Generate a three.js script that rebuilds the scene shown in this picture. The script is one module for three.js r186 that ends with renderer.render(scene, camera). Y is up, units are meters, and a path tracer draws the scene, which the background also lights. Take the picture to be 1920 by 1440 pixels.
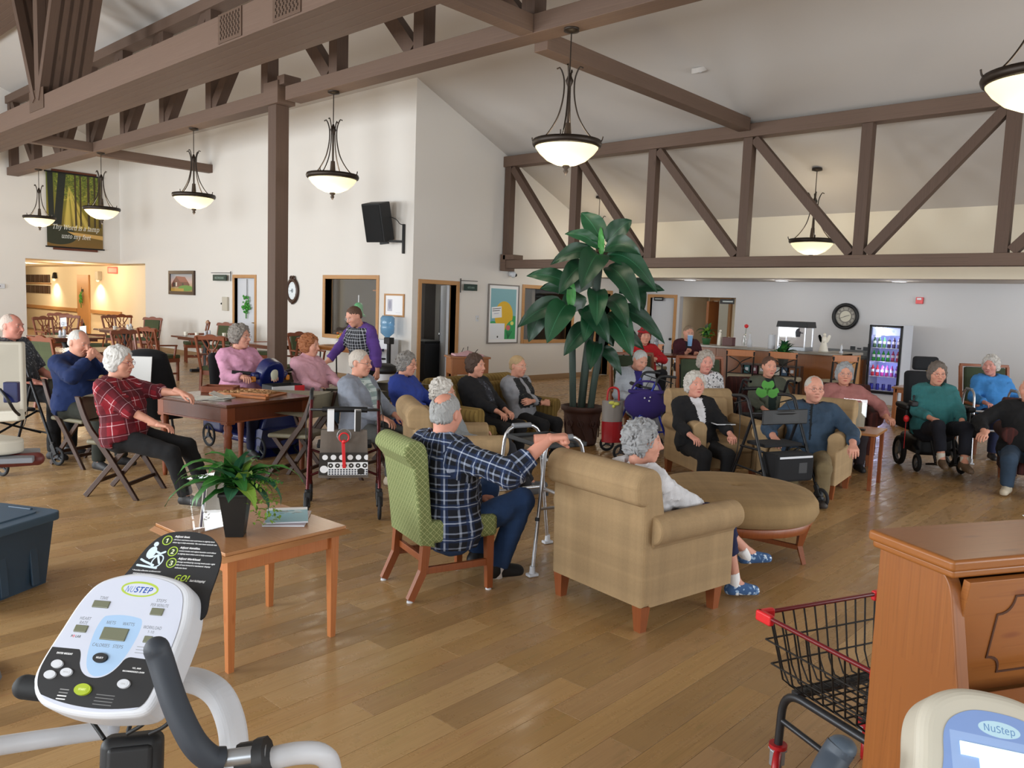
import * as THREE from 'three';
import { RoundedBoxGeometry } from 'three/addons/geometries/RoundedBoxGeometry.js';
import { mergeGeometries } from 'three/addons/utils/BufferGeometryUtils.js';
import { RectAreaLightUniformsLib } from 'three/addons/lights/RectAreaLightUniformsLib.js';
import { createNoise3D } from 'simplex-noise';

// ---------- camera, sky, daylight, exposure ----------
const D2R = Math.PI / 180, PI = Math.PI;
const scene = new THREE.Scene();
const camera = new THREE.PerspectiveCamera(51.58, 4 / 3, 0.05, 100);
camera.position.set(0, 1.68, 0);
camera.rotation.set(-5.78 * D2R, 42.559 * D2R, 2.042 * D2R, 'YXZ');
scene.add(camera);
const renderer = new THREE.WebGLRenderer({ antialias: true });
renderer.toneMapping = THREE.LinearToneMapping;
renderer.toneMappingExposure = 0.58;
renderer.shadowMap.enabled = true;
scene.background = new THREE.Color(0.75, 0.85, 1.0);
RectAreaLightUniformsLib.init();
// daylight through the tall windows of the front wall and the right wall, both behind the camera
const DAY = 36, WINF = [[-22, 2.6], [-17, 2.6], [-12, 2.6], [-7, 2.6], [-2.4, 2.6], [1.8, 2.2]], WINR = [[-1.5, 2.4], [-5.5, 2.4], [-9.5, 2.4], [-13.2, 2.2]];
function daylight(x, y, z, w, h, ry, k = 1) {
  const l = new THREE.RectAreaLight(new THREE.Color(0.9, 0.96, 1.0), DAY * k, w, h);
  l.position.set(x, y, z); l.rotation.y = ry; scene.add(l);   // shines along its own -z
}
for (const [x, w] of WINF) daylight(x, 1.95, 3.86, w, 2.3, 0, x > 0 ? 0.35 : x > -4 ? 0.5 : 1.12);
for (const [z, w] of WINR) daylight(4.86, 1.75, z, w, 1.9, PI / 2, z > -3 ? 0.3 : 0.6);

// ---------- helpers ----------
let seed = 7;
const rnd = () => { seed = (seed + 0x6d2b79f5) | 0; let t = Math.imul(seed ^ (seed >>> 15), 1 | seed); t = (t + Math.imul(t ^ (t >>> 7), 61 | t)) ^ t; return ((t ^ (t >>> 14)) >>> 0) / 4294967296; };
const rr = (a, b) => a + (b - a) * rnd();
const noise = createNoise3D(rnd);
const V = (x, y, z) => new THREE.Vector3(x, y, z), A3 = (a) => new THREE.Vector3(...a);
const used = {};
const numbered = (n) => { const k = used[n] = (used[n] ?? -1) + 1; return k ? n + '_' + String(k).padStart(3, '0') : n; };
const RY0 = 42.56;                       // facing the camera
const col = (c) => new THREE.Color(c);
function mat(c, rough = 0.7, o = {}) { return new THREE.MeshStandardMaterial({ color: c, roughness: rough, ...o }); }
function tag(o, label, category, group, kind) {
  if (label) o.userData.label = label; if (category) o.userData.category = category;
  if (group) o.userData.group = group; if (kind) o.userData.kind = kind; return o;
}
function T(name, label, category, pos = [0, 0, 0], ry = 0, group) {
  const o = new THREE.Group(); o.name = numbered(name); o.position.set(...pos); o.rotation.y = ry * D2R; scene.add(o);
  return tag(o, label, category, group);
}
function copy(src, pos, ry, label, group) {
  const c = src.clone(); c.name = numbered(src.name.replace(/_\d{3}$/, '')); c.userData = { ...src.userData };
  scene.add(c); c.position.set(...pos); c.rotation.set(0, ry * D2R, 0);
  return tag(c, label, null, group);
}
function clean(g) {
  let q = g.index ? g.toNonIndexed() : g;
  for (const k of Object.keys(q.attributes)) if (!['position', 'normal', 'uv', 'color'].includes(k)) q.deleteAttribute(k);
  if (!q.attributes.uv) q.setAttribute('uv', new THREE.BufferAttribute(new Float32Array(q.attributes.position.count * 2), 2));
  return q;
}
function uvm(g, su = 1, sv = su) {        // uv in metres on the plane each triangle faces
  const p = g.attributes.position, uv = g.attributes.uv;
  for (let i = 0; i < p.count; i += 3) {
    const ax = p.getX(i), ay = p.getY(i), az = p.getZ(i), bx = p.getX(i + 1) - ax, by = p.getY(i + 1) - ay, bz = p.getZ(i + 1) - az, cx = p.getX(i + 2) - ax, cy = p.getY(i + 2) - ay, cz = p.getZ(i + 2) - az;
    const nx = Math.abs(by * cz - bz * cy), ny = Math.abs(bz * cx - bx * cz), nz = Math.abs(bx * cy - by * cx);
    for (let j = i; j < i + 3; j++) {
      const x = p.getX(j), y = p.getY(j), z = p.getZ(j);
      if (nx >= ny && nx >= nz) uv.setXY(j, z * su, y * sv); else if (ny >= nz) uv.setXY(j, x * su, z * sv); else uv.setXY(j, x * su, y * sv);
    }
  }
  return g;
}
function merge(gs) { const q = gs.flat(9).map(clean); return q.length === 1 ? q[0] : mergeGeometries(q); }
function P(parent, name, m, gs, o = {}) {
  const g = merge([gs]); if (o.uv !== false) uvm(g, o.uv || 1);
  const me = new THREE.Mesh(g, m); me.castShadow = me.receiveShadow = true;
  if (parent) { me.name = name; parent.add(me); } else { me.name = numbered(name); scene.add(me); }
  if (o.label) me.userData.label = o.label;
  if (o.pos) me.position.set(...o.pos); if (o.ry) me.rotation.y = o.ry * D2R;
  return me;
}
function again(parent, me, name = me.name, pos, ry) {      // another piece that shares geometry and material
  const c = new THREE.Mesh(me.geometry, me.material); c.name = name; c.castShadow = c.receiveShadow = true;
  if (pos) c.position.set(...pos); if (ry !== undefined) c.rotation.y = ry * D2R; parent.add(c); return c;
}
const E3 = (r) => new THREE.Euler(r[0] * D2R, r[1] * D2R, r[2] * D2R, 'YXZ');
function mv(g, x = 0, y = 0, z = 0, rot) { if (rot) g.applyQuaternion(new THREE.Quaternion().setFromEuler(E3(rot))); return g.translate(x, y, z); }
const B = (w, h, d, x = 0, y = 0, z = 0, r = 0.004, rot) => mv(r ? new RoundedBoxGeometry(w, h, d, r > 0.015 ? 3 : 1, Math.min(r, w / 2.01, h / 2.01, d / 2.01)) : new THREE.BoxGeometry(w, h, d), x, y, z, rot);
const CY = (r1, r2, h, x = 0, y = 0, z = 0, rot, n = 20) => mv(new THREE.CylinderGeometry(r1, r2, h, n), x, y, z, rot);
const SP = (r, x = 0, y = 0, z = 0, s = [1, 1, 1], n = 16) => mv(new THREE.SphereGeometry(r, n, Math.ceil(n * 0.7)).scale(...s), x, y, z);
const TO = (R, r, x = 0, y = 0, z = 0, rot, n = 28, arc) => mv(new THREE.TorusGeometry(R, r, 8, n, arc), x, y, z, rot);
function span(g, a, b) { const p = A3(a), q = A3(b), d = q.clone().sub(p), m = new THREE.Matrix4(), z = d.clone().normalize(), up = Math.abs(z.y) > 0.95 ? V(0, 0, 1) : V(0, 1, 0), x = up.clone().cross(z).normalize(), y = z.clone().cross(x); m.makeBasis(x, y, z).setPosition(p.add(q).multiplyScalar(0.5)); return g.applyMatrix4(m); }
const len = (a, b) => A3(a).distanceTo(A3(b));
const BAR = (a, b, w, h = w, r = 0) => span(r ? new RoundedBoxGeometry(w, h, len(a, b), 1, r) : new THREE.BoxGeometry(w, h, len(a, b)), a, b);
const TAPER = (a, b, w1, h1, w2, h2) => { const g = new THREE.BoxGeometry(1, 1, 1), p = g.attributes.position, L = len(a, b); for (let i = 0; i < p.count; i++) { const t = p.getZ(i) > 0; p.setXYZ(i, p.getX(i) * (t ? w2 : w1), p.getY(i) * (t ? h2 : h1), p.getZ(i) * L); } g.computeVertexNormals(); return span(g, a, b); };
const ROD = (a, b, r, r2 = r, n = 10) => span(new THREE.CylinderGeometry(r2, r, len(a, b), n).rotateX(PI / 2), a, b);
const TUBE = (pts, r, o = {}) => new THREE.TubeGeometry(o.poly ? polyCurve(pts, o.poly) : new THREE.CatmullRomCurve3(pts.map(A3), !!o.closed, 'catmullrom', o.t ?? 0.5), o.n || pts.length * 8, r, o.rs || 8, !!o.closed);
function polyCurve(pts, rad) {            // straight runs with rounded bends
  const c = new THREE.CurvePath(), q = pts.map(A3); let prev = q[0];
  for (let i = 1; i < q.length - 1; i++) {
    const a = q[i].clone().add(q[i - 1].clone().sub(q[i]).setLength(Math.min(rad, q[i].distanceTo(q[i - 1]) * 0.48))), b = q[i].clone().add(q[i + 1].clone().sub(q[i]).setLength(Math.min(rad, q[i].distanceTo(q[i + 1]) * 0.48)));
    c.add(new THREE.LineCurve3(prev, a)); c.add(new THREE.QuadraticBezierCurve3(a, q[i], b)); prev = b;
  }
  c.add(new THREE.LineCurve3(prev, q[q.length - 1])); return c;
}
const LA = (pts, n = 28, x = 0, y = 0, z = 0) => mv(new THREE.LatheGeometry(pts.map((p) => new THREE.Vector2(...p)), n), x, y, z);
function shape(pts, holes = []) { const s = new THREE.Shape(pts.map((p) => new THREE.Vector2(...p))); for (const h of holes) s.holes.push(h.isPath ? h : new THREE.Path(h.map((p) => new THREE.Vector2(...p)))); return s; }
const EX = (s, d, o = {}) => new THREE.ExtrudeGeometry(Array.isArray(s) ? shape(s) : s, { depth: d, bevelEnabled: !!o.bv, bevelSize: o.bv || 0, bevelThickness: o.bv || 0, bevelOffset: -(o.bv || 0), bevelSegments: o.bs || 2, curveSegments: o.cs || 10, steps: 1 });
const rrect = (w, h, r) => { const s = new THREE.Shape(), x = -w / 2, y = -h / 2; r = Math.min(r, w / 2.01, h / 2.01); s.moveTo(x + r, y).lineTo(x + w - r, y).quadraticCurveTo(x + w, y, x + w, y + r).lineTo(x + w, y + h - r).quadraticCurveTo(x + w, y + h, x + w - r, y + h).lineTo(x + r, y + h).quadraticCurveTo(x, y + h, x, y + h - r).lineTo(x, y + r).quadraticCurveTo(x, y, x + r, y); return s; };
const rect = (x0, y0, x1, y1) => [[x0, y0], [x1, y0], [x1, y1], [x0, y1]];
function canvas(w, h, draw, o = {}) {
  const c = document.createElement('canvas'); c.width = w; c.height = h; draw(c.getContext('2d'), w, h);
  const t = new THREE.CanvasTexture(c); t.colorSpace = o.data ? THREE.NoColorSpace : THREE.SRGBColorSpace; t.wrapS = t.wrapT = o.clamp ? THREE.ClampToEdgeWrapping : THREE.RepeatWrapping;
  if (o.rep) t.repeat.set(o.rep, o.rep2 || o.rep); return t;
}
// a print laid flat on a face: plane with uv 0..1
const PL = (w, h, x = 0, y = 0, z = 0, rot) => mv(new THREE.PlaneGeometry(w, h), x, y, z, rot);
const print = (w, h, draw, o = {}) => new THREE.MeshStandardMaterial({ map: canvas(w, h, draw, { clamp: true }), roughness: o.r ?? 0.5, ...(o.m || {}) });
// ---------- materials ----------
function grain(c, { base, dark, light, n = 60, knots = 0, w = 512, h = 512 }) {   // wood grain that runs along the canvas's x
  c.fillStyle = base; c.fillRect(0, 0, w, h);
  for (let i = 0; i < n * 6; i++) {
    c.strokeStyle = rnd() < 0.6 ? dark : light; c.globalAlpha = rr(0.04, 0.2); c.lineWidth = rr(0.6, 3.2);
    const y = rnd() * h, a = rr(1, 5), f = rr(0.5, 1.5), ph = rr(0, 6), x0 = rnd() * w * 0.7, x1 = x0 + rr(0.2, 0.9) * w;
    c.beginPath(); for (let x = x0; x <= x1; x += 12) { const yy = y + Math.sin(x / w * f * 6.28 + ph) * a; x === x0 ? c.moveTo(x, yy) : c.lineTo(x, yy); } c.stroke();
  }
  for (let i = 0; i < knots; i++) { const x = rnd() * w, y = rnd() * h; for (let k = 0; k < 5; k++) { c.globalAlpha = 0.12; c.fillStyle = dark; c.beginPath(); c.ellipse(x, y, 22 - k * 4, 6 - k, 0, 0, 7); c.fill(); } }
  c.globalAlpha = 1;
}
const woodTex = (base, dark, light, knots = 2, rot) => canvas(512, 512, (c, w, h) => { if (rot) { c.translate(w, 0); c.rotate(PI / 2); } grain(c, { base, dark, light, knots, w, h }); });
function wood(base, dark, light, rough = 0.45, rep = 1, rot = true, o = {}) { const t = woodTex(base, dark, light, 2, rot); t.repeat.set(rep, rep); return mat('#ffffff', rough, { map: t, ...o }); }
const weave = canvas(128, 128, (c) => { c.fillStyle = '#808080'; c.fillRect(0, 0, 128, 128); for (let y = 0; y < 32; y++) for (let x = 0; x < 32; x++) { const v = (x + y) % 2 ? 150 : 95; c.fillStyle = `rgb(${v},${v},${v})`; c.fillRect(x * 4, y * 4, 3.4, 3.4); } }, { data: true, rep: 10 });
const mott = canvas(256, 256, (c) => { const im = c.createImageData(256, 256); for (let y = 0; y < 256; y++) for (let x = 0; x < 256; x++) { const a = x / 256 * 6.283, b = y / 256 * 6.283, k = (q, s) => noise(Math.cos(a) * q, Math.sin(a) * q, s) + noise(Math.cos(b) * q, Math.sin(b) * q, s + 9); const v = 238 + 7 * k(1.2, 1) + 5 * k(4, 5) + (rnd() - 0.5) * 10, i = (y * 256 + x) * 4; im.data[i] = im.data[i + 1] = im.data[i + 2] = v; im.data[i + 3] = 255; } c.putImageData(im, 0, 0); });
const fabric = (c, rough = 0.92, o = {}) => mat(c, rough, { map: mott, bumpMap: weave, bumpScale: 0.0006, ...o });
const knit = canvas(128, 128, (c) => { c.fillStyle = '#707070'; c.fillRect(0, 0, 128, 128); c.strokeStyle = '#b0b0b0'; c.lineWidth = 3; for (let x = 0; x < 16; x++) { c.beginPath(); for (let y = 0; y <= 128; y += 4) c.lineTo(x * 8 + (y % 8 ? 2 : 5), y); c.stroke(); } }, { data: true, rep: 9 });
const cloth = (c, o = {}) => mat(c, 0.95, { map: mott, bumpMap: knit, bumpScale: 0.0008, ...o });
const M = {
  wall: mat('#dedad4', 0.85), wallWarm: mat('#e6d9bf', 0.85), ceil: mat('#bfbab5', 0.9), beam: wood('#655043', '#4b392e', '#786253', 0.7, 0.7, false),
  beamV: wood('#584438', '#3d2c22', '#6b5546', 0.7, 0.7, true),
  trim: wood('#b98a58', '#8f6134', '#cfa472', 0.45, 1.5), trimH: wood('#b98a58', '#8f6134', '#cfa472', 0.45, 1.5, false), base: mat('#9a7c5a', 0.6),
  oak: wood('#8f5526', '#5f3413', '#a56a35', 0.38, 1.2), oakH: wood('#935a2a', '#633716', '#a86c38', 0.3, 1.2, false),
  cherry: wood('#8a4a25', '#5b2b12', '#a05e33', 0.4, 2), maple: wood('#b5703f', '#8d5024', '#c68550', 0.32, 1.5), mapleH: wood('#a9764b', '#8a5a33', '#bb8a5e', 0.26, 1.2, false),
  dark: wood('#3b2417', '#241209', '#533322', 0.42, 2), mahog: wood('#5e2c14', '#3a1708', '#7a3f1f', 0.35, 2), mahogH: wood('#5a2f1a', '#3a1708', '#7a3f1f', 0.22, 2, false), chip: wood('#7b3d1e', '#4a200d', '#96532d', 0.42, 2),
  tan: fabric('#a88d68'), tan2: fabric('#9c8058'), iron: mat('#1d1916', 0.5, { metalness: 0.4 }), black: mat('#101114', 0.55), blackFab: fabric('#15161a'), rubber: mat('#17181b', 0.75),
  alu: mat('#c9ccd2', 0.28, { metalness: 0.9 }), chrome: mat('#d8dade', 0.15, { metalness: 1 }), white: mat('#cfd2d8', 0.4), cream: mat('#bfb9aa', 0.5), grey: mat('#7d8086', 0.6), dgrey: mat('#34373c', 0.6),
  greenV: fabric('#3b4630'), olive: fabric('#4b5234'), vinyl: mat('#7d7660', 0.55, { map: mott }), glass: new THREE.MeshPhysicalMaterial({ color: '#ffffff', transmission: 1, roughness: 0.03, thickness: 0, ior: 1.5 }),
  navy: mat('#141d52', 0.28), red: mat('#b3161d', 0.4), redP: mat('#d8262c', 0.35), silver: mat('#9fa3a8', 0.35, { metalness: 0.6 }), ceramic: mat('#e8e2d4', 0.35), terra: mat('#45281f', 0.6), gold: mat('#8a6f3d', 0.35, { metalness: 0.7 }), bronze: mat('#2e241c', 0.45, { metalness: 0.5 }),
};
// ---------- the room: x runs along the trusses, z across them ----------
const XB = -11.6, ZA = -9.77, XC = -25.25, ZR = -12.25, ZM = -6.95, ZS = -15.08, ZF = -16.9, ZRIDGE = -5.25, X1 = 5, Z1 = 4;
const ceilY = (z) => 4.78 - 0.41 * (Math.abs(z - ZRIDGE) - 6.85);
const S = (name, m, gs, o) => tag(P(null, name, m, gs, o), null, null, null, 'structure');
// floor: planks 0.152 x 1.22 m along z
{
  const fl = new THREE.Group(); fl.name = 'floor'; fl.userData.kind = 'structure'; scene.add(fl);
  P(fl, 'subfloor', M.dgrey, B(37, 0.1, 22, -12.9 + 0, -0.062, -6.5, 0));
  const tones = [['#a98658', '#83633b', '#bd9b6c'], ['#a07d4f', '#7b5b35', '#b59264'], ['#b08e61', '#8c6c44', '#c3a478'], ['#98784f', '#74573a', '#ae8d62'], ['#ac885a', '#866640', '#c09e70'], ['#a38159', '#7e6040', '#b89870']];
  const tex = canvas(2048, 1536, (c) => {
    for (let k = 0; k < 12; k++) { c.save(); c.translate(0, k * 128); c.beginPath(); c.rect(0, 0, 2048, 128); c.clip(); const [base, dark, light] = tones[k % 6]; grain(c, { base, dark, light, n: 26, knots: 0, w: 2048, h: 128 }); for (let i = 0; i < 5; i++) { const x = rnd() * 2048, y = rnd() * 128; for (let q = 0; q < 6; q++) { c.globalAlpha = 0.045; c.fillStyle = dark; c.beginPath(); c.ellipse(x, y, rr(60, 190) * (1 - q / 7), rr(5, 13) * (1 - q / 7), 0, 0, 7); c.fill(); } } c.restore(); }
  }, { clamp: true });
  const fm = mat('#ffffff', 0.33, { map: tex });
  const rough = canvas(256, 256, (c) => { const im = c.createImageData(256, 256); for (let i = 0; i < 65536; i++) { const x = i % 256, y = i >> 8, v = 100 + 34 * noise(x / 40, y / 9, 3) + 20 * (rnd() - 0.5); im.data.set([v, v, v, 255], i * 4); } c.putImageData(im, 0, 0); }, { data: true }); fm.roughnessMap = rough; fm.roughness = 0.82;
  const W = 0.152, L = 1.22;
  const variant = (k) => { const g = clean(new RoundedBoxGeometry(W - 0.0012, 0.012, L - 0.0012, 1, 0.0012)).translate(0, -0.006, 0), p = g.attributes.position, uv = g.attributes.uv; for (let i = 0; i < p.count; i++) uv.setXY(i, 0.02 + (p.getZ(i) / L + 0.5) * 0.94, (k + 0.5 + p.getX(i) / W * 0.9) / 12); return g; };
  const lite = (k) => { const g = clean(new THREE.BoxGeometry(W - 0.0012, 0.012, L - 0.0012)).translate(0, -0.006, 0), p = g.attributes.position, uv = g.attributes.uv; for (let i = 0; i < p.count; i++) uv.setXY(i, 0.02 + (p.getZ(i) / L + 0.5) * 0.94, (k + 0.5 + p.getX(i) / W * 0.9) / 12); return g; };
  const vs = [...Array(12)].map((_, k) => variant(k)), ls = [...Array(12)].map((_, k) => lite(k)), spots = [];
  for (let i = 0, x = X1 - W / 2; x > -31.2; x -= W, i++) for (let z = Z1 + L - ((i * 0.413 + rnd() * 0.25) % 1) * L; z > -17.4; z -= L) { if (z - L / 2 > Z1 + 0.2) continue; spots.push([x, z, (Math.floor(rnd() * 12)), rnd() < 0.5]); }
  const vis = (x, z) => { const a = Math.atan2(-x, -z) / D2R, d = Math.hypot(x, z); return Math.abs(a - 42.6) < 37 && d > 1.9 ? d : 1e3 + d; };
  spots.sort((a, b) => vis(a[0], a[1]) - vis(b[0], b[1]));
  const rest = [];
  spots.forEach(([x, z, k, f], i) => {
    if (i < 300) { const me = new THREE.Mesh(vs[k], fm); me.name = i ? 'plank_' + String(i).padStart(3, '0') : 'plank'; me.position.set(x, 0, z); if (f) me.rotation.y = PI; me.receiveShadow = true; fl.add(me); }
    else { const g = ls[k].clone(); if (f) g.rotateY(PI); rest.push(g.translate(x, 0, z)); }
  });
  const me = P(fl, 'plank_field', fm, rest, { uv: false }); me.userData.kind = 'stuff';
}
// gabled section used by the end walls (2-D in z,y)
const gable = (z0, z1) => { const pts = [[z0, 0], [z0, ceilY(z0)]]; if (z0 < ZRIDGE && z1 > ZRIDGE) pts.push([ZRIDGE, ceilY(ZRIDGE)]); pts.push([z1, ceilY(z1)], [z1, 0]); return pts; };
const alongX = (pts, holes, z, t = 0.16) => mv(EX(shape(pts, holes), t), 0, 0, z);             // shape in x,y; thickness towards +z
const alongZ = (pts, holes, x, t = 0.16) => EX(shape(pts.map(([z, y]) => [-z, y]), holes.map((h) => h.map(([z, y]) => [-z, y]))), t).rotateY(PI / 2).translate(x, 0, 0);   // thickness towards +x
const DA = [-18.3, -17.34, 2.06], WA = [-14.44, -12.68, 0.9, 2.06], DB = [-10.9, -9.99, 2.0], WB = [-14.6, -12.93, 0.9, 2.02], DB2 = [-16.1, -15.55, 2.0];
S('wall_back', M.wall, alongX([[XC - 0.16, 2.45], [-23.46, 2.45], [-23.46, 0], [XB, 0], [XB, 5.76], [XC - 0.16, 5.76]], [rect(DA[0], 0.001, DA[1], DA[2]), rect(WA[0], WA[2], WA[1], WA[3])], ZA - 0.16));
S('wall_side', M.wall, alongZ([[-17, 0], [-17, ceilY(-17) + 0.4], ...[[ZA - 0.16, ceilY(ZA - 0.16) + 0.02], [ZA - 0.16, 0]]], [rect(DB[0], 0.001, DB[1], DB[2]), rect(WB[0], WB[2], WB[1], WB[3]), rect(DB2[0], 0.001, DB2[1], DB2[2])], XB - 0.16));
S('wall_left', M.wall, alongZ([[ZA, 2.46], [ZA, ceilY(ZA)], [ZRIDGE, ceilY(ZRIDGE)], [Z1, ceilY(Z1)], [Z1, 0], [-7.22, 0], [-7.22, 2.46]], [], XC - 0.16));
S('wall_soffit', mat('#ddd3bf', 0.85), alongX([[XB, 2.36], [X1, 2.36], [X1, 3.7], [XB, 3.7]], [], ZS - 0.12, 0.12));
S('wall_far', mat('#c6c6c8', 0.85), alongX([[XB, 0], [-10.95, 0], [-10.95, 1.95], [-10.27, 1.95], [-10.27, 0], [-10.12, 0], [-10.12, 1.99], [-8.66, 1.99], [-8.66, 0], [X1, 0], [X1, 2.5], [XB, 2.5]], [], ZF - 0.16));
const winHoles = (ws, k) => ws.map(([c, w]) => rect(c - w / 2, 0.8, c + w / 2, k));
S('wall_front', M.wall, alongX([[XC - 0.16, 0], [X1 + 0.16, 0], [X1 + 0.16, ceilY(Z1) + 0.1], [XC - 0.16, ceilY(Z1) + 0.1]], winHoles(WINF, 3.1), Z1));
S('wall_right', M.wall, alongZ([[ZF, 0], [ZF, 2.5], [ZS, 2.5], [ZS, ceilY(ZS)], [ZRIDGE, ceilY(ZRIDGE)], [Z1, ceilY(Z1)], [Z1, 0]], winHoles(WINR, 2.7), X1));
for (const [i, [x, w]] of WINF.entries()) S('window_' + (i + 1), M.trimH, [B(w + 0.16, 0.08, 0.2, x, 0.76, Z1 + 0.05), B(w + 0.16, 0.08, 0.2, x, 3.14, Z1 + 0.05), ...[-1, 0, 1].map((s) => B(0.07, 2.34, 0.16, x + s * w / 2, 1.95, Z1 + 0.06))]);
for (const [i, [z, w]] of WINR.entries()) S('window_' + (i + 7), M.trim, [B(0.2, 0.08, w + 0.16, X1 + 0.05, 0.76, z), B(0.2, 0.08, w + 0.16, X1 + 0.05, 2.74, z), ...[-1, 0, 1].map((s) => B(0.16, 1.94, 0.07, X1 + 0.06, 1.75, z + s * w / 2))]);
// ceilings
const slab = (pts, x0, x1, t = 0.15) => alongZ([...pts, ...pts.slice().reverse().map(([z, y]) => [z, y + t])], [], x0, x1 - x0);
S('ceiling', M.ceil, slab([[ZS - 0.12, ceilY(ZS - 0.12)], [ZRIDGE, ceilY(ZRIDGE)], [Z1 + 0.2, ceilY(Z1 + 0.2)]], XC - 0.16, X1 + 0.16));
S('ceiling_low', M.ceil, B(X1 - XB, 0.1, ZS - 0.12 - ZF, (X1 + XB) / 2, 2.41, (ZS - 0.12 + ZF) / 2, 0));
S('ceiling_hall', M.wallWarm, [B(13.5, 0.1, 8.6, -32.1, 2.505, -6.3, 0), B(15.6, 0.1, 0.66, -31.2, 2.505, -10.27, 0)]);
// the hall beyond the corner opening
S('wall_hall', M.wallWarm, [B(15.8, 2.5, 0.14, -31.36, 1.25, -10.6, 0), B(0.14, 2.5, 12, -38.9, 1.25, -8, 0), B(13.7, 2.5, 0.14, -32, 1.25, -2, 0), B(0.12, 2.45, 0.8, -23.4, 1.225, -10.2, 0)]);
S('floor_hall', mat('#7a6046', 0.4), B(8.2, 0.1, 10, -35.2, -0.055, -7, 0));
S('trim_1', M.trimH, [B(7.9, 0.13, 0.06, -35, 0.89, -10.5, 0.01), B(2.6, 0.13, 0.06, -28.4, 0.89, -10.5, 0.01)]);
const bb = (x0, z0, x1, z1) => B(Math.abs(x1 - x0) || 0.02, 0.11, Math.abs(z1 - z0) || 0.02, (x0 + x1) / 2, 0.055, (z0 + z1) / 2, 0.003);
S('baseboard_back', M.base, [bb(-23.46, ZA + 0.01, DA[0] - 0.09, ZA + 0.01), bb(DA[1] + 0.09, ZA + 0.01, XB, ZA + 0.01)]);
S('baseboard_side', M.base, [bb(XB + 0.01, ZA, XB + 0.01, DB[1] + 0.09), bb(XB + 0.01, DB[0] - 0.09, XB + 0.01, DB2[1] + 0.09), bb(XB + 0.01, DB2[0] - 0.09, XB + 0.01, ZF)]);
S('baseboard_left', M.base, bb(XC + 0.01, -7.22, XC + 0.01, Z1));
S('baseboard_far', M.base, [bb(XB, ZF + 0.01, -11.03, ZF + 0.01), bb(-8.66, ZF + 0.01, X1, ZF + 0.01)]);
// door and window casings: one frame each
const caseX = (x0, x1, y0, y1, z, w = 0.08) => [B(w, y1 - y0 + (y0 ? 2 * w : w), 0.2, x0 - w / 2, (y0 + y1) / 2 + (y0 ? 0 : w / 2), z, 0.005), B(w, y1 - y0 + (y0 ? 2 * w : w), 0.2, x1 + w / 2, (y0 + y1) / 2 + (y0 ? 0 : w / 2), z, 0.005), B(x1 - x0, w, 0.2, (x0 + x1) / 2, y1 + w / 2, z, 0.005), ...(y0 ? [B(x1 - x0, w, 0.22, (x0 + x1) / 2, y0 - w / 2, z, 0.005)] : [])];
const caseZ = (z0, z1, y0, y1, x, w = 0.08) => [B(0.2, y1 - y0 + (y0 ? 2 * w : w), w, x, (y0 + y1) / 2 + (y0 ? 0 : w / 2), z0 - w / 2, 0.005), B(0.2, y1 - y0 + (y0 ? 2 * w : w), w, x, (y0 + y1) / 2 + (y0 ? 0 : w / 2), z1 + w / 2, 0.005), B(0.2, w, z1 - z0, x, y1 + w / 2, (z0 + z1) / 2, 0.005), ...(y0 ? [B(0.22, w, z1 - z0, x, y0 - w / 2, (z0 + z1) / 2, 0.005)] : [])];
S('trim_2', M.trim, caseX(DA[0], DA[1], 0, DA[2], ZA - 0.08));
S('trim_3', M.trim, caseZ(DB[0], DB[1], 0, DB[2], XB - 0.08));
S('trim_4', M.trim, caseZ(DB2[0], DB2[1], 0, DB2[2], XB - 0.08));
S('trim_5', M.trim, caseX(-10.95, -10.27, 0, 1.95, ZF - 0.08));
const w1 = S('window_11', M.trimH, caseX(WA[0], WA[1], WA[2], WA[3], ZA - 0.08)), w2 = S('window_12', M.trimH, caseZ(WB[0], WB[1], WB[2], WB[3], XB - 0.08));
P(w1, 'pane', M.glass, B(WA[1] - WA[0], WA[3] - WA[2], 0.008, (WA[0] + WA[1]) / 2, (WA[2] + WA[3]) / 2, ZA - 0.1, 0));
P(w2, 'pane', M.glass, B(0.008, WB[3] - WB[2], WB[1] - WB[0], XB - 0.1, (WB[2] + WB[3]) / 2, (WB[0] + WB[1]) / 2, 0));
// rooms behind the windows and doors
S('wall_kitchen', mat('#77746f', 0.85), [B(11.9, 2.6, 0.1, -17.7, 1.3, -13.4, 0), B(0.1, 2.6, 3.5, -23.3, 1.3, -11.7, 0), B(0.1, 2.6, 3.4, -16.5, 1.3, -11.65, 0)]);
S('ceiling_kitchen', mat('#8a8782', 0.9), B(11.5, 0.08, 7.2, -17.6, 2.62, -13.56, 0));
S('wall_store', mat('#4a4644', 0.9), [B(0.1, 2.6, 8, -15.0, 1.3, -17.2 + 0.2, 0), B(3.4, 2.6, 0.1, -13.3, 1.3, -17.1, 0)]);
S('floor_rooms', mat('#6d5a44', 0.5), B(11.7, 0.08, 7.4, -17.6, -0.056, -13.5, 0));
S('wall_recess', M.wallWarm, [B(0.1, 2.5, 1.4, -10.2, 1.25, -17.75, 0), B(0.1, 2.5, 1.4, -8.58, 1.25, -17.75, 0), B(0.3, 2.5, 0.1, -10.05, 1.25, -18.4, 0), B(0.9, 2.5, 0.1, -9.1, 1.25, -18.4, 0), B(0.5, 0.5, 0.1, -9.7, 2.2, -18.4, 0), B(1.7, 0.1, 1.5, -9.4, 2.05, -17.75, 0), B(3, 2.5, 0.1, -10.4, 1.25, -20.2, 0), B(0.1, 2.5, 1.8, -11.5, 1.25, -19.3, 0), B(0.1, 2.5, 1.8, -8.9, 1.25, -19.3, 0), B(1.7, 0.1, 3.6, -9.4, -0.06, -18.6, 0)]);
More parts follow.
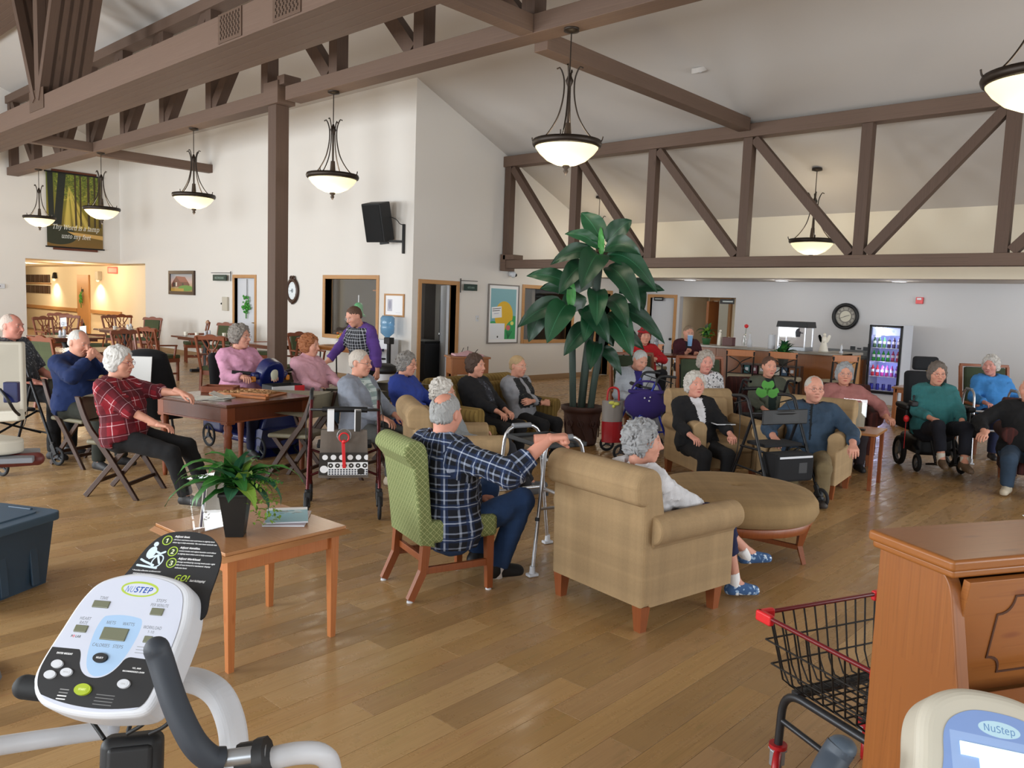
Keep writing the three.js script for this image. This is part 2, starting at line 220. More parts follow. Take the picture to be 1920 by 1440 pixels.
S('ceiling_light_kitchen', mat('#fdfbf4', 0.4, { emissive: new THREE.Color(1, 0.97, 0.9), emissiveIntensity: 1.2 }), B(1.2, 0.05, 0.3, -14.2, 2.55, -11.6, 0.01));
{ const l = new THREE.PointLight(new THREE.Color(1, 0.97, 0.9), 5); l.position.set(-14.2, 2.4, -11.6); l.shadow.radius = 6; l.castShadow = true; scene.add(l); }
// doors
const dA = S('door_1', M.white, B(DA[1] - DA[0], DA[2], 0.05, (DA[0] + DA[1]) / 2, DA[2] / 2, ZA - 0.1, 0.003));
P(dA, 'door_handle', M.gold, [CY(0.014, 0.014, 0.06, DA[1] - 0.1, 1, ZA - 0.05, [90, 0, 0]), B(0.1, 0.02, 0.02, DA[1] - 0.13, 1, ZA - 0.025)]);
const dF = S('door_2', M.white, B(0.68, 1.95, 0.05, -10.61, 0.975, ZF - 0.1, 0.003));
P(dF, 'door_handle', M.black, [CY(0.014, 0.014, 0.06, -10.36, 0.95, ZF - 0.06, [90, 0, 0]), SP(0.03, -10.36, 0.95, ZF - 0.03)]);
const dB = S('door_3', M.white, mv(B(0.86, 2, 0.05, -0.43, 1, 0, 0.003), XB - 0.2, 0, DB[0] + 0.03, [0, -34, 0]));
P(dB, 'door_handle', M.chrome, [mv(SP(0.03, -0.78, 0.98, 0.04), XB - 0.2, 0, DB[0] + 0.03, [0, -34, 0])]);
S('door_4', M.oak, [B(0.06, 1.9, 0.5, -9.45, 0.95, -17.3, 0.005), B(0.5, 1.9, 0.05, -8.9, 0.95, -18.3, 0.005)]);
S('trim_6', M.trim, caseX(-10.0, -9.55, 0, 1.93, -18.36, 0.07));
// ---------- trusses ----------
const tr = (name, label) => tag(T(name, label, 'roof truss'), label, 'roof truss');
{ // right truss, at the edge of the lower room
  const t = T('roof_truss', 'brown timber truss with vertical posts and diagonals spanning above the bar area', 'truss');
  P(t, 'top_chord', M.beam, B(14.6, 0.21, 0.24, -4.3, 4.58, ZR, 0.008)); P(t, 'bottom_chord', M.beam, B(14.6, 0.17, 0.24, -4.3, 2.49, ZR, 0.008));
  const xs = [-11.5, -9.757, -8.009, -6.203, -4.342, -2.5, -0.6, 1.2, 3];
  xs.forEach((x) => P(t, 'post', M.beamV, B(0.16, 1.92, 0.16, x, 3.53, ZR, 0.006)));
  for (let i = 0; i < 8; i++) { const up = i < 4; P(t, 'diagonal', M.beamV, BAR([xs[i] + (up ? 0.1 : 0.12), up ? 4.45 : 2.6, ZR], [xs[i + 1] - (up ? 0.12 : 0.1), up ? 2.6 : 4.45, ZR], 0.14, 0.14, 0.005)); }
  P(t, 'end_block', M.beam, [B(0.14, 0.34, 0.3, -11.5, 2.52, ZR, 0.006), B(0.3, 0.1, 0.3, -11.35, 2.63, ZR, 0.006)]);
}
{ // middle truss with its column
  const t = T('roof_truss', 'long brown truss resting on the tall column with pendant lamps under it', 'truss');
  P(t, 'bottom_chord', M.beam, [B(13.6, 0.21, 0.28, -18.4, 4.772, ZM, 0.008), B(16.2, 0.21, 0.28, -3.1, 4.772, ZM, 0.008)]);
  P(t, 'top_chord', M.beam, B(30, 0.2, 0.28, -10.2, 6.66, ZM, 0.008));
  const xs = []; for (let x = -25.05; x < 4.5; x += 1.88) xs.push(x);
  const joint = Math.round((-11.55 + 25.05) / 1.88);
  xs.forEach((x) => P(t, 'post', M.beamV, B(0.2, 1.8, 0.2, x, 5.76, ZM, 0.006)));
  xs.slice(0, -1).forEach((x, i) => { const up = i >= 2 && i < joint ; P(t, 'diagonal', M.beamV, BAR([up ? x + 0.1 : x + 1.7, 4.9, ZM], [up ? x + 1.75 : x + 0.12, 6.6, ZM], 0.16, 0.2)); });
  P(t, 'gusset', M.beam, [B(0.42, 0.34, 0.32, -11.6, 4.83, ZM, 0.006), B(0.2, 0.14, 0.3, -11.35, 5.0, ZM - 0.02, 0.006)]);
}
{
  const c = T('column', 'tall square brown column standing behind the woman on the mobility scooter', 'column', [-11.62, 0, ZM]);
  P(c, 'shaft', M.beamV, B(0.235, 4.66, 0.235, 0, 2.33, 0, 0.008)); P(c, 'base_trim', M.beamV, B(0.28, 0.1, 0.28, 0, 0.05, 0, 0.006));
}
{ // laminated girder truss close overhead
  const t = T('girder', 'broad laminated brown girder with fanned struts close overhead', 'girder'), z0 = -5.6, n = 5, w = 0.144;
  for (let k = 0; k < n; k++) P(t, 'ply', M.beam, B(30, 0.36, w - 0.004, -10.2, 4.85, z0 + w * (k + 0.5), 0.006));
  for (let k = 0; k < n; k++) P(t, 'top_ply', M.beam, B(30, 0.26, w - 0.004, -10.2, 7.3, z0 + w * (k + 0.5), 0.006));
  for (const x of [-16.2, -6.2, -1.8, 2.4]) for (let k = 0; k < n; k++) {
    const z = z0 + w * (k + 0.5);
    P(t, 'strut', M.beamV, [BAR([x, 5.0, z], [x, 7.2, z], 0.22, w - 0.006), ...[-1, 1].map((s) => BAR([x + s * 0.1, 4.98, z], [x + s * 1.25, 7.2, z], 0.2, w - 0.006))]);
    if (k === 4) P(t, 'gusset_plate', mat('#5d493c', 0.45, { metalness: 0.3 }), B(0.75, 0.36, 0.012, x, 4.98, -4.873, 0.003));
  }
  const nail = mat('#3b2c22', 0.5), gp = (x, y) => { const g = []; for (let i = 0; i < 7; i++) for (let j = 0; j < 8; j++) g.push(B(0.012, 0.03, 0.01, x - 0.21 + i * 0.07 + (j % 2) * 0.02, y - 0.12 + j * 0.035, -4.865, 0)); return g; };
  for (const x of [-9.25, -8.0]) { const pl = P(t, 'gusset_plate', mat('#5d493c', 0.5, { metalness: 0.2 }), B(0.56, 0.34, 0.012, x, 4.86, -4.874, 0.003)); const q = P(pl, 'nail_slot', nail, gp(x, 4.86)); q.userData.kind = 'stuff'; }
}
const purlin = (x, z0, z1, y, label) => P(T('purlin', label, 'beam'), 'timber', M.beam, B(0.2, 0.2, Math.abs(z1 - z0), x, y, (z0 + z1) / 2, 0.008));
purlin(-6.22, -5.6, ZM + 0.14, 4.77, 'short brown tie beam linking girder and middle truss near the front lamp');
purlin(-6.25, ZM - 0.14, ZR + 0.13, 4.67, 'long brown tie beam running from the front pendant lamp to the bar truss');
purlin(-19.1, -5.6, ZM + 0.14, 4.77, 'short brown tie beam at far left beside the forest banner');
purlin(-19.5, ZM - 0.14, ZA, 4.77, 'brown tie beam running from the far lamps to the back wall');
// ---------- pendant lamps ----------
const glow = mat('#fff0c8', 0.35, { emissive: new THREE.Color(1, 0.86, 0.5), emissiveIntensity: 1.5 });
function pendantLamp() {
  const t = T('pendant_lamp', 'x', 'lamp', [0, 0, 0], 0, 'pendant lamps');
  P(t, 'canopy', M.bronze, LA([[0, 0.03], [0.075, 0.03], [0.085, 0.02], [0.085, -0.012], [0.02, -0.03], [0, -0.03]], 24, 0, 0, 0));
  P(t, 'chain', M.bronze, ROD([0, 0, 0], [0, -0.44, 0], 0.007));
  P(t, 'stem', M.bronze, [LA([[0, -0.44], [0.012, -0.45], [0.03, -0.5], [0.045, -0.53], [0.03, -0.57], [0.016, -0.6], [0.014, -1.0], [0, -1.0]], 14), CY(0.03, 0.045, 0.2, 0, -1.08, 0)]);
  for (let k = 0; k < 4; k++) {
    const arm = P(t, 'arm', M.bronze, [TUBE([[0.145, -0.4, 0], [0.12, -0.385, 0], [0.095, -0.41, 0], [0.06, -0.52, 0], [0.062, -0.7, 0], [0.11, -0.9, 0], [0.2, -1.06, 0], [0.3, -1.17, 0], [0.34, -1.19, 0]], 0.009, { n: 26, rs: 6 })]);
    P(arm, 'hook', M.bronze, [TUBE([[0.36, -1.2, 0], [0.385, -1.17, 0], [0.395, -1.13, 0]], 0.008, { n: 6, rs: 6 })]);
    arm.rotation.y = k * PI / 2 + 0.5;
  }
  P(t, 'rim', M.bronze, LA([[0.33, -1.17], [0.375, -1.17], [0.385, -1.2], [0.375, -1.23], [0.35, -1.245], [0.34, -1.22], [0.33, -1.17]], 40));
  P(t, 'bowl', glow, LA([[0.352, -1.215], [0.345, -1.25], [0.3, -1.31], [0.22, -1.38], [0.12, -1.425], [0.0, -1.44]], 40));
  P(t, 'finial', M.bronze, LA([[0, -1.43], [0.035, -1.435], [0.045, -1.45], [0.02, -1.475], [0.028, -1.5], [0.012, -1.53], [0, -1.545]], 16));
  return t;
}
const lampLight = (x, y, z, k = 1) => { for (const [dy, c, w] of [[-1.1, 1, 2.6], [-1.62, 1, 2.0]]) { const l = new THREE.PointLight(new THREE.Color(1, 0.9, 0.74), w * k, 0, 2); l.position.set(x, y + dy, z); l.shadow.radius = 8; l.castShadow = true; scene.add(l); } };
const lamp0 = pendantLamp();
[[-5.69, 4.65, ZM, 'largest pendant lamp, hanging nearest over the seated audience'], [-10.12, 4.65, ZM, 'pendant lamp just right of the tall brown column'], [-14.53, 4.65, ZM, 'pendant lamp just left of the tall brown column'], [-18.94, 4.65, ZM, 'pendant lamp overlapping the right edge of the forest banner'], [-23.08, 4.65, ZM, 'leftmost pendant lamp, left of the forest banner'], [-10.45, 4.0, -13.95, 'pendant lamp half hidden behind the tall potted palm'], [-5.64, 4.13, -13.63, 'pendant lamp beyond the truss over the bar counter'], [-1.28, 4.65, ZM, 'pendant lamp cut off by the right edge of the photo']].forEach(([x, y, z, lb], i) => {
  if (i) copy(lamp0, [x, y, z], 0, lb); else { lamp0.position.set(x, y, z); lamp0.userData.label = lb; }
  lampLight(x, y, z, i === 7 ? 0.8 : 1);
});
// ---------- seating ----------
const stripe = (a, b, c2) => { const t = canvas(512, 64, (c) => { c.fillStyle = a; c.fillRect(0, 0, 512, 64); for (let i = 0; i < 8; i++) { c.fillStyle = b; c.fillRect(i * 64 + 6, 0, 14, 64); c.fillStyle = c2; c.fillRect(i * 64 + 34, 0, 5, 64); c.fillRect(i * 64 + 50, 0, 3, 64); } }, { rep: 2.2 }); return mat('#ffffff', 0.9, { map: t, bumpMap: weave, bumpScale: 0.0006 }); };
M.ochre = stripe('#7d6530', '#6b5526', '#917a45'); M.maroon = stripe('#3a1512', '#4a1d16', '#2a0d0c');
M.diamond = mat('#ffffff', 0.9, { map: canvas(256, 256, (c) => { c.fillStyle = '#6f7a4a'; c.fillRect(0, 0, 256, 256); c.strokeStyle = '#b3b682'; c.lineWidth = 7; for (let i = -2; i < 4; i++) for (const s of [1, -1]) { c.beginPath(); c.moveTo(i * 128, s > 0 ? 0 : 256); c.lineTo(i * 128 + 256, s > 0 ? 256 : 0); c.stroke(); } c.fillStyle = '#a3a878'; for (const [x, y] of [[64, 0], [192, 0], [64, 128], [192, 128], [64, 256], [192, 256]]) c.fillRect(x - 7, y - 7, 14, 14); }, { rep: 14 }), bumpMap: weave, bumpScale: 0.0006 });
function arcTo(s, cx, cy, r, a0, a1, cw) { s.absarc(cx, cy, r, a0 * D2R, a1 * D2R, cw); }
function clubSeat(name, label, cat, m, w, group, dims = {}) {       // rolled-arm armchair or sofa, front +z
  const t = T(name, label, cat, [0, 0, 0], 0, group), n = w > 1 ? 2 : 1, D = 0.72, iw = w - 0.24;
  const bs = new THREE.Shape();                                      // side view (z, y) of the back
  bs.moveTo(-0.17, 0.4); bs.lineTo(-0.25, 0.77); arcTo(bs, -0.345, 0.775, 0.095, 0, 180); bs.lineTo(-0.43, 0.72); bs.quadraticCurveTo(-0.43, 0.68, -0.375, 0.675); bs.lineTo(-0.36, 0.14); bs.lineTo(-0.2, 0.14);
  P(t, 'backrest', m, mv(EX(bs, w - 0.09, { bv: 0.022, bs: 3, cs: 16 }), 0, 0, -(w - 0.09) / 2, [0, 0, 0]).rotateY(-PI / 2));
  for (const s of [-1, 1]) {
    const a = new THREE.Shape(), x0 = iw / 2;                         // front view (x, y) of an arm
    a.moveTo(x0, 0.14); a.lineTo(x0 + 0.01, 0.53); arcTo(a, x0 + 0.085, 0.545, 0.08, 175, -70, true); a.lineTo(x0 + 0.1, 0.45); a.lineTo(x0 + 0.1, 0.14);
    const g = mv(EX(a, 0.66, { bv: 0.018, bs: 3, cs: 14 }), 0, 0, -0.3);
    if (s < 0) { g.scale(-1, 1, 1); const p = clean(g), q = p.attributes.position.array, nn = p.attributes.normal.array; for (let i = 0; i < q.length; i += 9) for (let k = 0; k < 3; k++) { [q[i + 3 + k], q[i + 6 + k]] = [q[i + 6 + k], q[i + 3 + k]];[nn[i + 3 + k], nn[i + 6 + k]] = [nn[i + 6 + k], nn[i + 3 + k]]; } P(t, 'arm', m, p); } else P(t, 'arm', m, g);
  }
  P(t, 'seat_base', m, B(iw, 0.2, 0.6, 0, 0.25, 0.03, 0.02));
  for (let i = 0; i < n; i++) { const cw = iw / n; P(t, 'seat_cushion', m, B(cw - 0.008, 0.11, 0.57, -iw / 2 + cw * (i + 0.5), 0.365, 0.085, 0.04)); P(t, 'back_cushion', m, B(cw - 0.01, 0.36, 0.13, -iw / 2 + cw * (i + 0.5), 0.62, -0.2, 0.055, [-12, 0, 0])); }
  for (const [x, z] of [[-1, -1], [1, -1], [-1, 1], [1, 1]]) P(t, 'leg', M.cherry, TAPER([x * (w / 2 - 0.07), 0, z * 0.3 - 0.02], [x * (w / 2 - 0.07), 0.14, z * 0.3 - 0.02], 0.045, 0.045, 0.068, 0.068));
  return t;
}
const put = (o, x, z, ry) => { o.position.set(x, 0, z); o.rotation.y = ry * D2R; return o; };
const AG = 'tan armchairs';
const arm0 = put(clubSeat('armchair', 'large tan rolled-arm armchair seen from behind in the foreground', 'armchair', M.tan, 0.76, AG), -2.44, -3.8, 170.8);
copy(arm0, [-3.86, 0, -7.22], 57.6, 'tan armchair holding the white-haired woman in a black jacket', AG);
copy(arm0, [-3.01, 0, -7.5], 8, 'tan armchair holding the man in a denim-blue shirt', AG);
copy(arm0, [-4.78, 0, -4.5], 148, 'tan armchair turned side-on behind the plaid-shirted man', AG);
put(clubSeat('sofa', 'ochre striped two-seat sofa holding two women beside the potted palm', 'sofa', M.ochre, 1.46), -6.0, -6.25, 96);
const mar0 = put(clubSeat('armchair', 'dark maroon armchair behind the woman in the olive blazer', 'armchair', M.maroon, 0.76, 'maroon armchairs'), -4.25, -9.2, 47);
copy(mar0, [-3.4, 0, -9.35], 26, 'dark maroon armchair holding the woman in pink by the drinks cooler', 'maroon armchairs');
copy(mar0, [-1.42, 0, -9.62], 18, 'dark maroon armchair cut by the right edge of the photo', 'maroon armchairs');
{ // green diamond parsons chair
  const t = T('side_chair', 'green diamond-patterned side chair under the man in a plaid shirt', 'chair', [-3.4, 0, -3.13], 163);
  const bs = new THREE.Shape(); bs.moveTo(-0.14, 0.3); bs.lineTo(-0.17, 0.5); bs.lineTo(-0.2, 0.84); arcTo(bs, -0.275, 0.845, 0.07, 0, 190); bs.lineTo(-0.285, 0.76); bs.lineTo(-0.25, 0.5); bs.lineTo(-0.23, 0.32);
  P(t, 'backrest', M.diamond, EX(bs, 0.42, { bv: 0.018, bs: 3, cs: 14 }).translate(0, 0, -0.21).rotateY(-PI / 2));
  P(t, 'seat', M.diamond, B(0.47, 0.13, 0.45, 0, 0.39, 0.03, 0.03));
  for (const s of [-1, 1]) {
    P(t, 'leg', M.cherry, TAPER([s * 0.2, 0.012, 0.22], [s * 0.2, 0.34, 0.21], 0.036, 0.036, 0.048, 0.048));
    P(t, 'leg', M.cherry, [TAPER([s * 0.2, 0.17, -0.205], [s * 0.2, 0.36, -0.19], 0.038, 0.044, 0.048, 0.05), TAPER([s * 0.2, 0.012, -0.28], [s * 0.2, 0.175, -0.203], 0.034, 0.04, 0.038, 0.044)]);
    P(t, 'stretcher', M.cherry, B(0.024, 0.04, 0.4, s * 0.2, 0.17, 0.01, 0.003));
    for (const z of [0.22, -0.28]) P(t, 'glide', M.white, CY(0.016, 0.018, 0.012, s * 0.2, 0.006, z));
  }
  P(t, 'stretcher', M.cherry, B(0.38, 0.04, 0.024, 0, 0.22, -0.18, 0.003));
}
function folding() {
  const t = T('folding_chair', 'x', 'chair', [0, 0, 0], 0, 'folding wooden chairs');
  for (const s of [-1, 1]) {
    const x = s * 0.215, pr = new THREE.Shape(); pr.moveTo(0.27, 0); pr.lineTo(0.23, 0); pr.quadraticCurveTo(-0.05, 0.42, -0.13, 0.52); pr.quadraticCurveTo(-0.19, 0.6, -0.25, 0.82); pr.lineTo(-0.21, 0.82); pr.quadraticCurveTo(-0.15, 0.62, -0.09, 0.54); pr.quadraticCurveTo(0, 0.44, 0.27, 0);
    P(t, 'long_leg', M.dark, EX(pr, 0.022, { bv: 0.003, bs: 1, cs: 8 }).rotateY(-PI / 2).translate(x + 0.011, 0, 0));
    P(t, 'short_leg', M.dark, BAR([s * 0.185, 0.005, -0.2], [s * 0.185, 0.43, 0.16], 0.022, 0.04, 0.004));
  }
  P(t, 'seat', M.vinyl, B(0.4, 0.04, 0.4, 0, 0.445, 0.02, 0.018, [2, 0, 0]));
  const bk = new THREE.CylinderGeometry(0.6, 0.6, 0.2, 18, 1, false, PI - 0.34, 0.68); bk.translate(0, 0.72, 0.37);
  P(t, 'backrest', M.vinyl, [bk, B(0.4, 0.19, 0.012, 0, 0.72, -0.196, 0.004, [-12, 0, 0])]);
  for (const [y, z] of [[0.13, -0.1], [0.4, 0.13]]) P(t, 'rung', M.dark, BAR([-0.185, y, z], [0.185, y, z], 0.022, 0.03, 0.003));
  P(t, 'rung', M.dark, BAR([-0.2, 0.12, 0.165], [0.2, 0.12, 0.165], 0.022, 0.03, 0.003));
  return t;
}
const fold0 = folding();
[[-8.14, -2.78, 112, 'folding wooden chair under the man in a blue sweater'], [-6.75, -2.6, 128, 'folding wooden chair under the woman in red plaid'], [-6.2, -3.95, -62, 'empty folding chair drawn up to the game table'], [-6.2, -4.55, 106, 'folding wooden chair under the woman in a pale grey cardigan'], [-6.45, -5.3, 110, 'folding wooden chair under the woman in a royal blue top'], [-7.8, -5.05, 102, 'folding chair under the red-haired woman in a pink turtleneck']].forEach(([x, z, ry, lb], i) => { if (i) copy(fold0, [x, 0, z], ry, lb); else { put(fold0, x, z, ry); fold0.userData.label = lb; } });
// round ottoman
{
  const t = T('ottoman', 'big round tan ottoman with a buttoned top on curved wooden legs', 'ottoman', [-2.56, 0, -5.17], 42.6);
  P(t, 'cushion', M.tan2, LA([[0, 0.285], [0.5, 0.285], [0.54, 0.295], [0.56, 0.34], [0.553, 0.395], [0.52, 0.44], [0.4, 0.463], [0.2, 0.47], [0.06, 0.464], [0.02, 0.448], [0, 0.443]], 56).scale(1, 1, 1.04));
  P(t, 'button', M.tan2, SP(0.022, 0, 0.448, 0, [1, 0.5, 1]));
  P(t, 'apron', M.cherry, LA([[0.49, 0.225], [0.51, 0.225], [0.53, 0.285], [0.49, 0.285], [0.49, 0.225]], 56).scale(1, 1, 1.04));
  for (let k = 0; k < 4; k++) { const a = (38 + k * 90) * D2R, x = Math.cos(a) * 0.49, z = Math.sin(a) * 0.51; P(t, 'leg', M.cherry, [TAPER([x * 0.95, 0.12, z * 0.95], [x, 0.28, z], 0.034, 0.034, 0.06, 0.06), TAPER([x * 1.03, 0, z * 1.03], [x * 0.95, 0.125, z * 0.95], 0.026, 0.026, 0.034, 0.034)]); }
  for (const q of [1, -1]) P(t, 'stretcher', M.cherry, BAR([-q * 0.36, 0.11, -0.3], [q * 0.36, 0.11, 0.3], 0.024, 0.03));
}
// lounge chairs with green panels in wooden frames
function lounge(label) {
  const t = T('lounge_chair', label, 'chair', [0, 0, 0], 0, 'green lounge chairs');
  P(t, 'back_panel', M.greenV, B(0.5, 0.62, 0.07, 0, 0.76, -0.27, 0.02, [-10, 0, 0]));
  P(t, 'back_frame', M.cherry, [BAR([-0.29, 0.3, -0.2], [-0.29, 1.08, -0.34], 0.035, 0.05, 0.006), BAR([0.29, 0.3, -0.2], [0.29, 1.08, -0.34], 0.035, 0.05, 0.006), BAR([-0.3, 1.09, -0.34], [0.3, 1.09, -0.34], 0.05, 0.035, 0.006)]);
  P(t, 'seat', M.greenV, B(0.54, 0.13, 0.54, 0, 0.4, 0.03, 0.03));
  for (const s of [-1, 1]) { P(t, 'armrest', M.cherry, [BAR([s * 0.31, 0.63, -0.26], [s * 0.31, 0.62, 0.3], 0.055, 0.028, 0.006), BAR([s * 0.31, 0.34, 0.26], [s * 0.31, 0.62, 0.26], 0.035, 0.035)]); P(t, 'leg', M.cherry, TAPER([s * 0.29, 0, 0.27], [s * 0.29, 0.36, 0.26], 0.03, 0.03, 0.045, 0.045)); P(t, 'leg', M.cherry, TAPER([s * 0.29, 0, -0.3], [s * 0.29, 0.36, -0.22], 0.03, 0.03, 0.045, 0.045)); }
  return t;
}
const lo0 = put(lounge('high-backed green lounge chair behind the woman in a patterned blouse'), -4.78, -8.75, 50);
copy(lo0, [-2.3, 0, -11.6], 36, 'green lounge chair by the far wall under the woman in light blue', 'green lounge chairs');
copy(lo0, [-5.55, 0, -8.45], 58, 'wooden lounge chair under the person in a pale jacket by the palm', 'green lounge chairs');
// dining chairs: carved side chair with pierced splat, and one with an upholstered green back
function dining(kind) {
  const t = T('dining_chair', 'x', 'chair', [0, 0, 0], 0, 'dining chairs'), bz = -0.2;
  const post = (s) => P(t, 'back_post', M.chip, [BAR([s * 0.2, 0, -0.25], [s * 0.205, 0.44, bz], 0.036, 0.04), BAR([s * 0.205, 0.43, bz], [s * 0.235, 0.98, bz - 0.12], 0.034, 0.032)]); post(-1); post(1);
  P(t, 'seat', M.olive, B(0.49, 0.07, 0.44, 0, 0.46, 0.02, 0.02)); P(t, 'seat_rail', M.chip, B(0.47, 0.08, 0.42, 0, 0.395, 0.02, 0));
  for (const s of [-1, 1]) { P(t, 'leg', M.chip, B(0.042, 0.42, 0.042, s * 0.21, 0.21, 0.2, 0)); P(t, 'stretcher', M.chip, B(0.02, 0.035, 0.42, s * 0.205, 0.14, -0.02, 0)); }
  P(t, 'stretcher', M.chip, B(0.4, 0.035, 0.02, 0, 0.14, 0, 0));
  const cr = [[-0.275, 0.94], [-0.255, 1.0], [-0.2, 1.01], [-0.1, 1.0], [-0.05, 1.025], [0, 1.03], [0.05, 1.025], [0.1, 1.0], [0.2, 1.01], [0.255, 1.0], [0.275, 0.94], [0.2, 0.935], [0, 0.945], [-0.2, 0.935]];
  const back = (g) => mv(g, 0, -0.45, 0).rotateX(-12 * D2R).translate(0, 0.45, bz);
  P(t, 'crest_rail', M.chip, back(EX(cr, 0.03)));
  if (kind === 'splat') {
    const sp = [];
    for (const x of [-1, 1]) { sp.push(TUBE([[x * 0.05, 0.5, 0.014], [x * 0.1, 0.62, 0.014], [x * 0.02, 0.72, 0.014], [x * 0.09, 0.83, 0.014], [x * 0.15, 0.95, 0.014]], 0.013, { n: 18, rs: 5 }), TUBE([[x * 0.02, 0.5, 0.014], [x * 0.03, 0.64, 0.014], [x * 0.075, 0.74, 0.014], [x * 0.03, 0.85, 0.014], [x * 0.06, 0.95, 0.014]], 0.013, { n: 18, rs: 5 })); }
    P(t, 'splat', M.chip, back(merge(sp)));
    P(t, 'splat_base', M.chip, back(B(0.16, 0.05, 0.03, 0, 0.5, 0.014, 0)));
  } else P(t, 'back_panel', M.olive, back(B(0.4, 0.44, 0.05, 0, 0.725, 0.014, 0.015)));
  if (kind !== 'side') for (const s of [-1, 1]) P(t, 'armrest', M.chip, [BAR([s * 0.235, 0.68, bz - 0.05], [s * 0.27, 0.67, 0.14], 0.035, 0.028), BAR([s * 0.26, 0.43, 0.08], [s * 0.27, 0.67, 0.12], 0.028, 0.028)]);
  return t;
}
const dn = { splat: dining('splat'), green: dining('green') }, dUsed = {};
function placeDining(kind, x, z, ry, lb) { if (dUsed[kind]) copy(dn[kind], [x, 0, z], ry, lb); else { dUsed[kind] = 1; put(dn[kind], x, z, ry); dn[kind].userData.label = lb; } }
// ---------- placing helper: a world point from a direction seen in the survey photo and its depth ----------
const camQ = new THREE.Quaternion().setFromEuler(camera.rotation), FPX = 1490;
const at = (px, py, d, o = [0, 0, 0]) => { const v = V((px - 960) / FPX, -(py - 720) / FPX, -1).multiplyScalar(d).applyQuaternion(camQ).add(camera.position); return [v.x - o[0], v.y - o[1], v.z - o[2]]; };
// ---------- recumbent stepper in the left foreground ----------
function text(c, s, x, y, size, color, o = {}) { c.fillStyle = color; c.font = `${o.st || ''} ${size}px ${o.f || 'sans-serif'}`; c.textAlign = o.al || 'center'; c.textBaseline = 'middle'; if (o.w) c.fillText(s, x, y, o.w); else c.fillText(s, x, y); }
const spl = (pts) => { const s = new THREE.Shape(); s.setFromPoints(new THREE.CatmullRomCurve3(pts.map((p) => V(p[0], p[1], 0)), true, 'catmullrom', 0.5).getPoints(90).map((p) => new THREE.Vector2(p.x, p.y))); return s; };
function faceGeo(s, z, cx, cy, w, h) { const g = clean(new THREE.ShapeGeometry(s, 40)), p = g.attributes.position, uv = g.attributes.uv; for (let i = 0; i < p.count; i++) uv.setXY(i, (p.getX(i) - cx) / w + 0.5, (p.getY(i) - cy) / h + 0.5); return g.translate(0, 0, z); }
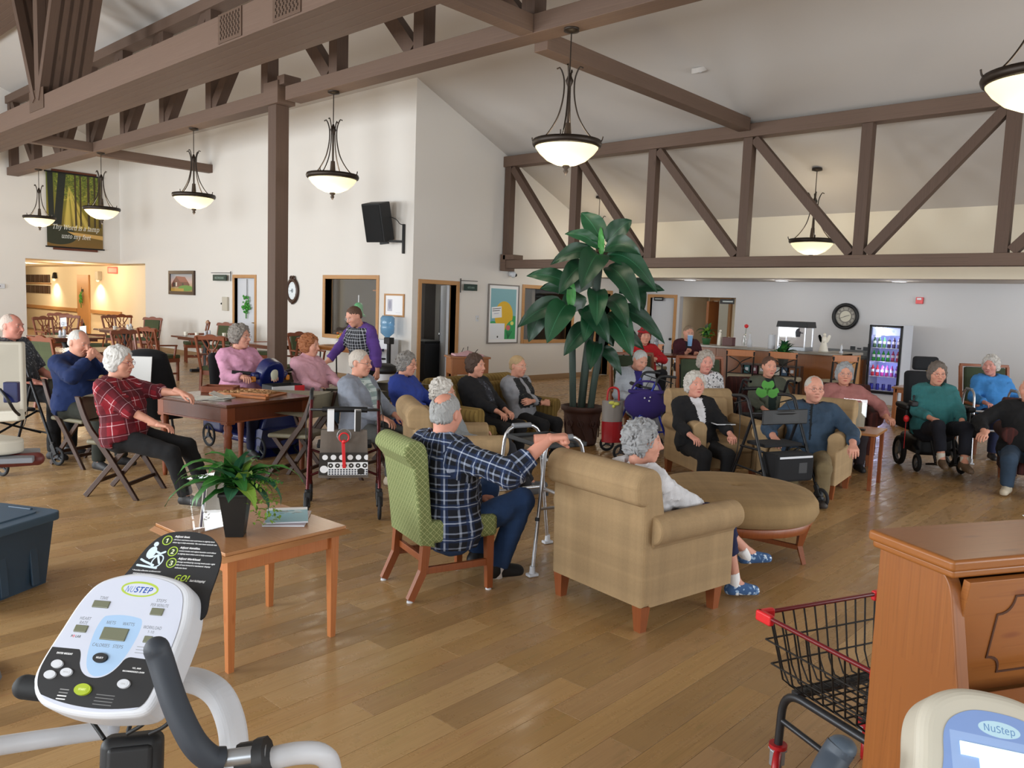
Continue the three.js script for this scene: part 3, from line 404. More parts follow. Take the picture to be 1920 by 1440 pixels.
{
  const o = [-1.66, 0, -0.62], t = T('exercise_machine', 'white and black seated stepper with a tilted control panel in the left foreground', 'exercise machine', o);
  const q = (x, y, d) => at(x, y, d, o);
  const R = V(0.9, -0.129, -0.415), U = V(-0.2, 0.724, -0.66), N = R.clone().cross(U), m4 = new THREE.Matrix4().makeBasis(R, U, N), qq = new THREE.Quaternion().setFromRotationMatrix(m4).multiply(new THREE.Quaternion().setFromAxisAngle(V(0, 0, 1), 12 * D2R));
  const outline = [[-0.146, -0.09], [-0.1336, 0.0067], [-0.118, 0.075], [-0.088, 0.115], [-0.0122, 0.137], [0.07, 0.13], [0.117, 0.107], [0.137, 0.06], [0.144, 0.005], [0.139, -0.09], [0.125, -0.14], [0.07, -0.155], [0.007, -0.16], [-0.06, -0.155], [-0.115, -0.138]];
  const con = P(t, 'console', M.white, EX(spl(outline), 0.045, { bv: 0.012, bs: 4, cs: 40 }).translate(0, 0, -0.057));
  con.position.set(-1.631 - o[0], 0.98, -0.617 - o[2]); con.quaternion.copy(qq);
  const W = 1024, face = (c) => {                                                            // panel print, 0.30 m square
    const X = (a) => (a + 0.15) / 0.3 * W, Y = (b) => (0.15 - b - 0.01) / 0.3 * W, k = W / 0.3;
    c.fillStyle = '#c4c9d8'; c.fillRect(0, 0, W, W);
    c.strokeStyle = '#a9bf45'; c.lineWidth = 15; c.beginPath(); c.ellipse(X(0.006), Y(0.098), 0.041 * k, 0.0145 * k, 0.02, 0, 7); c.stroke(); c.fillStyle = '#c8cddb'; c.beginPath(); c.ellipse(X(0.006), Y(0.097), 0.037 * k, 0.0125 * k, 0.02, 0, 7); c.fill();
    text(c, 'NU', X(-0.017), Y(0.097), 62, '#4a6fb5', { st: 'italic', w: 72 }); text(c, 'STEP', X(0.014), Y(0.097), 62, '#1f4da0', { st: 'italic bold', w: 140 });
    c.fillStyle = '#9fbddd'; c.beginPath(); c.moveTo(X(-0.044), Y(0.036)); c.quadraticCurveTo(X(-0.004), Y(0.045), X(0.036), Y(0.036)); c.quadraticCurveTo(X(0.046), Y(0.03), X(0.044), Y(0)); c.quadraticCurveTo(X(0.035), Y(-0.085), X(-0.012), Y(-0.085)); c.quadraticCurveTo(X(-0.05), Y(-0.08), X(-0.054), Y(0)); c.quadraticCurveTo(X(-0.053), Y(0.03), X(-0.044), Y(0.036)); c.fill();
    const lb = (s, a, b, z = 30) => text(c, s, X(a), Y(b), z, '#5b6068', { w: 140 });
    lb('TIME', -0.066, 0.073); lb('STEPS', 0.065, 0.077); lb('PER MINUTE', 0.065, 0.067); lb('HEART', -0.087, 0.027); lb('RATE', -0.087, 0.018); lb('WORKLOAD', 0.069, 0.02); lb('1-10', 0.069, 0.011, 26); lb('METS', -0.026, 0.023); lb('WATTS', 0.014, 0.023); lb('CALORIES', -0.027, -0.024); lb('STEPS', 0.011, -0.024);
    text(c, 'P', X(-0.1), Y(-0.011), 24, '#333', { st: 'bold' }); text(c, 'O', X(-0.0955), Y(-0.011), 24, '#d0202a', { st: 'bold' }); text(c, 'LAR', X(-0.0855), Y(-0.011), 24, '#333', { st: 'bold' });
    for (let i = 0; i < 3; i++) { c.fillStyle = '#9599a0'; c.fillRect(X(0.052), Y(-0.0195 - i * 0.006), 0.034 * k, 5); }
    c.fillStyle = '#17191d'; c.beginPath(); c.moveTo(X(-0.133), Y(-0.036)); c.lineTo(X(-0.07), Y(-0.036)); c.quadraticCurveTo(X(-0.062), Y(-0.04), X(-0.056), Y(-0.062)); c.quadraticCurveTo(X(-0.042), Y(-0.088), X(-0.014), Y(-0.088)); c.quadraticCurveTo(X(0.02), Y(-0.088), X(0.035), Y(-0.05)); c.quadraticCurveTo(X(0.04), Y(-0.042), X(0.05), Y(-0.042)); c.lineTo(X(0.13), Y(-0.045)); c.quadraticCurveTo(X(0.135), Y(-0.11), X(0.118), Y(-0.13)); c.quadraticCurveTo(X(0.007), Y(-0.158), X(-0.11), Y(-0.128)); c.quadraticCurveTo(X(-0.146), Y(-0.1), X(-0.133), Y(-0.036)); c.fill();
    text(c, 'ENTER WEIGHT', X(-0.098), Y(-0.047), 17, '#fff', { st: 'bold' }); text(c, 'YES, AND', X(0.07), Y(-0.062), 15, '#fff', { st: 'bold' }); text(c, 'RECOMMENDED LEVER', X(0.066), Y(-0.069), 15, '#fff', { st: 'bold' });
    for (let i = 0; i < 4; i++) { c.fillStyle = i > 1 ? '#fff' : '#888'; c.fillRect(X(-0.073), Y(-0.114 - i * 0.006), 0.02 * k, 7); c.fillStyle = '#777'; c.fillRect(X(0.008), Y(-0.117 - i * 0.006), 0.04 * k, 5); }
  };
  P(con, 'panel_print', print(W, W, face, { r: 0.35 }), faceGeo(spl(outline.map(([a, b]) => [a * 0.9 - 0.004, b * 0.93 - 0.001])), 0.0012, 0, -0.01, 0.3, 0.3), { uv: false });
  const lcd = mat('#6d705c', 0.25), scr = (a, b, w, h) => P(con, 'screen', lcd, B(w, h, 0.004, a, b, 0.0015, 0.0015));
  scr(-0.066, 0.059, 0.038, 0.0155); scr(0.065, 0.053, 0.028, 0.0155); scr(-0.0866, 0.005, 0.029, 0.015); scr(-0.008, 0.0, 0.057, 0.026); scr(0.069, -0.0045, 0.018, 0.014);
  const bt = (a, b, w, h, m, s, cl) => { const k = P(con, 'button', m, CY(1, 1.05, 0.005, 0, 0, 0, null, 28).scale(w, 1, h).rotateX(PI / 2).translate(a, b, 0.003)); P(k, 'button_print', print(128, 64, (c) => { c.fillStyle = '#' + m.color.getHexString(); c.fillRect(0, 0, 128, 64); text(c, s, 64, 34, s.length > 1 ? 30 : 54, cl, { st: 'bold', w: 100 }); }), clean(new THREE.PlaneGeometry(w * 1.3, h * 1.0)).translate(a, b, 0.0058), { uv: false }); };
  const wb = mat('#c9ccd2', 0.4), kb = mat('#101216', 0.4), gb = mat('#9fb21c', 0.4);
  bt(-0.0152, -0.0494, 0.0155, 0.0095, kb, 'SELECT', '#fff'); bt(-0.1019, -0.069, 0.0125, 0.008, wb, '▲', '#222'); bt(-0.107, -0.0905, 0.0125, 0.008, wb, '▼', '#222'); bt(-0.074, -0.083, 0.0125, 0.008, wb, 'ENTER', '#999'); bt(-0.0235, -0.112, 0.0175, 0.011, gb, 'START', '#dfe8a0'); bt(0.0575, -0.094, 0.013, 0.0085, wb, 'COOL', '#999');
  // instruction card
  const cs = [[-0.085, 0.12], [-0.069, 0.165], [-0.053, 0.212], [-0.03, 0.242], [0.0006, 0.255], [0.05, 0.257], [0.0933, 0.2468], [0.122, 0.22], [0.1359, 0.1867], [0.138, 0.12], [0.137, 0.06], [0.03, 0.06], [-0.08, 0.06]];
  const cardG = spl(cs), card = P(con, 'instruction_card', M.black, EX(cardG, 0.004, { cs: 40 }).translate(0, 0, -0.05));
  P(card, 'card_print', print(1024, 768, (c) => {
    const X = (a) => (a + 0.1) / 0.25 * 1024, Y = (b) => (0.265 - b) / 0.1875 * 768; c.fillStyle = '#14161a'; c.fillRect(0, 0, 1024, 768);
    for (const [n, a, b] of [['1', -0.0106, 0.233], ['2', 0.0133, 0.2076], ['3', 0.0209, 0.1805]]) { c.strokeStyle = '#a6c43a'; c.lineWidth = 9; c.fillStyle = '#203010'; c.beginPath(); c.arc(X(a), Y(b), 44, 0, 7); c.fill(); c.stroke(); text(c, n, X(a), Y(b) + 3, 62, '#e7efc4', { st: 'bold' }); }
    const row = (s, a, b, z) => text(c, s, X(a), Y(b), z, '#fff', { st: 'italic bold', al: 'left' });
    row('Adjust Seat.', 0.004, 0.244, 27); row('Lift lever and move seat until knee is slightly bent', 0.004, 0.236, 17); row('when leg is fully extended. The seat lever extends too.', 0.004, 0.229, 17);
    row('Adjust Handles.', 0.027, 0.218, 27); row('Loosen knobs and adjust handles until elbow', 0.027, 0.210, 17); row('is slightly bent when arm is fully extended.', 0.027, 0.203, 17);
    row('Adjust Workload.', 0.033, 0.192, 27); row('Change workload by moving knob under right', 0.033, 0.184, 17); row('side of seat forward or backward. Display', 0.033, 0.177, 17); row('indicates level.', 0.033, 0.170, 17);
    text(c, 'GO!', X(0.058), Y(0.147), 80, '#b4d233', { st: 'italic bold' }); text(c, 'Start NuStepping!', X(0.098), Y(0.143), 27, '#fff', { st: 'italic bold', w: 150 });
    row('* Provides effective cardiovascular', -0.065, 0.158, 17); row('and total body exercise.', -0.06, 0.151, 17);
    c.fillStyle = '#cfe0ee'; c.beginPath(); c.arc(X(-0.033), Y(0.222), 24, 0, 7); c.fill(); c.beginPath(); c.ellipse(X(-0.036), Y(0.202), 42, 60, 0.35, 0, 7); c.fill(); c.lineWidth = 20; c.strokeStyle = '#cfe0ee'; c.lineCap = 'round'; for (const L of [[[-0.032, 0.207], [-0.014, 0.2], [-0.004, 0.205]], [[-0.036, 0.188], [-0.018, 0.196], [-0.008, 0.178]], [[-0.054, 0.184], [-0.045, 0.18], [-0.02, 0.172]], [[-0.058, 0.17], [-0.01, 0.166]]]) { c.beginPath(); L.forEach(([a, b], i) => i ? c.lineTo(X(a), Y(b)) : c.moveTo(X(a), Y(b))); c.stroke(); } c.lineWidth = 12; c.beginPath(); c.ellipse(X(-0.014), Y(0.182), 46, 62, 0.5, 0, 7); c.stroke();
  }), faceGeo(cardG, -0.0455, 0.025, 0.17125, 0.25, 0.1875), { uv: false });
  // handles, arms, cables, stem
  P(t, 'hand_grip', mat('#30363f', 0.6), TUBE([q(293, 1215, 1.5), q(302, 1240, 1.5), q(328, 1320, 1.48), q(362, 1390, 1.47), q(395, 1422, 1.48), q(418, 1424, 1.49)], 0.0235, { n: 40, rs: 16 })); P(t, 'grip_cap', mat('#30363f', 0.6), SP(0.0235, ...q(294, 1217, 1.5)));
  P(t, 'handle_rod', M.silver, ROD(q(405, 1424, 1.49), q(500, 1412, 1.5), 0.016)); P(t, 'clamp', M.black, [ROD(q(450, 1428, 1.52), q(500, 1420, 1.52), 0.034), ROD(q(484, 1423, 1.5), q(503, 1419, 1.5), 0.038)]);
  P(t, 'right_arm', M.white, TUBE([q(495, 1425, 1.52), q(560, 1412, 1.54), q(605, 1416, 1.56), q(622, 1450, 1.58), q(626, 1560, 1.6)], 0.021, { n: 30, rs: 12 }));
  const band = (pts, w, h) => { const c = new THREE.CatmullRomCurve3(pts.map(A3)), s = rrect(h, w, Math.min(w, h) * 0.45); return new THREE.ExtrudeGeometry(s, { steps: 40, extrudePath: c, bevelEnabled: false, curveSegments: 6 }); };
  P(t, 'rear_arm', M.white, band([q(318, 1275, 1.78), q(365, 1276, 1.78), q(408, 1300, 1.76), q(432, 1350, 1.74), q(440, 1420, 1.72), q(430, 1560, 1.7)], 0.06, 0.045));
  P(t, 'left_arm', M.white, TUBE([q(-160, 1425, 1.5), q(0, 1398, 1.62), q(120, 1380, 1.7), q(205, 1368, 1.75)], 0.0195, { n: 24, rs: 14 })); P(t, 'arm_cap', mat('#b9bcc4', 0.5), SP(0.02, ...q(206, 1368, 1.75)));
  P(t, 'cross_handle', mat('#15181b', 0.7), [ROD(q(48, 1288, 1.6), q(286, 1316, 1.58), 0.024, 0.024, 18), SP(0.024, ...q(48, 1288, 1.6))]);
  P(t, 'cable', M.black, TUBE([q(148, 1322, 1.6), q(172, 1352, 1.6), q(196, 1386, 1.58)], 0.0045)); P(t, 'cable', M.black, TUBE([q(256, 1325, 1.6), q(247, 1350, 1.59), q(240, 1372, 1.58)], 0.0045));
  P(t, 'cable', M.black, TUBE([q(238, 1376, 1.57), q(268, 1358, 1.57), q(284, 1338, 1.57), q(305, 1332, 1.57), q(318, 1350, 1.57), q(305, 1364, 1.57), q(280, 1376, 1.57)], 0.004, { n: 40 }));
  const st = q(246, 1420, 1.58); P(t, 'holder', M.black, [B(0.115, 0.2, 0.06, st[0], st[1] - 0.06, st[2], 0.02, [-14, 58, 0]), B(0.085, 0.15, 0.07, st[0], st[1] - 0.05, st[2], 0.01, [-14, 58, 0])]);
  P(t, 'stem', M.white, BAR([0.02, 0.1, 0], [st[0], st[1] - 0.1, st[2]], 0.07, 0.09, 0.01)); P(t, 'base', M.dgrey, [B(0.2, 0.1, 0.9, 0, 0.05, 0, 0.02), B(0.6, 0.08, 0.1, 0, 0.04, 0.35, 0.02), B(0.6, 0.08, 0.1, 0, 0.04, -0.35, 0.02)]);
  P(t, 'lower_arm', M.white, [BAR(q(626, 1555, 1.6), [0.1, 0.25, -0.1], 0.05, 0.06), BAR(q(430, 1555, 1.7), [0.05, 0.2, -0.2], 0.05, 0.06), BAR(q(-160, 1425, 1.5), [-0.2, 0.3, 0.35], 0.05, 0.05), BAR([-0.2, 0.3, 0.35], [0, 0.08, 0.2], 0.05, 0.05)]);
}
{ // second stepper, bottom right corner
  const o = [-0.29, 0, -1.62], t = T('exercise_machine', 'second stepper at bottom right with a cream console and lit screen', 'exercise machine', o), q = (x, y, d) => at(x, y, d, o);
  const R = V(0.8, -0.13, -0.58), U0 = V(-0.25, 0.75, -0.6); U0.sub(R.clone().normalize().multiplyScalar(U0.dot(R.clone().normalize()))); const Rn = R.normalize(), Un = U0.normalize(), N = Rn.clone().cross(Un);
  const con = P(t, 'console', M.cream, EX(spl([[-0.125, -0.12], [-0.128, 0], [-0.112, 0.075], [-0.06, 0.115], [0.01, 0.124], [0.08, 0.112], [0.124, 0.07], [0.135, 0], [0.13, -0.12], [0, -0.13]]), 0.05, { bv: 0.022, bs: 5, cs: 40 }).translate(0, 0, -0.07));
  con.position.set(...q(1868, 1432, 1.35)); con.quaternion.setFromRotationMatrix(new THREE.Matrix4().makeBasis(Rn, Un, N));
  const ins = spl([[-0.084, -0.11], [-0.088, 0.0], [-0.078, 0.05], [-0.04, 0.078], [0.01, 0.084], [0.06, 0.077], [0.09, 0.05], [0.098, 0], [0.095, -0.11]]);
  P(con, 'panel_print', print(512, 512, (c) => { const X = (a) => (a + 0.11) / 0.22 * 512, Y = (b) => (0.1 - b) / 0.22 * 512; c.fillStyle = '#7b95c8'; c.fillRect(0, 0, 512, 512); c.fillStyle = '#93acd8'; c.fillRect(X(-0.075), Y(0.04), 400, 500); c.fillStyle = '#b4d4e2'; c.beginPath(); c.ellipse(X(0.01), Y(0.056), 82, 31, 0, 0, 7); c.fill(); text(c, 'NuStep', X(0.01), Y(0.056), 38, '#5b83b4', {}); }), faceGeo(ins, 0.0035, 0, -0.01, 0.22, 0.22), { uv: false });
  const sc = new THREE.Shape([[-0.06, 0.024], [0.085, 0.024], [0.085, -0.1], [-0.05, -0.1], [-0.05, -0.036], [-0.012, -0.036], [-0.03, -0.02], [-0.03, 0.002], [-0.06, 0.002]].map((p) => new THREE.Vector2(...p)));
  const s = P(con, 'screen', mat('#dff2f4', 0.3, { emissive: new THREE.Color(0.75, 0.95, 1), emissiveIntensity: 0.55 }), EX(sc, 0.003).translate(0, 0, 0.004));
  const sl = new THREE.PointLight(new THREE.Color(0.75, 0.95, 1), 0.02); sl.position.set(...at(1880, 1430, 1.2)); scene.add(sl);
  P(t, 'hand_grip', mat('#3a4450', 0.5), TUBE([q(1577, 1402, 1.42), q(1565, 1420, 1.42), q(1540, 1470, 1.4), q(1500, 1600, 1.38)], 0.026, { n: 20, rs: 16 })); P(t, 'grip_cap', mat('#3a4450', 0.5), CY(0.0, 0.001, 0.001, 0, 0, 0)); t.remove(t.children[t.children.length - 1]); P(t, 'grip_cap', mat('#46525f', 0.45), SP(0.026, ...q(1578, 1401, 1.42), [1, 0.75, 1]));
  P(t, 'stem', M.cream, BAR([0, 0.1, 0], [con.position.x, con.position.y - 0.03, con.position.z], 0.08, 0.08, 0.01)); P(t, 'arm', M.cream, [BAR(q(1500, 1600, 1.38), [-0.1, 0.4, 0], 0.045, 0.045), BAR([-0.1, 0.4, 0], [0, 0.15, 0], 0.045, 0.045)]); P(t, 'base', M.dgrey, [B(0.2, 0.1, 0.7, 0, 0.05, 0, 0.02), B(0.5, 0.08, 0.1, 0, 0.04, 0.3, 0.02)]);
}
{ // monitor on its stand and the machine beside it, cut by the left edge
  const D = 3.2, c0 = at(10, 715, D), o = [c0[0] - 0.05, 0, c0[2] + 0.05], t = T('monitor', 'white boxy monitor seen from behind at the left edge', 'monitor', o);
  const y0 = c0[1], h = 0.3, ry = 60;
  const sh = P(t, 'housing', M.cream, [B(0.36, h, 0.05, 0, 0, 0, 0.008), (() => { const g = new THREE.CylinderGeometry(0.1, 0.245, 0.06, 4, 1); g.rotateY(PI / 4).rotateX(PI / 2).scale(1, 0.85, 1); return g.translate(0, 0, 0.05); })()]); sh.position.set(0.05 - 0.215, y0, 0.0); sh.rotation.y = ry * D2R;
  const e = at(42, 785, D, o); P(t, 'bracket', M.cream, [BAR([e[0] - 0.3, e[1] - 0.02, e[2] + 0.3], [e[0], e[1] + 0.015, e[2]], 0.05, 0.045, 0.008)]);
  P(t, 'port_box', M.navy, B(0.05, 0.08, 0.04, ...at(22, 735, D - 0.1, o), 0.004, [0, ry, 0])); P(t, 'cable', M.black, TUBE([at(0, 730, D - 0.12, o), at(15, 750, D - 0.14, o), at(26, 768, D - 0.1, o), at(36, 778, D - 0.02, o)], 0.006, { n: 20 }));
  P(t, 'stand', M.grey, [CY(0.03, 0.03, y0 - 0.1, e[0] - 0.3, (y0 - 0.1) / 2, e[2] + 0.3), CY(0.25, 0.27, 0.04, e[0] - 0.3, 0.02, e[2] + 0.3)]);
}
{
  const D = 2.9, c0 = at(10, 845, D), o = [c0[0], 0, c0[2]], t = T('exercise_machine', 'cream machine console over a maroon padded bar at the left edge', 'exercise machine', o), y = c0[1];
  const e1 = at(70, 860, D, o), e0 = at(-180, 878, D - 0.1, o); P(t, 'padded_bar', mat('#5a1f1a', 0.5), [ROD(e0, e1, 0.024, 0.024, 16), SP(0.024, ...e1)]);
  const k1 = at(44, 836, D, o), k0 = at(-110, 842, D - 0.1, o), dx = k1[0] - k0[0], dz = k1[2] - k0[2], L = Math.hypot(dx, dz), rot = -Math.atan2(dz, dx) / D2R;
  P(t, 'console', M.cream, mv(EX(spl([[-L / 2, -0.06], [0.02, -0.065], [L / 2 - 0.03, -0.045], [L / 2, 0.01], [L / 2 - 0.07, 0.09], [0, 0.11], [-L / 2, 0.11]]), 0.03, { bv: 0.012, bs: 3 }).rotateX(-PI / 2), (k0[0] + k1[0]) / 2, k0[1] - 0.01, (k0[2] + k1[2]) / 2, [0, rot, 0]));
  P(t, 'screen', M.dgrey, mv(B(0.16, 0.006, 0.07, 0, 0, 0, 0.002), ...at(-10, 826, D, o), [0, rot, 0])); P(t, 'knob', M.dgrey, CY(0.012, 0.012, 0.01, ...at(20, 826, D, o)));
  P(t, 'paper_tray', M.white, mv(B(L * 0.8, 0.035, 0.12, -0.08, 0, 0, 0.005), (k0[0] + k1[0]) / 2, k0[1] - 0.075, (k0[2] + k1[2]) / 2, [0, rot, 0]));
  P(t, 'shelf', M.grey, mv(B(L * 1.1, 0.02, 0.2, 0, 0, 0, 0.004), (k0[0] + k1[0]) / 2, e1[1] + 0.006, (k0[2] + k1[2]) / 2 - 0.03, [0, rot, 0])); P(t, 'post', M.cream, [B(0.08, y - 0.1, 0.1, -0.3, (y - 0.1) / 2, 0.28, 0.01), B(0.3, 0.06, 0.3, -0.42, 0.03, 0.4, 0.02)]);
}
{ // storage tote
  const t = T('storage_tote', 'blue-grey plastic storage tote with a snap lid on the floor', 'storage bin', [-4.93, 0, -1.12], 118), m = mat('#34495c', 0.45), m2 = mat('#3c5468', 0.45);
  const body = new THREE.BoxGeometry(0.66, 0.36, 0.42, 4, 1, 4), p = body.attributes.position; for (let i = 0; i < p.count; i++) { const k = p.getY(i) > 0 ? 1 : 0.88; p.setX(i, p.getX(i) * k); p.setZ(i, p.getZ(i) * k); } body.computeVertexNormals();
  P(t, 'body', m, [body.translate(0, 0.18, 0), ...[-0.2, 0, 0.2].flatMap((x) => [B(0.05, 0.3, 0.014, x, 0.17, 0.198, 0.004, [-4, 0, 0]), B(0.05, 0.3, 0.014, x, 0.17, -0.198, 0.004, [4, 0, 0])])]);
  P(t, 'lid', m2, [mv(EX(rrect(0.74, 0.49, 0.07), 0.035, { bv: 0.006 }).rotateX(-PI / 2), 0, 0.37, 0), mv(EX(rrect(0.56, 0.32, 0.04), 0.012, { bv: 0.004 }).rotateX(-PI / 2), 0, 0.402, 0), ...[-1, 1].map((s) => B(0.04, 0.05, 0.2, s * 0.365, 0.36, 0, 0.008))]);
  P(t, 'handle', m, [B(0.02, 0.03, 0.16, 0.31, 0.405, 0, 0.006)]);
}
{ // end table and what stands on it
  const c = [-3.475, 0, -1.945], t = T('end_table', 'square light-wood end table with tapered legs in the foreground', 'table', c, 2);
  const top = new THREE.Shape([[-0.34, 0], [-0.325, 0.014], [0.325, 0.014], [0.34, 0]].map((p) => new THREE.Vector2(...p)));
  P(t, 'tabletop', M.mapleH, [B(0.645, 0.016, 0.645, 0, 0.557, 0, 0.003), mv(new THREE.CylinderGeometry(0.46, 0.487, 0.02, 4, 1).rotateY(PI / 4), 0, 0.539, 0)]);
  P(t, 'apron', M.maple, [B(0.56, 0.08, 0.02, 0, 0.49, 0.27), B(0.56, 0.08, 0.02, 0, 0.49, -0.27), B(0.02, 0.08, 0.56, 0.27, 0.49, 0), B(0.02, 0.08, 0.56, -0.27, 0.49, 0)]);
  for (const [x, z] of [[-1, -1], [1, -1], [-1, 1], [1, 1]]) P(t, 'leg', M.maple, TAPER([x * 0.275, 0, z * 0.275], [x * 0.275, 0.53, z * 0.275], 0.028, 0.028, 0.046, 0.046));
}
function leafGeo(L, W, o = {}) {           // blade along +z that arches up then droops, creased along its midrib
  const n = o.n || 8, pos = [], idx = [], uv = [], droop = o.droop ?? 0.4, fold = o.fold ?? 0.25, tip = o.tip ?? 0.6; let x = 0, y = 0, z = 0, a = o.el ?? 0.6;
  for (let i = 0; i <= n; i++) {
    const t = i / n, w = W * Math.pow(Math.sin(PI * Math.min(1, 0.06 + 0.94 * Math.pow(t, tip))), 0.8) * (i === n ? 0 : 1) + 0.002;
    for (const s of [-1, -0.5, 0, 0.5, 1]) { const rip = (o.rip || 0) * Math.sin(t * 19 + s * 2) * Math.abs(s); pos.push(s * w / 2, y + Math.abs(s) * w * fold * Math.cos(a) + rip, z - Math.abs(s) * w * fold * Math.sin(a) * 0.5); uv.push(s * 0.5 + 0.5, t); }
    y += Math.sin(a) * L / n; z += Math.cos(a) * L / n; a -= droop / n * (1 + t * 2.2);
  }
  for (let i = 0; i < n; i++) for (let k = 0; k < 4; k++) { const q = i * 5 + k; idx.push(q, q + 5, q + 1, q + 1, q + 5, q + 6); }
  const g = new THREE.BufferGeometry(); g.setAttribute('position', new THREE.Float32BufferAttribute(pos, 3)); g.setAttribute('uv', new THREE.Float32BufferAttribute(uv, 2)); g.setIndex(idx); g.computeVertexNormals(); return g;
}
const leafTex = (a, b, rib) => canvas(128, 256, (c) => { c.fillStyle = a; c.fillRect(0, 0, 128, 256); c.strokeStyle = b; c.lineWidth = 3; for (let y = -40; y < 280; y += 11) { c.globalAlpha = 0.35; c.beginPath(); c.moveTo(64, y); c.quadraticCurveTo(30, y + 6, 0, y + 34); c.moveTo(64, y); c.quadraticCurveTo(98, y + 6, 128, y + 34); c.stroke(); } c.globalAlpha = 1; c.strokeStyle = rib; c.lineWidth = 4; c.beginPath(); c.moveTo(64, 0); c.lineTo(64, 256); c.stroke(); });
const leafMat = (a, b, rib, r = 0.45) => new THREE.MeshPhysicalMaterial({ map: leafTex(a, b, rib), roughness: r, side: THREE.DoubleSide });
const LM = [leafMat('#2f6a2c', '#224f22', '#5a8a48'), leafMat('#3f7f33', '#2c6128', '#79a558'), leafMat('#27583c', '#1c442e', '#4e7a55')], lightLeaf = leafMat('#7c9f3c', '#5f8430', '#9dbb62');
{
  const px = [-3.36, 0.566, -1.8], t = T('potted_plant', 'leafy green plant in a tall square black pot on the end table', 'plant', px, RY0 + 8);
  const pot = new THREE.CylinderGeometry(0.09, 0.055, 0.2, 4, 1, false).rotateY(PI / 4).toNonIndexed(); pot.computeVertexNormals();
  P(t, 'pot', mat('#0c0d0d', 0.45), [pot.translate(0, 0.1, 0), B(0.136, 0.016, 0.136, 0, 0.2, 0, 0.003)]);
  P(t, 'soil', mat('#2a1e14', 0.95), B(0.115, 0.01, 0.115, 0, 0.205, 0, 0));
  const big = [];  // [azimuth (0 = image right, 90 = towards camera), elevation, length, width, droop, material]
  for (let i = 0; i < 34; i++) { const az = i * 137.5 + rr(-18, 18), el = i < 9 ? rr(55, 85) : i < 22 ? rr(25, 60) : rr(-5, 25); big.push([az, el, i < 9 ? rr(0.17, 0.25) : rr(0.16, 0.26), rr(0.055, 0.095), rr(0.5, 1.2), i % 7 === 3 ? lightLeaf : LM[i % 3]]); }
  big.push([205, 68, 0.33, 0.07, 1.3, LM[1]], [172, 30, 0.34, 0.07, 0.9, LM[0]], [190, 12, 0.33, 0.075, 0.8, LM[0]], [10, 35, 0.33, 0.05, 1.0, LM[1]], [-10, 20, 0.3, 0.06, 1.2, LM[2]]);
  for (const [az, el, L, W, dr, m] of big) { const g = P(t, 'leaf', m, leafGeo(L, W, { el: el * D2R, droop: dr, fold: 0.16, rip: 0.004 }), { uv: false }); g.position.set(rr(-0.02, 0.02), 0.21 + rr(0, 0.05), rr(-0.02, 0.02)); g.rotation.y = (90 - az) * D2R * -1 + PI; g.rotation.y = az * D2R + PI / 2; }
  // fern fronds and a small-leaved sprig on the right
  for (const [az, el, L] of [[20, 40, 0.26], [160, 20, 0.3], [0, 25, 0.24]]) { const gs = []; for (let k = 1; k < 14; k++) { const f = k / 14, y = Math.sin(el * D2R) * L * f - 0.1 * f * f, z = Math.cos(el * D2R) * L * f; for (const s of [-1, 1]) gs.push(leafGeo(0.055 * (1 - f * 0.7), 0.016, { el: 0, droop: 0.5, n: 3 }).rotateY(s * 1.2).translate(0, y, z)); } const g = P(t, 'frond', LM[1], gs, { uv: false }); g.position.set(0, 0.24, 0); g.rotation.y = az * D2R + PI / 2; }
  const gs = []; for (let i = 0; i < 130; i++) { const a = rr(-0.6, 0.9), r = rr(0.09, 0.21), y = 0.13 + rr(-0.06, 0.12); gs.push(leafGeo(0.024, 0.013, { el: rr(-0.5, 1), n: 2 }).rotateY(rnd() * 6).translate(Math.cos(a) * r, y, Math.sin(a) * r)); } const sp = P(t, 'small_leaf_sprig', lightLeaf, gs, { uv: false }); sp.userData.kind = 'stuff';
}
{ // acrylic brochure holder with leaflets
  const t = T('brochure_holder', 'clear acrylic brochure holder with folded leaflets beside the potted plant', 'brochure holder', [-3.58, 0.565, -1.74], 100);
  P(t, 'panel', M.glass, [B(0.2, 0.25, 0.003, 0, 0.125, 0, 0, [-12, 0, 0])]); P(t, 'panel', M.glass, B(0.2, 0.13, 0.003, 0, 0.065, 0.06, 0, [-12, 0, 0])); P(t, 'base', M.glass, B(0.2, 0.004, 0.09, 0, 0.002, 0.04, 0));
  for (const k of [0, 1]) P(t, 'side_panel', M.glass, B(0.003, 0.12, 0.06, k ? 0.1 : -0.1, 0.06, 0.03, 0));
  for (let i = 0; i < 3; i++) { const b = P(null, 'leaflet', mat(['#e8e4dc', '#4a3f58', '#e5e2da'][i], 0.5), B(0.1, 0.21, 0.004, 0, 0.11, 0, 0.001)); b.position.set(-3.555 + i * 0.012, 0.57, -1.755 - i * 0.006); b.rotation.set(-0.12, (112 - i * 7) * D2R, 0); tag(b, ['cream folded leaflet at the back of the brochure holder', 'purple folded leaflet standing in the brochure holder', 'white folded leaflet at the front of the brochure holder'][i], 'leaflet'); }
}
const cover = (f, w = 256, h = 340) => print(w, h, f, { r: 0.35 });
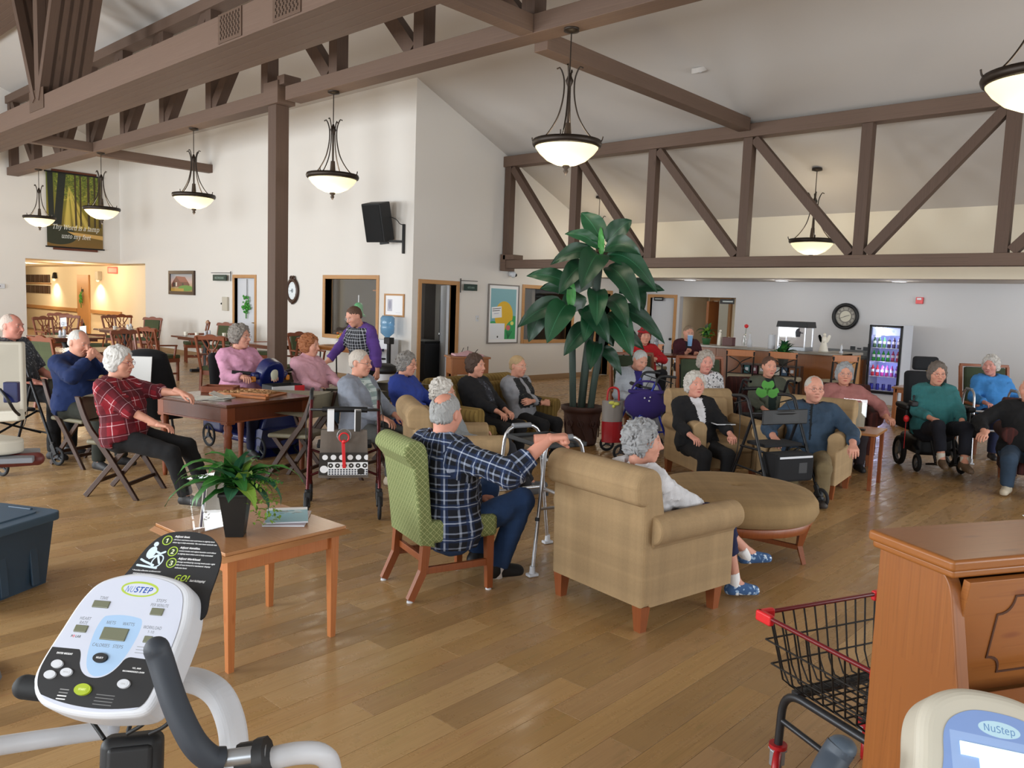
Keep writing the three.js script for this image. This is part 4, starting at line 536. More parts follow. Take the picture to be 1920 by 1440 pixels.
{
  const mk = (lb, y, ry, f, x, z) => { const t = T('magazine', lb, 'magazine', [x, y, z], ry); P(t, 'pages', M.white, B(0.2, 0.008, 0.27, 0, 0.004, 0, 0.001)); P(t, 'cover', cover(f), clean(new THREE.PlaneGeometry(0.202, 0.272)).rotateX(-PI / 2).translate(0, 0.0088, 0), { uv: false }); };
  mk('lower magazine of the pair on the end table', 0.5655, 50, (c) => { c.fillStyle = '#b9a8b0'; c.fillRect(0, 0, 256, 340); }, -3.44, -2.12);
  mk('light blue magazine lying on top at the end table corner', 0.5755, 58, (c) => { c.fillStyle = '#dfe3e6'; c.fillRect(0, 0, 256, 340); c.fillStyle = '#6ba6b8'; c.fillRect(0, 60, 256, 280); for (let i = 0; i < 40; i++) { c.fillStyle = ['#cfe1e6', '#4e4a48', '#8b8f8c', '#b4c9cf'][i % 4]; c.globalAlpha = 0.5; c.beginPath(); c.ellipse(130 + rr(-80, 80), 110 + rr(-40, 40), rr(6, 40), rr(3, 12), rr(-0.5, 0.5), 0, 7); c.fill(); } c.globalAlpha = 1; }, -3.46, -2.13);
}
{ // piano
  const t = T('piano', 'honey oak upright piano at the right edge, its end panel facing the shopping cart', 'piano', [-0.63, 0, -2.165], 60.6);
  // local: front +z, keyboard runs along -x (away); end panel at x = 0
  const L = 1.46, prof = new THREE.Shape(); prof.moveTo(0, 0); prof.lineTo(0, 1.085); prof.lineTo(0.2, 1.085); prof.quadraticCurveTo(0.225, 1.07, 0.232, 1.02); prof.lineTo(0.275, 0.79); prof.lineTo(0.47, 0.76); prof.lineTo(0.47, 0.63); prof.lineTo(0.31, 0.6); prof.lineTo(0.31, 0);
  const end = (x) => P(t, 'end_panel', M.oak, EX(prof, 0.03, { bv: 0.003 }).rotateY(-PI / 2).translate(x, 0, 0));
  end(0); end(L - 0.03);
  const X = L / 2 - 0.03;
  P(t, 'lid', M.oakH, [B(L + 0.05, 0.03, 0.27, X, 1.115, 0.11, 0.01), B(L + 0.03, 0.022, 0.255, X, 1.094, 0.11, 0.008)]);
  P(t, 'back_board', M.oakH, B(L - 0.04, 1.08, 0.02, X, 0.54, 0.012, 0)); P(t, 'lower_board', M.oakH, B(L - 0.04, 0.6, 0.02, X, 0.33, 0.27, 0)); 
  const fb = P(t, 'front_board', M.oakH, B(L - 0.05, 0.3, 0.02, X, 0.93, 0.218, 0.002, [9, 0, 0]));
  const fr = (w, h, q) => { const s = new THREE.Shape(); s.moveTo(-w + q, -h); s.quadraticCurveTo(-w + q, -h + q, -w, -h + q); s.lineTo(-w, h - q); s.quadraticCurveTo(-w + q, h - q, -w + q, h); s.lineTo(w - q, h); s.quadraticCurveTo(w - q, h - q, w, h - q); s.lineTo(w, -h + q); s.quadraticCurveTo(w - q, -h + q, w - q, -h); s.lineTo(-w + q, -h); return s; };
  const o1 = fr(0.6, 0.105, 0.045), i1 = fr(0.595, 0.1, 0.045); o1.holes.push(new THREE.Path(i1.getPoints(6)));
  P(fb, 'routed_line', mat('#4a2710', 0.6), mv(EX(o1, 0.002), X, 0.93, 0.2285, [9, 0, 0]).translate(0, 0, -0.0));
  P(t, 'fallboard', M.oakH, [B(L - 0.05, 0.02, 0.2, X, 0.79, 0.36, 0.008, [8, 0, 0]), B(L - 0.05, 0.05, 0.02, X, 0.765, 0.46, 0.008)]); P(t, 'key_bed', M.oakH, B(L - 0.05, 0.06, 0.2, X, 0.65, 0.36, 0.006));
  for (const x of [0.03, L - 0.09]) P(t, 'leg', M.oak, TAPER([x, 0, 0.43], [x, 0.62, 0.43], 0.045, 0.045, 0.06, 0.06));
  const pp = T('paper', 'white sheet of paper on the piano lid', 'paper', [-0.30, 1.1315, -2.62], 30); P(pp, 'sheet', M.white, B(0.2, 0.002, 0.14, 0, 0, 0, 0));
}
{ // little shopping cart
  const A = [-1.173, -2.618], ux = [0.26, -0.627], uz = [0.5, 0.25], n = (v) => { const l = Math.hypot(...v); return v.map((x) => x / l); }, u = n(ux), w = n(uz), ry = Math.atan2(-u[1], u[0]) / D2R;
  const t = T('shopping_cart', 'small wire shopping cart with red corner caps standing beside the piano', 'cart', [A[0], 0, A[1]], ry);   // local x along the short rail, z along the long rail
  const a = 0.62, b = 0.54, h = 0.62, h0 = 0.37, wr = 0.0035;
  P(t, 'rim', mat('#6e0f18', 0.35), [ROD([0, h, 0], [a, h, 0], 0.008), ROD([0, h, 0], [0, h, b], 0.008), ROD([a, h, 0], [a, h, b], 0.008), ROD([0, h, b], [a, h, b], 0.008)]);
  for (const [x, z] of [[0, 0], [a, 0], [0, b], [a, b]]) { const sx = x ? -1 : 1, sz = z ? -1 : 1; P(t, 'corner_cap', M.redP, [B(0.075, 0.04, 0.024, x + sx * 0.025, h - 0.006, z, 0.008), B(0.024, 0.04, 0.075, x, h - 0.006, z + sz * 0.025, 0.008)]); }
  const wires = [], ins = 0.05, wire = (p) => P(t, 'wire', M.iron, TUBE(p, wr, { poly: 0.03, n: 14, rs: 5 }));
  for (let i = 1; i < 12; i++) { const x = a * i / 12, x2 = ins + (a - 2 * ins) * i / 12; wire([[x, h, 0], [x2, h0, ins], [x2, h0, b - ins], [x, h, b]]); }
  for (let i = 1; i < 10; i++) { const z = b * i / 10, z2 = ins + (b - 2 * ins) * i / 10; wire([[0, h, z], [ins, h0, z2], [a - ins, h0, z2], [a, h, z]]); }
  for (const k of [0.36, 0.7]) { const d = ins * k, y = h - (h - h0) * k; P(t, 'wire_ring', M.iron, [ROD([d, y, d], [a - d, y, d], wr, wr, 5), ROD([d, y, b - d], [a - d, y, b - d], wr, wr, 5), ROD([d, y, d], [d, y, b - d], wr, wr, 5), ROD([a - d, y, d], [a - d, y, b - d], wr, wr, 5)]); }
  const fm = mat('#3c3d40', 0.35, { metalness: 0.6 });
  for (const x of [0.09, a - 0.09]) P(t, 'frame', fm, TUBE([[x, 0.13, 0.04], [x, 0.345, 0.05], [x, 0.345, b - 0.02], [x, 0.13, b - 0.01]], 0.015, { poly: 0.09, n: 40, rs: 10 }));
  P(t, 'brace', fm, [ROD([0.09, 0.23, 0.045], [0.09, 0.2, b - 0.02], 0.011), ROD([a - 0.09, 0.23, 0.045], [a - 0.09, 0.2, b - 0.02], 0.011), BAR([0.09, 0.35, 0.1], [a - 0.09, 0.35, 0.1], 0.03, 0.02), BAR([0.09, 0.35, b - 0.06], [a - 0.09, 0.35, b - 0.06], 0.03, 0.02)]);
  for (const x of [0.09, a - 0.09]) for (const z of [0.04, b - 0.02]) { const c = P(t, 'caster', M.silver, [B(0.05, 0.06, 0.03, x, 0.085, z, 0.004), B(0.045, 0.008, 0.05, x, 0.115, z, 0.002)]); P(c, 'tyre', mat('#a3141c', 0.4), [TO(0.05, 0.014, x - 0.02, 0.062, z + 0.02, [0, 40, 0]), CY(0.032, 0.032, 0.014, x, 0.13, z)]); P(c, 'hub', M.dgrey, CY(0.044, 0.044, 0.026, x - 0.02, 0.062, z + 0.02, [90, 40, 0])); }
}
// ---------- walkers, rollators, scooter, power chair ----------
function wheel(t, x, y, z, R, tyre = M.rubber, hubm = M.dgrey, name = 'wheel', w = 0.026) {
  const k = P(t, name, tyre, TO(R - w / 2, w / 2, 0, 0, 0, [0, 90, 0], 30), { pos: [x, y, z] });
  P(k, 'hub', hubm, [CY(R * 0.22, R * 0.22, w, 0, 0, 0, [0, 0, 90], 14), ...[0, 1, 2].map((i) => BAR([0, 0, 0], [0, Math.cos(i * 2.094) * (R - w), Math.sin(i * 2.094) * (R - w)], R * 0.16, w * 0.6)), TO(R - w, w * 0.22, 0, 0, 0, [0, 90, 0], 24)]); return k;
}
function rollator(label, frame, pos, ry, o = {}) {
  const t = T('rollator', label, 'rollator', [pos[0], 0, pos[1]], ry);
  for (const s of [-1, 1]) {
    const x = s * 0.27;
    P(t, 'front_leg', frame, ROD([x * 0.96, 0.87, -0.06], [x, 0.17, 0.25], 0.014)); P(t, 'rear_leg', frame, ROD([x * 0.97, 0.74, -0.02], [x, 0.12, -0.26], 0.013)); P(t, 'side_bar', frame, [ROD([x, 0.5, 0.1], [x, 0.5, -0.13], 0.011), ROD([x, 0.3, 0.19], [x, 0.32, -0.19], 0.009)]);
    P(t, 'handle', M.black, [TUBE([[x * 0.97, 0.84, -0.05], [x * 0.97, 0.92, -0.09], [x * 0.97, 0.94, -0.16], [x * 0.97, 0.93, -0.29]], 0.015, { n: 16 }), ROD([x * 0.97, 0.91, -0.1], [x * 0.97, 0.86, -0.26], 0.006)]);
    P(t, 'fork', M.black, [BAR([x, 0.2, 0.25], [x + s * 0.0, 0.1, 0.3], 0.05, 0.05, 0.008), CY(0.02, 0.02, 0.07, x, 0.19, 0.25)]);
    wheel(t, x, 0.09, 0.31, 0.09); wheel(t, x, 0.09, -0.29, 0.09);
    P(t, 'brake_cable', M.black, TUBE([[x, 0.88, -0.2], [x * 1.12, 0.7, -0.12], [x * 1.1, 0.4, -0.15], [x, 0.2, -0.26]], 0.004, { n: 20, rs: 5 }));
  }
  P(t, 'seat', M.blackFab, B(0.42, 0.03, 0.24, 0, 0.53, -0.01, 0.01)); P(t, 'cross_brace', frame, [ROD([-0.26, 0.3, 0.1], [0.26, 0.5, 0.05], 0.01), ROD([0.26, 0.3, 0.1], [-0.26, 0.5, 0.05], 0.01)]);
  P(t, 'backrest', M.black, [TUBE([[-0.26, 0.8, -0.02], [-0.15, 0.815, 0.09], [0.15, 0.815, 0.09], [0.26, 0.8, -0.02]], 0.011, { n: 24 }), TUBE([[-0.17, 0.815, 0.085], [0, 0.82, 0.1], [0.17, 0.815, 0.085]], 0.022, { n: 16 })]);
  if (o.basket) { P(t, 'bag', M.blackFab, B(0.42, 0.24, 0.2, 0, 0.36, 0.17, 0.03)); P(t, 'reflective_strip', mat('#c9cdd4', 0.3), B(0.36, 0.018, 0.004, 0, 0.455, 0.272, 0.001)); P(t, 'bag_emblem', print(128, 128, (c) => { c.fillStyle = '#15161a'; c.fillRect(0, 0, 128, 128); c.lineWidth = 16; c.strokeStyle = '#a9c7a5'; c.beginPath(); c.arc(70, 30, 40, 2.4, 0.6 + 6.28 - 1.6); c.stroke(); c.strokeStyle = '#d8e6d5'; c.beginPath(); c.moveTo(20, 58); c.bezierCurveTo(50, 40, 70, 90, 112, 66); c.stroke(); c.strokeStyle = '#7fae78'; c.beginPath(); c.arc(62, 90, 38, 3.4 + 2.2, 2.4); c.stroke(); }), PL(0.09, 0.09, 0.08, 0.36, 0.2715)); P(t, 'strap_back', M.black, B(0.5, 0.13, 0.02, 0, 0.78, 0.1, 0.01)); P(t, 'strap_print', print(512, 128, (c) => { c.fillStyle = '#101114'; c.fillRect(0, 0, 512, 128); c.lineWidth = 9; c.strokeStyle = '#a8b4a6'; c.beginPath(); c.ellipse(70, 56, 34, 16, 0.3, 0, 5); c.stroke(); text(c, 'EVANOVO', 300, 70, 64, '#6b6f74', { w: 330 }); }), PL(0.3, 0.075, 0, 0.78, 0.1105)); }
  return t;
}
M.burg = mat('#4b0f14', 0.25, { metalness: 0.5 }); M.blueFr = mat('#1b2a8c', 0.3, { metalness: 0.3 }); M.blackFr = mat('#15161a', 0.4, { metalness: 0.3 });
rollator('burgundy-framed rollator with a polka-dot tote bag hung on its front', M.burg, [-5.15, -3.68], 54);
rollator('blue-framed rollator with a purple bag hung on it beside the palm', M.blueFr, [-4.98, -7.62], -38);
rollator('black rollator with a black front bag parked before the man in denim blue', M.blackFr, [-2.98, -6.72], 66, { basket: 1 });
rollator('dark rollator with a green shamrock on it before the woman in the olive blazer', M.blackFr, [-3.95, -8.45], 230);
rollator('silver-handled black rollator standing behind the person in the pale jacket', M.blackFr, [-5.4, -9.65], 200);
rollator('black rollator with pale grips at far left beside the seated man in a patterned shirt', M.blackFr, [-8.35, -2.2], 110);
{ // tote hung on the burgundy rollator
  const t = T('tote_bag', 'taupe tote bag with polka dots and a red ribbon tied on it', 'bag', [-4.99, 0, -3.56], 54), taupe = fabric('#6d635a');
  const body = new THREE.BoxGeometry(0.36, 0.36, 0.1, 8, 8, 4), p = body.attributes.position; for (let i = 0; i < p.count; i++) { const y = p.getY(i) / 0.36 + 0.5; p.setZ(i, p.getZ(i) * (1.15 - 0.75 * y) + 0.006 * Math.sin(p.getX(i) * 40)); p.setX(i, p.getX(i) * (1.03 - 0.08 * y)); } body.computeVertexNormals();
  P(t, 'body', taupe, body.translate(0, 0.5, 0.02));
  P(t, 'pocket', print(512, 256, (c) => { c.fillStyle = '#2b2723'; c.fillRect(0, 0, 512, 256); const dot = (x, y, r, f) => { c.fillStyle = f; c.beginPath(); c.arc(x, y, r, 0, 7); c.fill(); }; c.fillStyle = '#e9eaec'; c.fillRect(90, 110, 422, 146); for (let i = 0; i < 6; i++) { dot(60 + i * 88, 55, 30, '#e9eaec'); dot(120 + i * 72, 148, 26, '#2b2723'); dot(120 + i * 72, 148, 9, '#e9eaec'); } for (let i = 0; i < 14; i++) for (let j = 0; j < 3; j++) { c.fillStyle = '#2b2f3c'; c.fillRect(100 + i * 30, 188 + j * 24, 20, 16); } dot(50, 190, 42, '#e9eaec'); dot(440, 215, 38, '#2b2723'); }, { r: 0.8 }), clean(new THREE.PlaneGeometry(0.36, 0.17)).rotateX(-0.1).translate(0, 0.43, 0.088), { uv: false });
  for (const x of [-0.1, 0.1]) P(t, 'strap', print(64, 256, (c) => { c.fillStyle = '#e6e7ea'; c.fillRect(0, 0, 64, 256); c.fillStyle = '#2b2723'; for (let i = 0; i < 5; i++) { c.beginPath(); c.arc(i % 2 ? 10 : 54, i * 56, 22, 0, 7); c.fill(); } }), [B(0.05, 0.16, 0.006, x, 0.75, 0.045, 0.002), B(0.05, 0.006, 0.05, x, 0.832, 0.02, 0.002)], { uv: 6 });
  P(t, 'ribbon', M.redP, [B(0.025, 0.2, 0.006, 0, 0.5, 0.1, 0.003, [-6, 0, 3]), TO(0.035, 0.006, 0, 0.63, 0.085), SP(0.016, 0, 0.6, 0.09)]); P(t, 'key_ring', M.silver, TO(0.05, 0.003, 0, 0.645, 0.08));
}
{ const t = T('shoulder_bag', 'purple quilted bag hanging from the blue rollator', 'bag', [-4.86, 0, -7.5], 42), m = fabric('#33246b'); const g = new THREE.SphereGeometry(0.24, 22, 16).scale(1, 0.72, 0.42); P(t, 'body', m, [g.translate(0, 0.62, 0.05), B(0.4, 0.04, 0.1, 0, 0.76, 0.05, 0.015)]); P(t, 'strap', m, TUBE([[-0.18, 0.74, 0.05], [-0.1, 0.86, 0.03], [0.1, 0.86, 0.03], [0.18, 0.74, 0.05]], 0.012)); P(t, 'stud', M.white, [SP(0.01, -0.03, 0.7, 0.145), SP(0.01, 0.02, 0.67, 0.15), SP(0.008, 0.03, 0.71, 0.145)]); }
{ const t = T('carrier_bag', 'grey and red plastic carrier bag with a yellow bow beside the palm pot', 'bag', [-5.24, 0, -7.42], 45); const mk = (m, y0, y1, w) => { const g = new THREE.CylinderGeometry(w, w * 0.94, y1 - y0, 16, 4), p = g.attributes.position; for (let i = 0; i < p.count; i++) p.setZ(i, p.getZ(i) * 0.5 + 0.008 * Math.sin(p.getY(i) * 30 + p.getX(i) * 20)); g.computeVertexNormals(); return g.translate(0, (y0 + y1) / 2, 0); }; P(t, 'upper', mat('#8d8680', 0.5), mk(0, 0.38, 0.62, 0.125)); P(t, 'lower', mat('#a1131b', 0.45), mk(0, 0.14, 0.38, 0.12)); P(t, 'handle', M.red, TUBE([[-0.07, 0.6, 0], [-0.05, 0.75, 0], [0.05, 0.75, 0], [0.07, 0.6, 0]], 0.012)); P(t, 'bow', mat('#c9c95a', 0.6), [SP(0.03, -0.02, 0.6, 0.06, [1.3, 0.7, 0.6]), SP(0.03, 0.03, 0.59, 0.06, [1.3, 0.7, 0.6]), SP(0.02, 0.0, 0.56, 0.065)]); }
{ const m = mat('#3f8a26', 0.6, { side: THREE.DoubleSide }), t = T('shamrock', 'green paper shamrock on the dark rollator of the woman in the blazer', 'decoration', [-3.8, 0.78, -8.28], 48); P(t, 'leaf', m, [[-0.06, 0.02], [0.06, 0.02], [0, 0.1]].map(([x, y]) => EX(spl([[0, -0.05], [0.07, 0], [0.05, 0.06], [0, 0.045], [-0.05, 0.06], [-0.07, 0]]), 0.004).translate(x, y, 0))); }
function frameWalker(label, pos, ry, tray) {
  const t = T('walking_frame', label, 'walker', [pos[0], 0, pos[1]], ry);
  for (const s of [-1, 1]) {
    const x = s * 0.27;
    P(t, 'side_frame', M.alu, TUBE([[x, 0.02, -0.22], [x * 0.93, 0.86, -0.14], [x * 0.93, 0.86, 0.12], [x, 0.02, 0.24]], 0.0127, { poly: 0.1, n: 50, rs: 10 })); P(t, 'grip', M.grey, ROD([x * 0.93, 0.86, -0.09], [x * 0.93, 0.86, 0.05], 0.018)); P(t, 'side_rail', M.alu, ROD([x * 0.97, 0.42, -0.18], [x * 0.97, 0.42, 0.18], 0.01));
    for (const z of [-0.22, 0.24]) { P(t, 'glide', M.white, [B(0.05, 0.02, 0.07, x, 0.012, z, 0.006), CY(0.017, 0.02, 0.05, x, 0.04, z)]); P(t, 'collar', M.dgrey, CY(0.0145, 0.0145, 0.02, x * 0.985, 0.36, z * 0.89)); }
  }
  P(t, 'cross_bar', M.alu, [ROD([-0.255, 0.62, 0.16], [0.255, 0.62, 0.16], 0.0127), ROD([-0.26, 0.4, 0.19], [0.26, 0.4, 0.19], 0.0127)]);
  if (tray) P(t, 'tray', M.black, [B(0.44, 0.012, 0.34, 0, 0.79, 0.02, 0.004), B(0.44, 0.03, 0.01, 0, 0.8, 0.185, 0.003), B(0.44, 0.03, 0.01, 0, 0.8, -0.145, 0.003), B(0.01, 0.03, 0.34, 0.215, 0.8, 0.02, 0.003), B(0.01, 0.03, 0.34, -0.215, 0.8, 0.02, 0.003)]);
}
frameWalker('aluminium walking frame with a black tray beside the man in plaid', [-3.31, -3.93], 163, true);
frameWalker('aluminium walking frame in front of the woman in light blue at far right', [-2.15, -10.75], 36, false);
{ // mobility scooter
  const t = T('mobility_scooter', 'navy mobility scooter ridden by the woman in a pink sweatshirt behind the game table', 'mobility scooter', [-7.92, 0, -4.38], 92);
  P(t, 'deck', M.navy, [B(0.5, 0.08, 0.6, 0, 0.17, 0.2, 0.03), B(0.52, 0.2, 0.42, 0, 0.27, -0.3, 0.05)]);
  P(t, 'front_cowl', M.navy, mv(EX(spl([[-0.22, 0.12], [-0.2, 0.34], [-0.1, 0.5], [0.1, 0.5], [0.2, 0.34], [0.22, 0.12]]), 0.08, { bv: 0.02 }), 0, 0, 0.52)); P(t, 'fender', M.navy, new THREE.CylinderGeometry(0.17, 0.17, 0.5, 20, 1, false, 0, PI).rotateZ(PI / 2).rotateX(-PI / 2 + 0.3).translate(0, 0.15, 0.65));
  for (const s of [-1, 1]) { wheel(t, s * 0.24, 0.12, 0.62, 0.12); wheel(t, s * 0.26, 0.13, -0.35, 0.13); P(t, 'armrest', M.black, [B(0.07, 0.05, 0.3, s * 0.3, 0.68, -0.1, 0.02), BAR([s * 0.3, 0.45, -0.22], [s * 0.3, 0.67, -0.2], 0.03, 0.03)]); }
  P(t, 'seat', M.blackFab, B(0.5, 0.1, 0.46, 0, 0.52, -0.12, 0.04)); P(t, 'backrest', M.blackFab, B(0.46, 0.46, 0.1, 0, 0.8, -0.38, 0.045, [-8, 0, 0])); P(t, 'seat_post', M.black, CY(0.05, 0.06, 0.2, 0, 0.4, -0.15));
  P(t, 'tiller', M.black, [BAR([0, 0.3, 0.56], [0, 0.78, 0.42], 0.07, 0.07, 0.02), TUBE([[0, 0.5, 0.5], [0.05, 0.6, 0.52], [0, 0.7, 0.45]], 0.02)]);
  P(t, 'tiller_head', M.navy, [mv(EX(spl([[-0.12, -0.1], [-0.14, 0.02], [-0.09, 0.14], [0, 0.17], [0.09, 0.14], [0.14, 0.02], [0.12, -0.1], [0, -0.13]]), 0.1, { bv: 0.025, bs: 3 }), 0, 0.86, 0.38, [18, 0, 0]), B(0.42, 0.08, 0.08, 0, 0.84, 0.42, 0.03)]);
  P(t, 'emblem', mat('#b8b6a0', 0.5), SP(0.055, 0, 0.86, 0.515, [0.8, 1.4, 0.3])); P(t, 'brand_plate', mat('#dfe3ea', 0.5), B(0.1, 0.025, 0.01, 0, 0.965, 0.475, 0.003, [-18, 0, 0]));
  for (const s of [-1, 1]) { P(t, 'handlebar', M.black, ROD([s * 0.15, 0.86, 0.4], [s * 0.36, 0.88, 0.3], 0.018)); P(t, 'indicator', mat('#c97a1a', 0.3), B(0.05, 0.06, 0.05, s * 0.2, 0.81, 0.44, 0.015)); }
  P(t, 'basket', M.black, [B(0.34, 0.04, 0.2, 0, 0.62, 0.66, 0.01), B(0.34, 0.16, 0.01, 0, 0.69, 0.76, 0.003), B(0.34, 0.16, 0.01, 0, 0.69, 0.56, 0.003), B(0.01, 0.16, 0.2, 0.17, 0.69, 0.66, 0.003), B(0.01, 0.16, 0.2, -0.17, 0.69, 0.66, 0.003)]);
  P(t, 'number_plate', mat('#e4e6ea', 0.4), B(0.26, 0.09, 0.012, -0.06, 0.715, 0.772, 0.003)); P(t, 'red_reflector', M.redP, B(0.12, 0.09, 0.014, 0.13, 0.715, 0.772, 0.003));
}
{ // power wheelchair
  const t = T('power_wheelchair', 'black power wheelchair carrying the woman in a teal sweater', 'wheelchair', [-2.52, 0, -9.75], 36);
  P(t, 'base', M.black, [B(0.4, 0.2, 0.55, 0, 0.26, -0.1, 0.05), B(0.3, 0.1, 0.3, 0, 0.4, -0.1, 0.03)]);
  for (const s of [-1, 1]) { wheel(t, s * 0.28, 0.17, -0.1, 0.17, M.rubber, M.silver, 'wheel', 0.06); wheel(t, s * 0.23, 0.1, 0.3, 0.1, M.rubber, M.silver, 'caster', 0.045); P(t, 'caster_arm', M.black, BAR([s * 0.2, 0.25, 0.1], [s * 0.23, 0.22, 0.3], 0.04, 0.04)); P(t, 'armrest', M.black, [B(0.09, 0.06, 0.36, s * 0.32, 0.7, 0.06, 0.025), BAR([s * 0.32, 0.46, -0.1], [s * 0.32, 0.68, -0.08], 0.035, 0.035), B(0.05, 0.22, 0.3, s * 0.32, 0.56, 0.02, 0.02)]); P(t, 'footplate', M.black, B(0.15, 0.02, 0.24, s * 0.1, 0.13, 0.5, 0.006, [-12, 0, 0])); P(t, 'leg_rest', M.black, ROD([s * 0.12, 0.45, 0.28], [s * 0.1, 0.14, 0.46], 0.015)); }
  P(t, 'seat', M.blackFab, B(0.5, 0.1, 0.48, 0, 0.46, 0.02, 0.04)); P(t, 'backrest', M.blackFab, B(0.46, 0.55, 0.1, 0, 0.8, -0.25, 0.045, [-8, 0, 0])); P(t, 'headrest', M.blackFab, B(0.28, 0.16, 0.08, 0, 1.16, -0.31, 0.035)); P(t, 'joystick', M.black, [B(0.07, 0.06, 0.12, -0.32, 0.75, 0.3, 0.015), CY(0.01, 0.008, 0.06, -0.32, 0.8, 0.3), SP(0.014, -0.32, 0.83, 0.3)]); P(t, 'keyring', M.redP, [SP(0.03, -0.38, 0.58, 0.3, [1, 1.3, 1]), ROD([-0.38, 0.55, 0.3], [-0.38, 0.25, 0.3], 0.004)]); P(t, 'side_bag', M.blackFab, B(0.12, 0.26, 0.3, 0.42, 0.5, -0.05, 0.04));
}
{ // coat draped over a walker with a newspaper on it
  const t = T('draped_walker', 'walker covered by a black coat with a folded newspaper, behind the game table', 'walker', [-9.0, 0, -3.75], 60), g = new THREE.CylinderGeometry(0.2, 0.36, 0.72, 28, 12, true), p = g.attributes.position; for (let i = 0; i < p.count; i++) { const a = Math.atan2(p.getZ(i), p.getX(i)), y = 0.5 - p.getY(i) / 0.72, k = 1 + 0.09 * y * Math.sin(a * 7) + 0.05 * Math.sin(a * 3 + y * 4); p.setX(i, p.getX(i) * k * 1.05); p.setZ(i, p.getZ(i) * k * 0.8); } g.computeVertexNormals();
  P(t, 'coat', M.blackFab, [g.translate(0, 0.62, 0), SP(0.21, 0, 0.95, 0, [1.05, 0.4, 0.8])]); for (const [x, z] of [[-0.25, 0.2], [0.25, 0.2], [-0.25, -0.2], [0.25, -0.2]]) { P(t, 'leg', M.dgrey, ROD([x, 0.1, z], [x * 0.8, 0.6, z * 0.8], 0.014)); wheel(t, x, 0.07, z, 0.07); }
  const n = T('newspaper', 'folded newspaper hung over the black coat behind the game table', 'newspaper', [-8.82, 0, -3.62], 50); P(n, 'sheet', print(128, 128, (c) => { c.fillStyle = '#d9d9d6'; c.fillRect(0, 0, 128, 128); c.fillStyle = '#777'; for (let i = 0; i < 14; i++) c.fillRect(8, 8 + i * 9, rr(40, 110), 3); }), [B(0.26, 0.28, 0.012, 0, 0.83, 0.08, 0.003, [-12, 0, 0])], { uv: 4 });
}
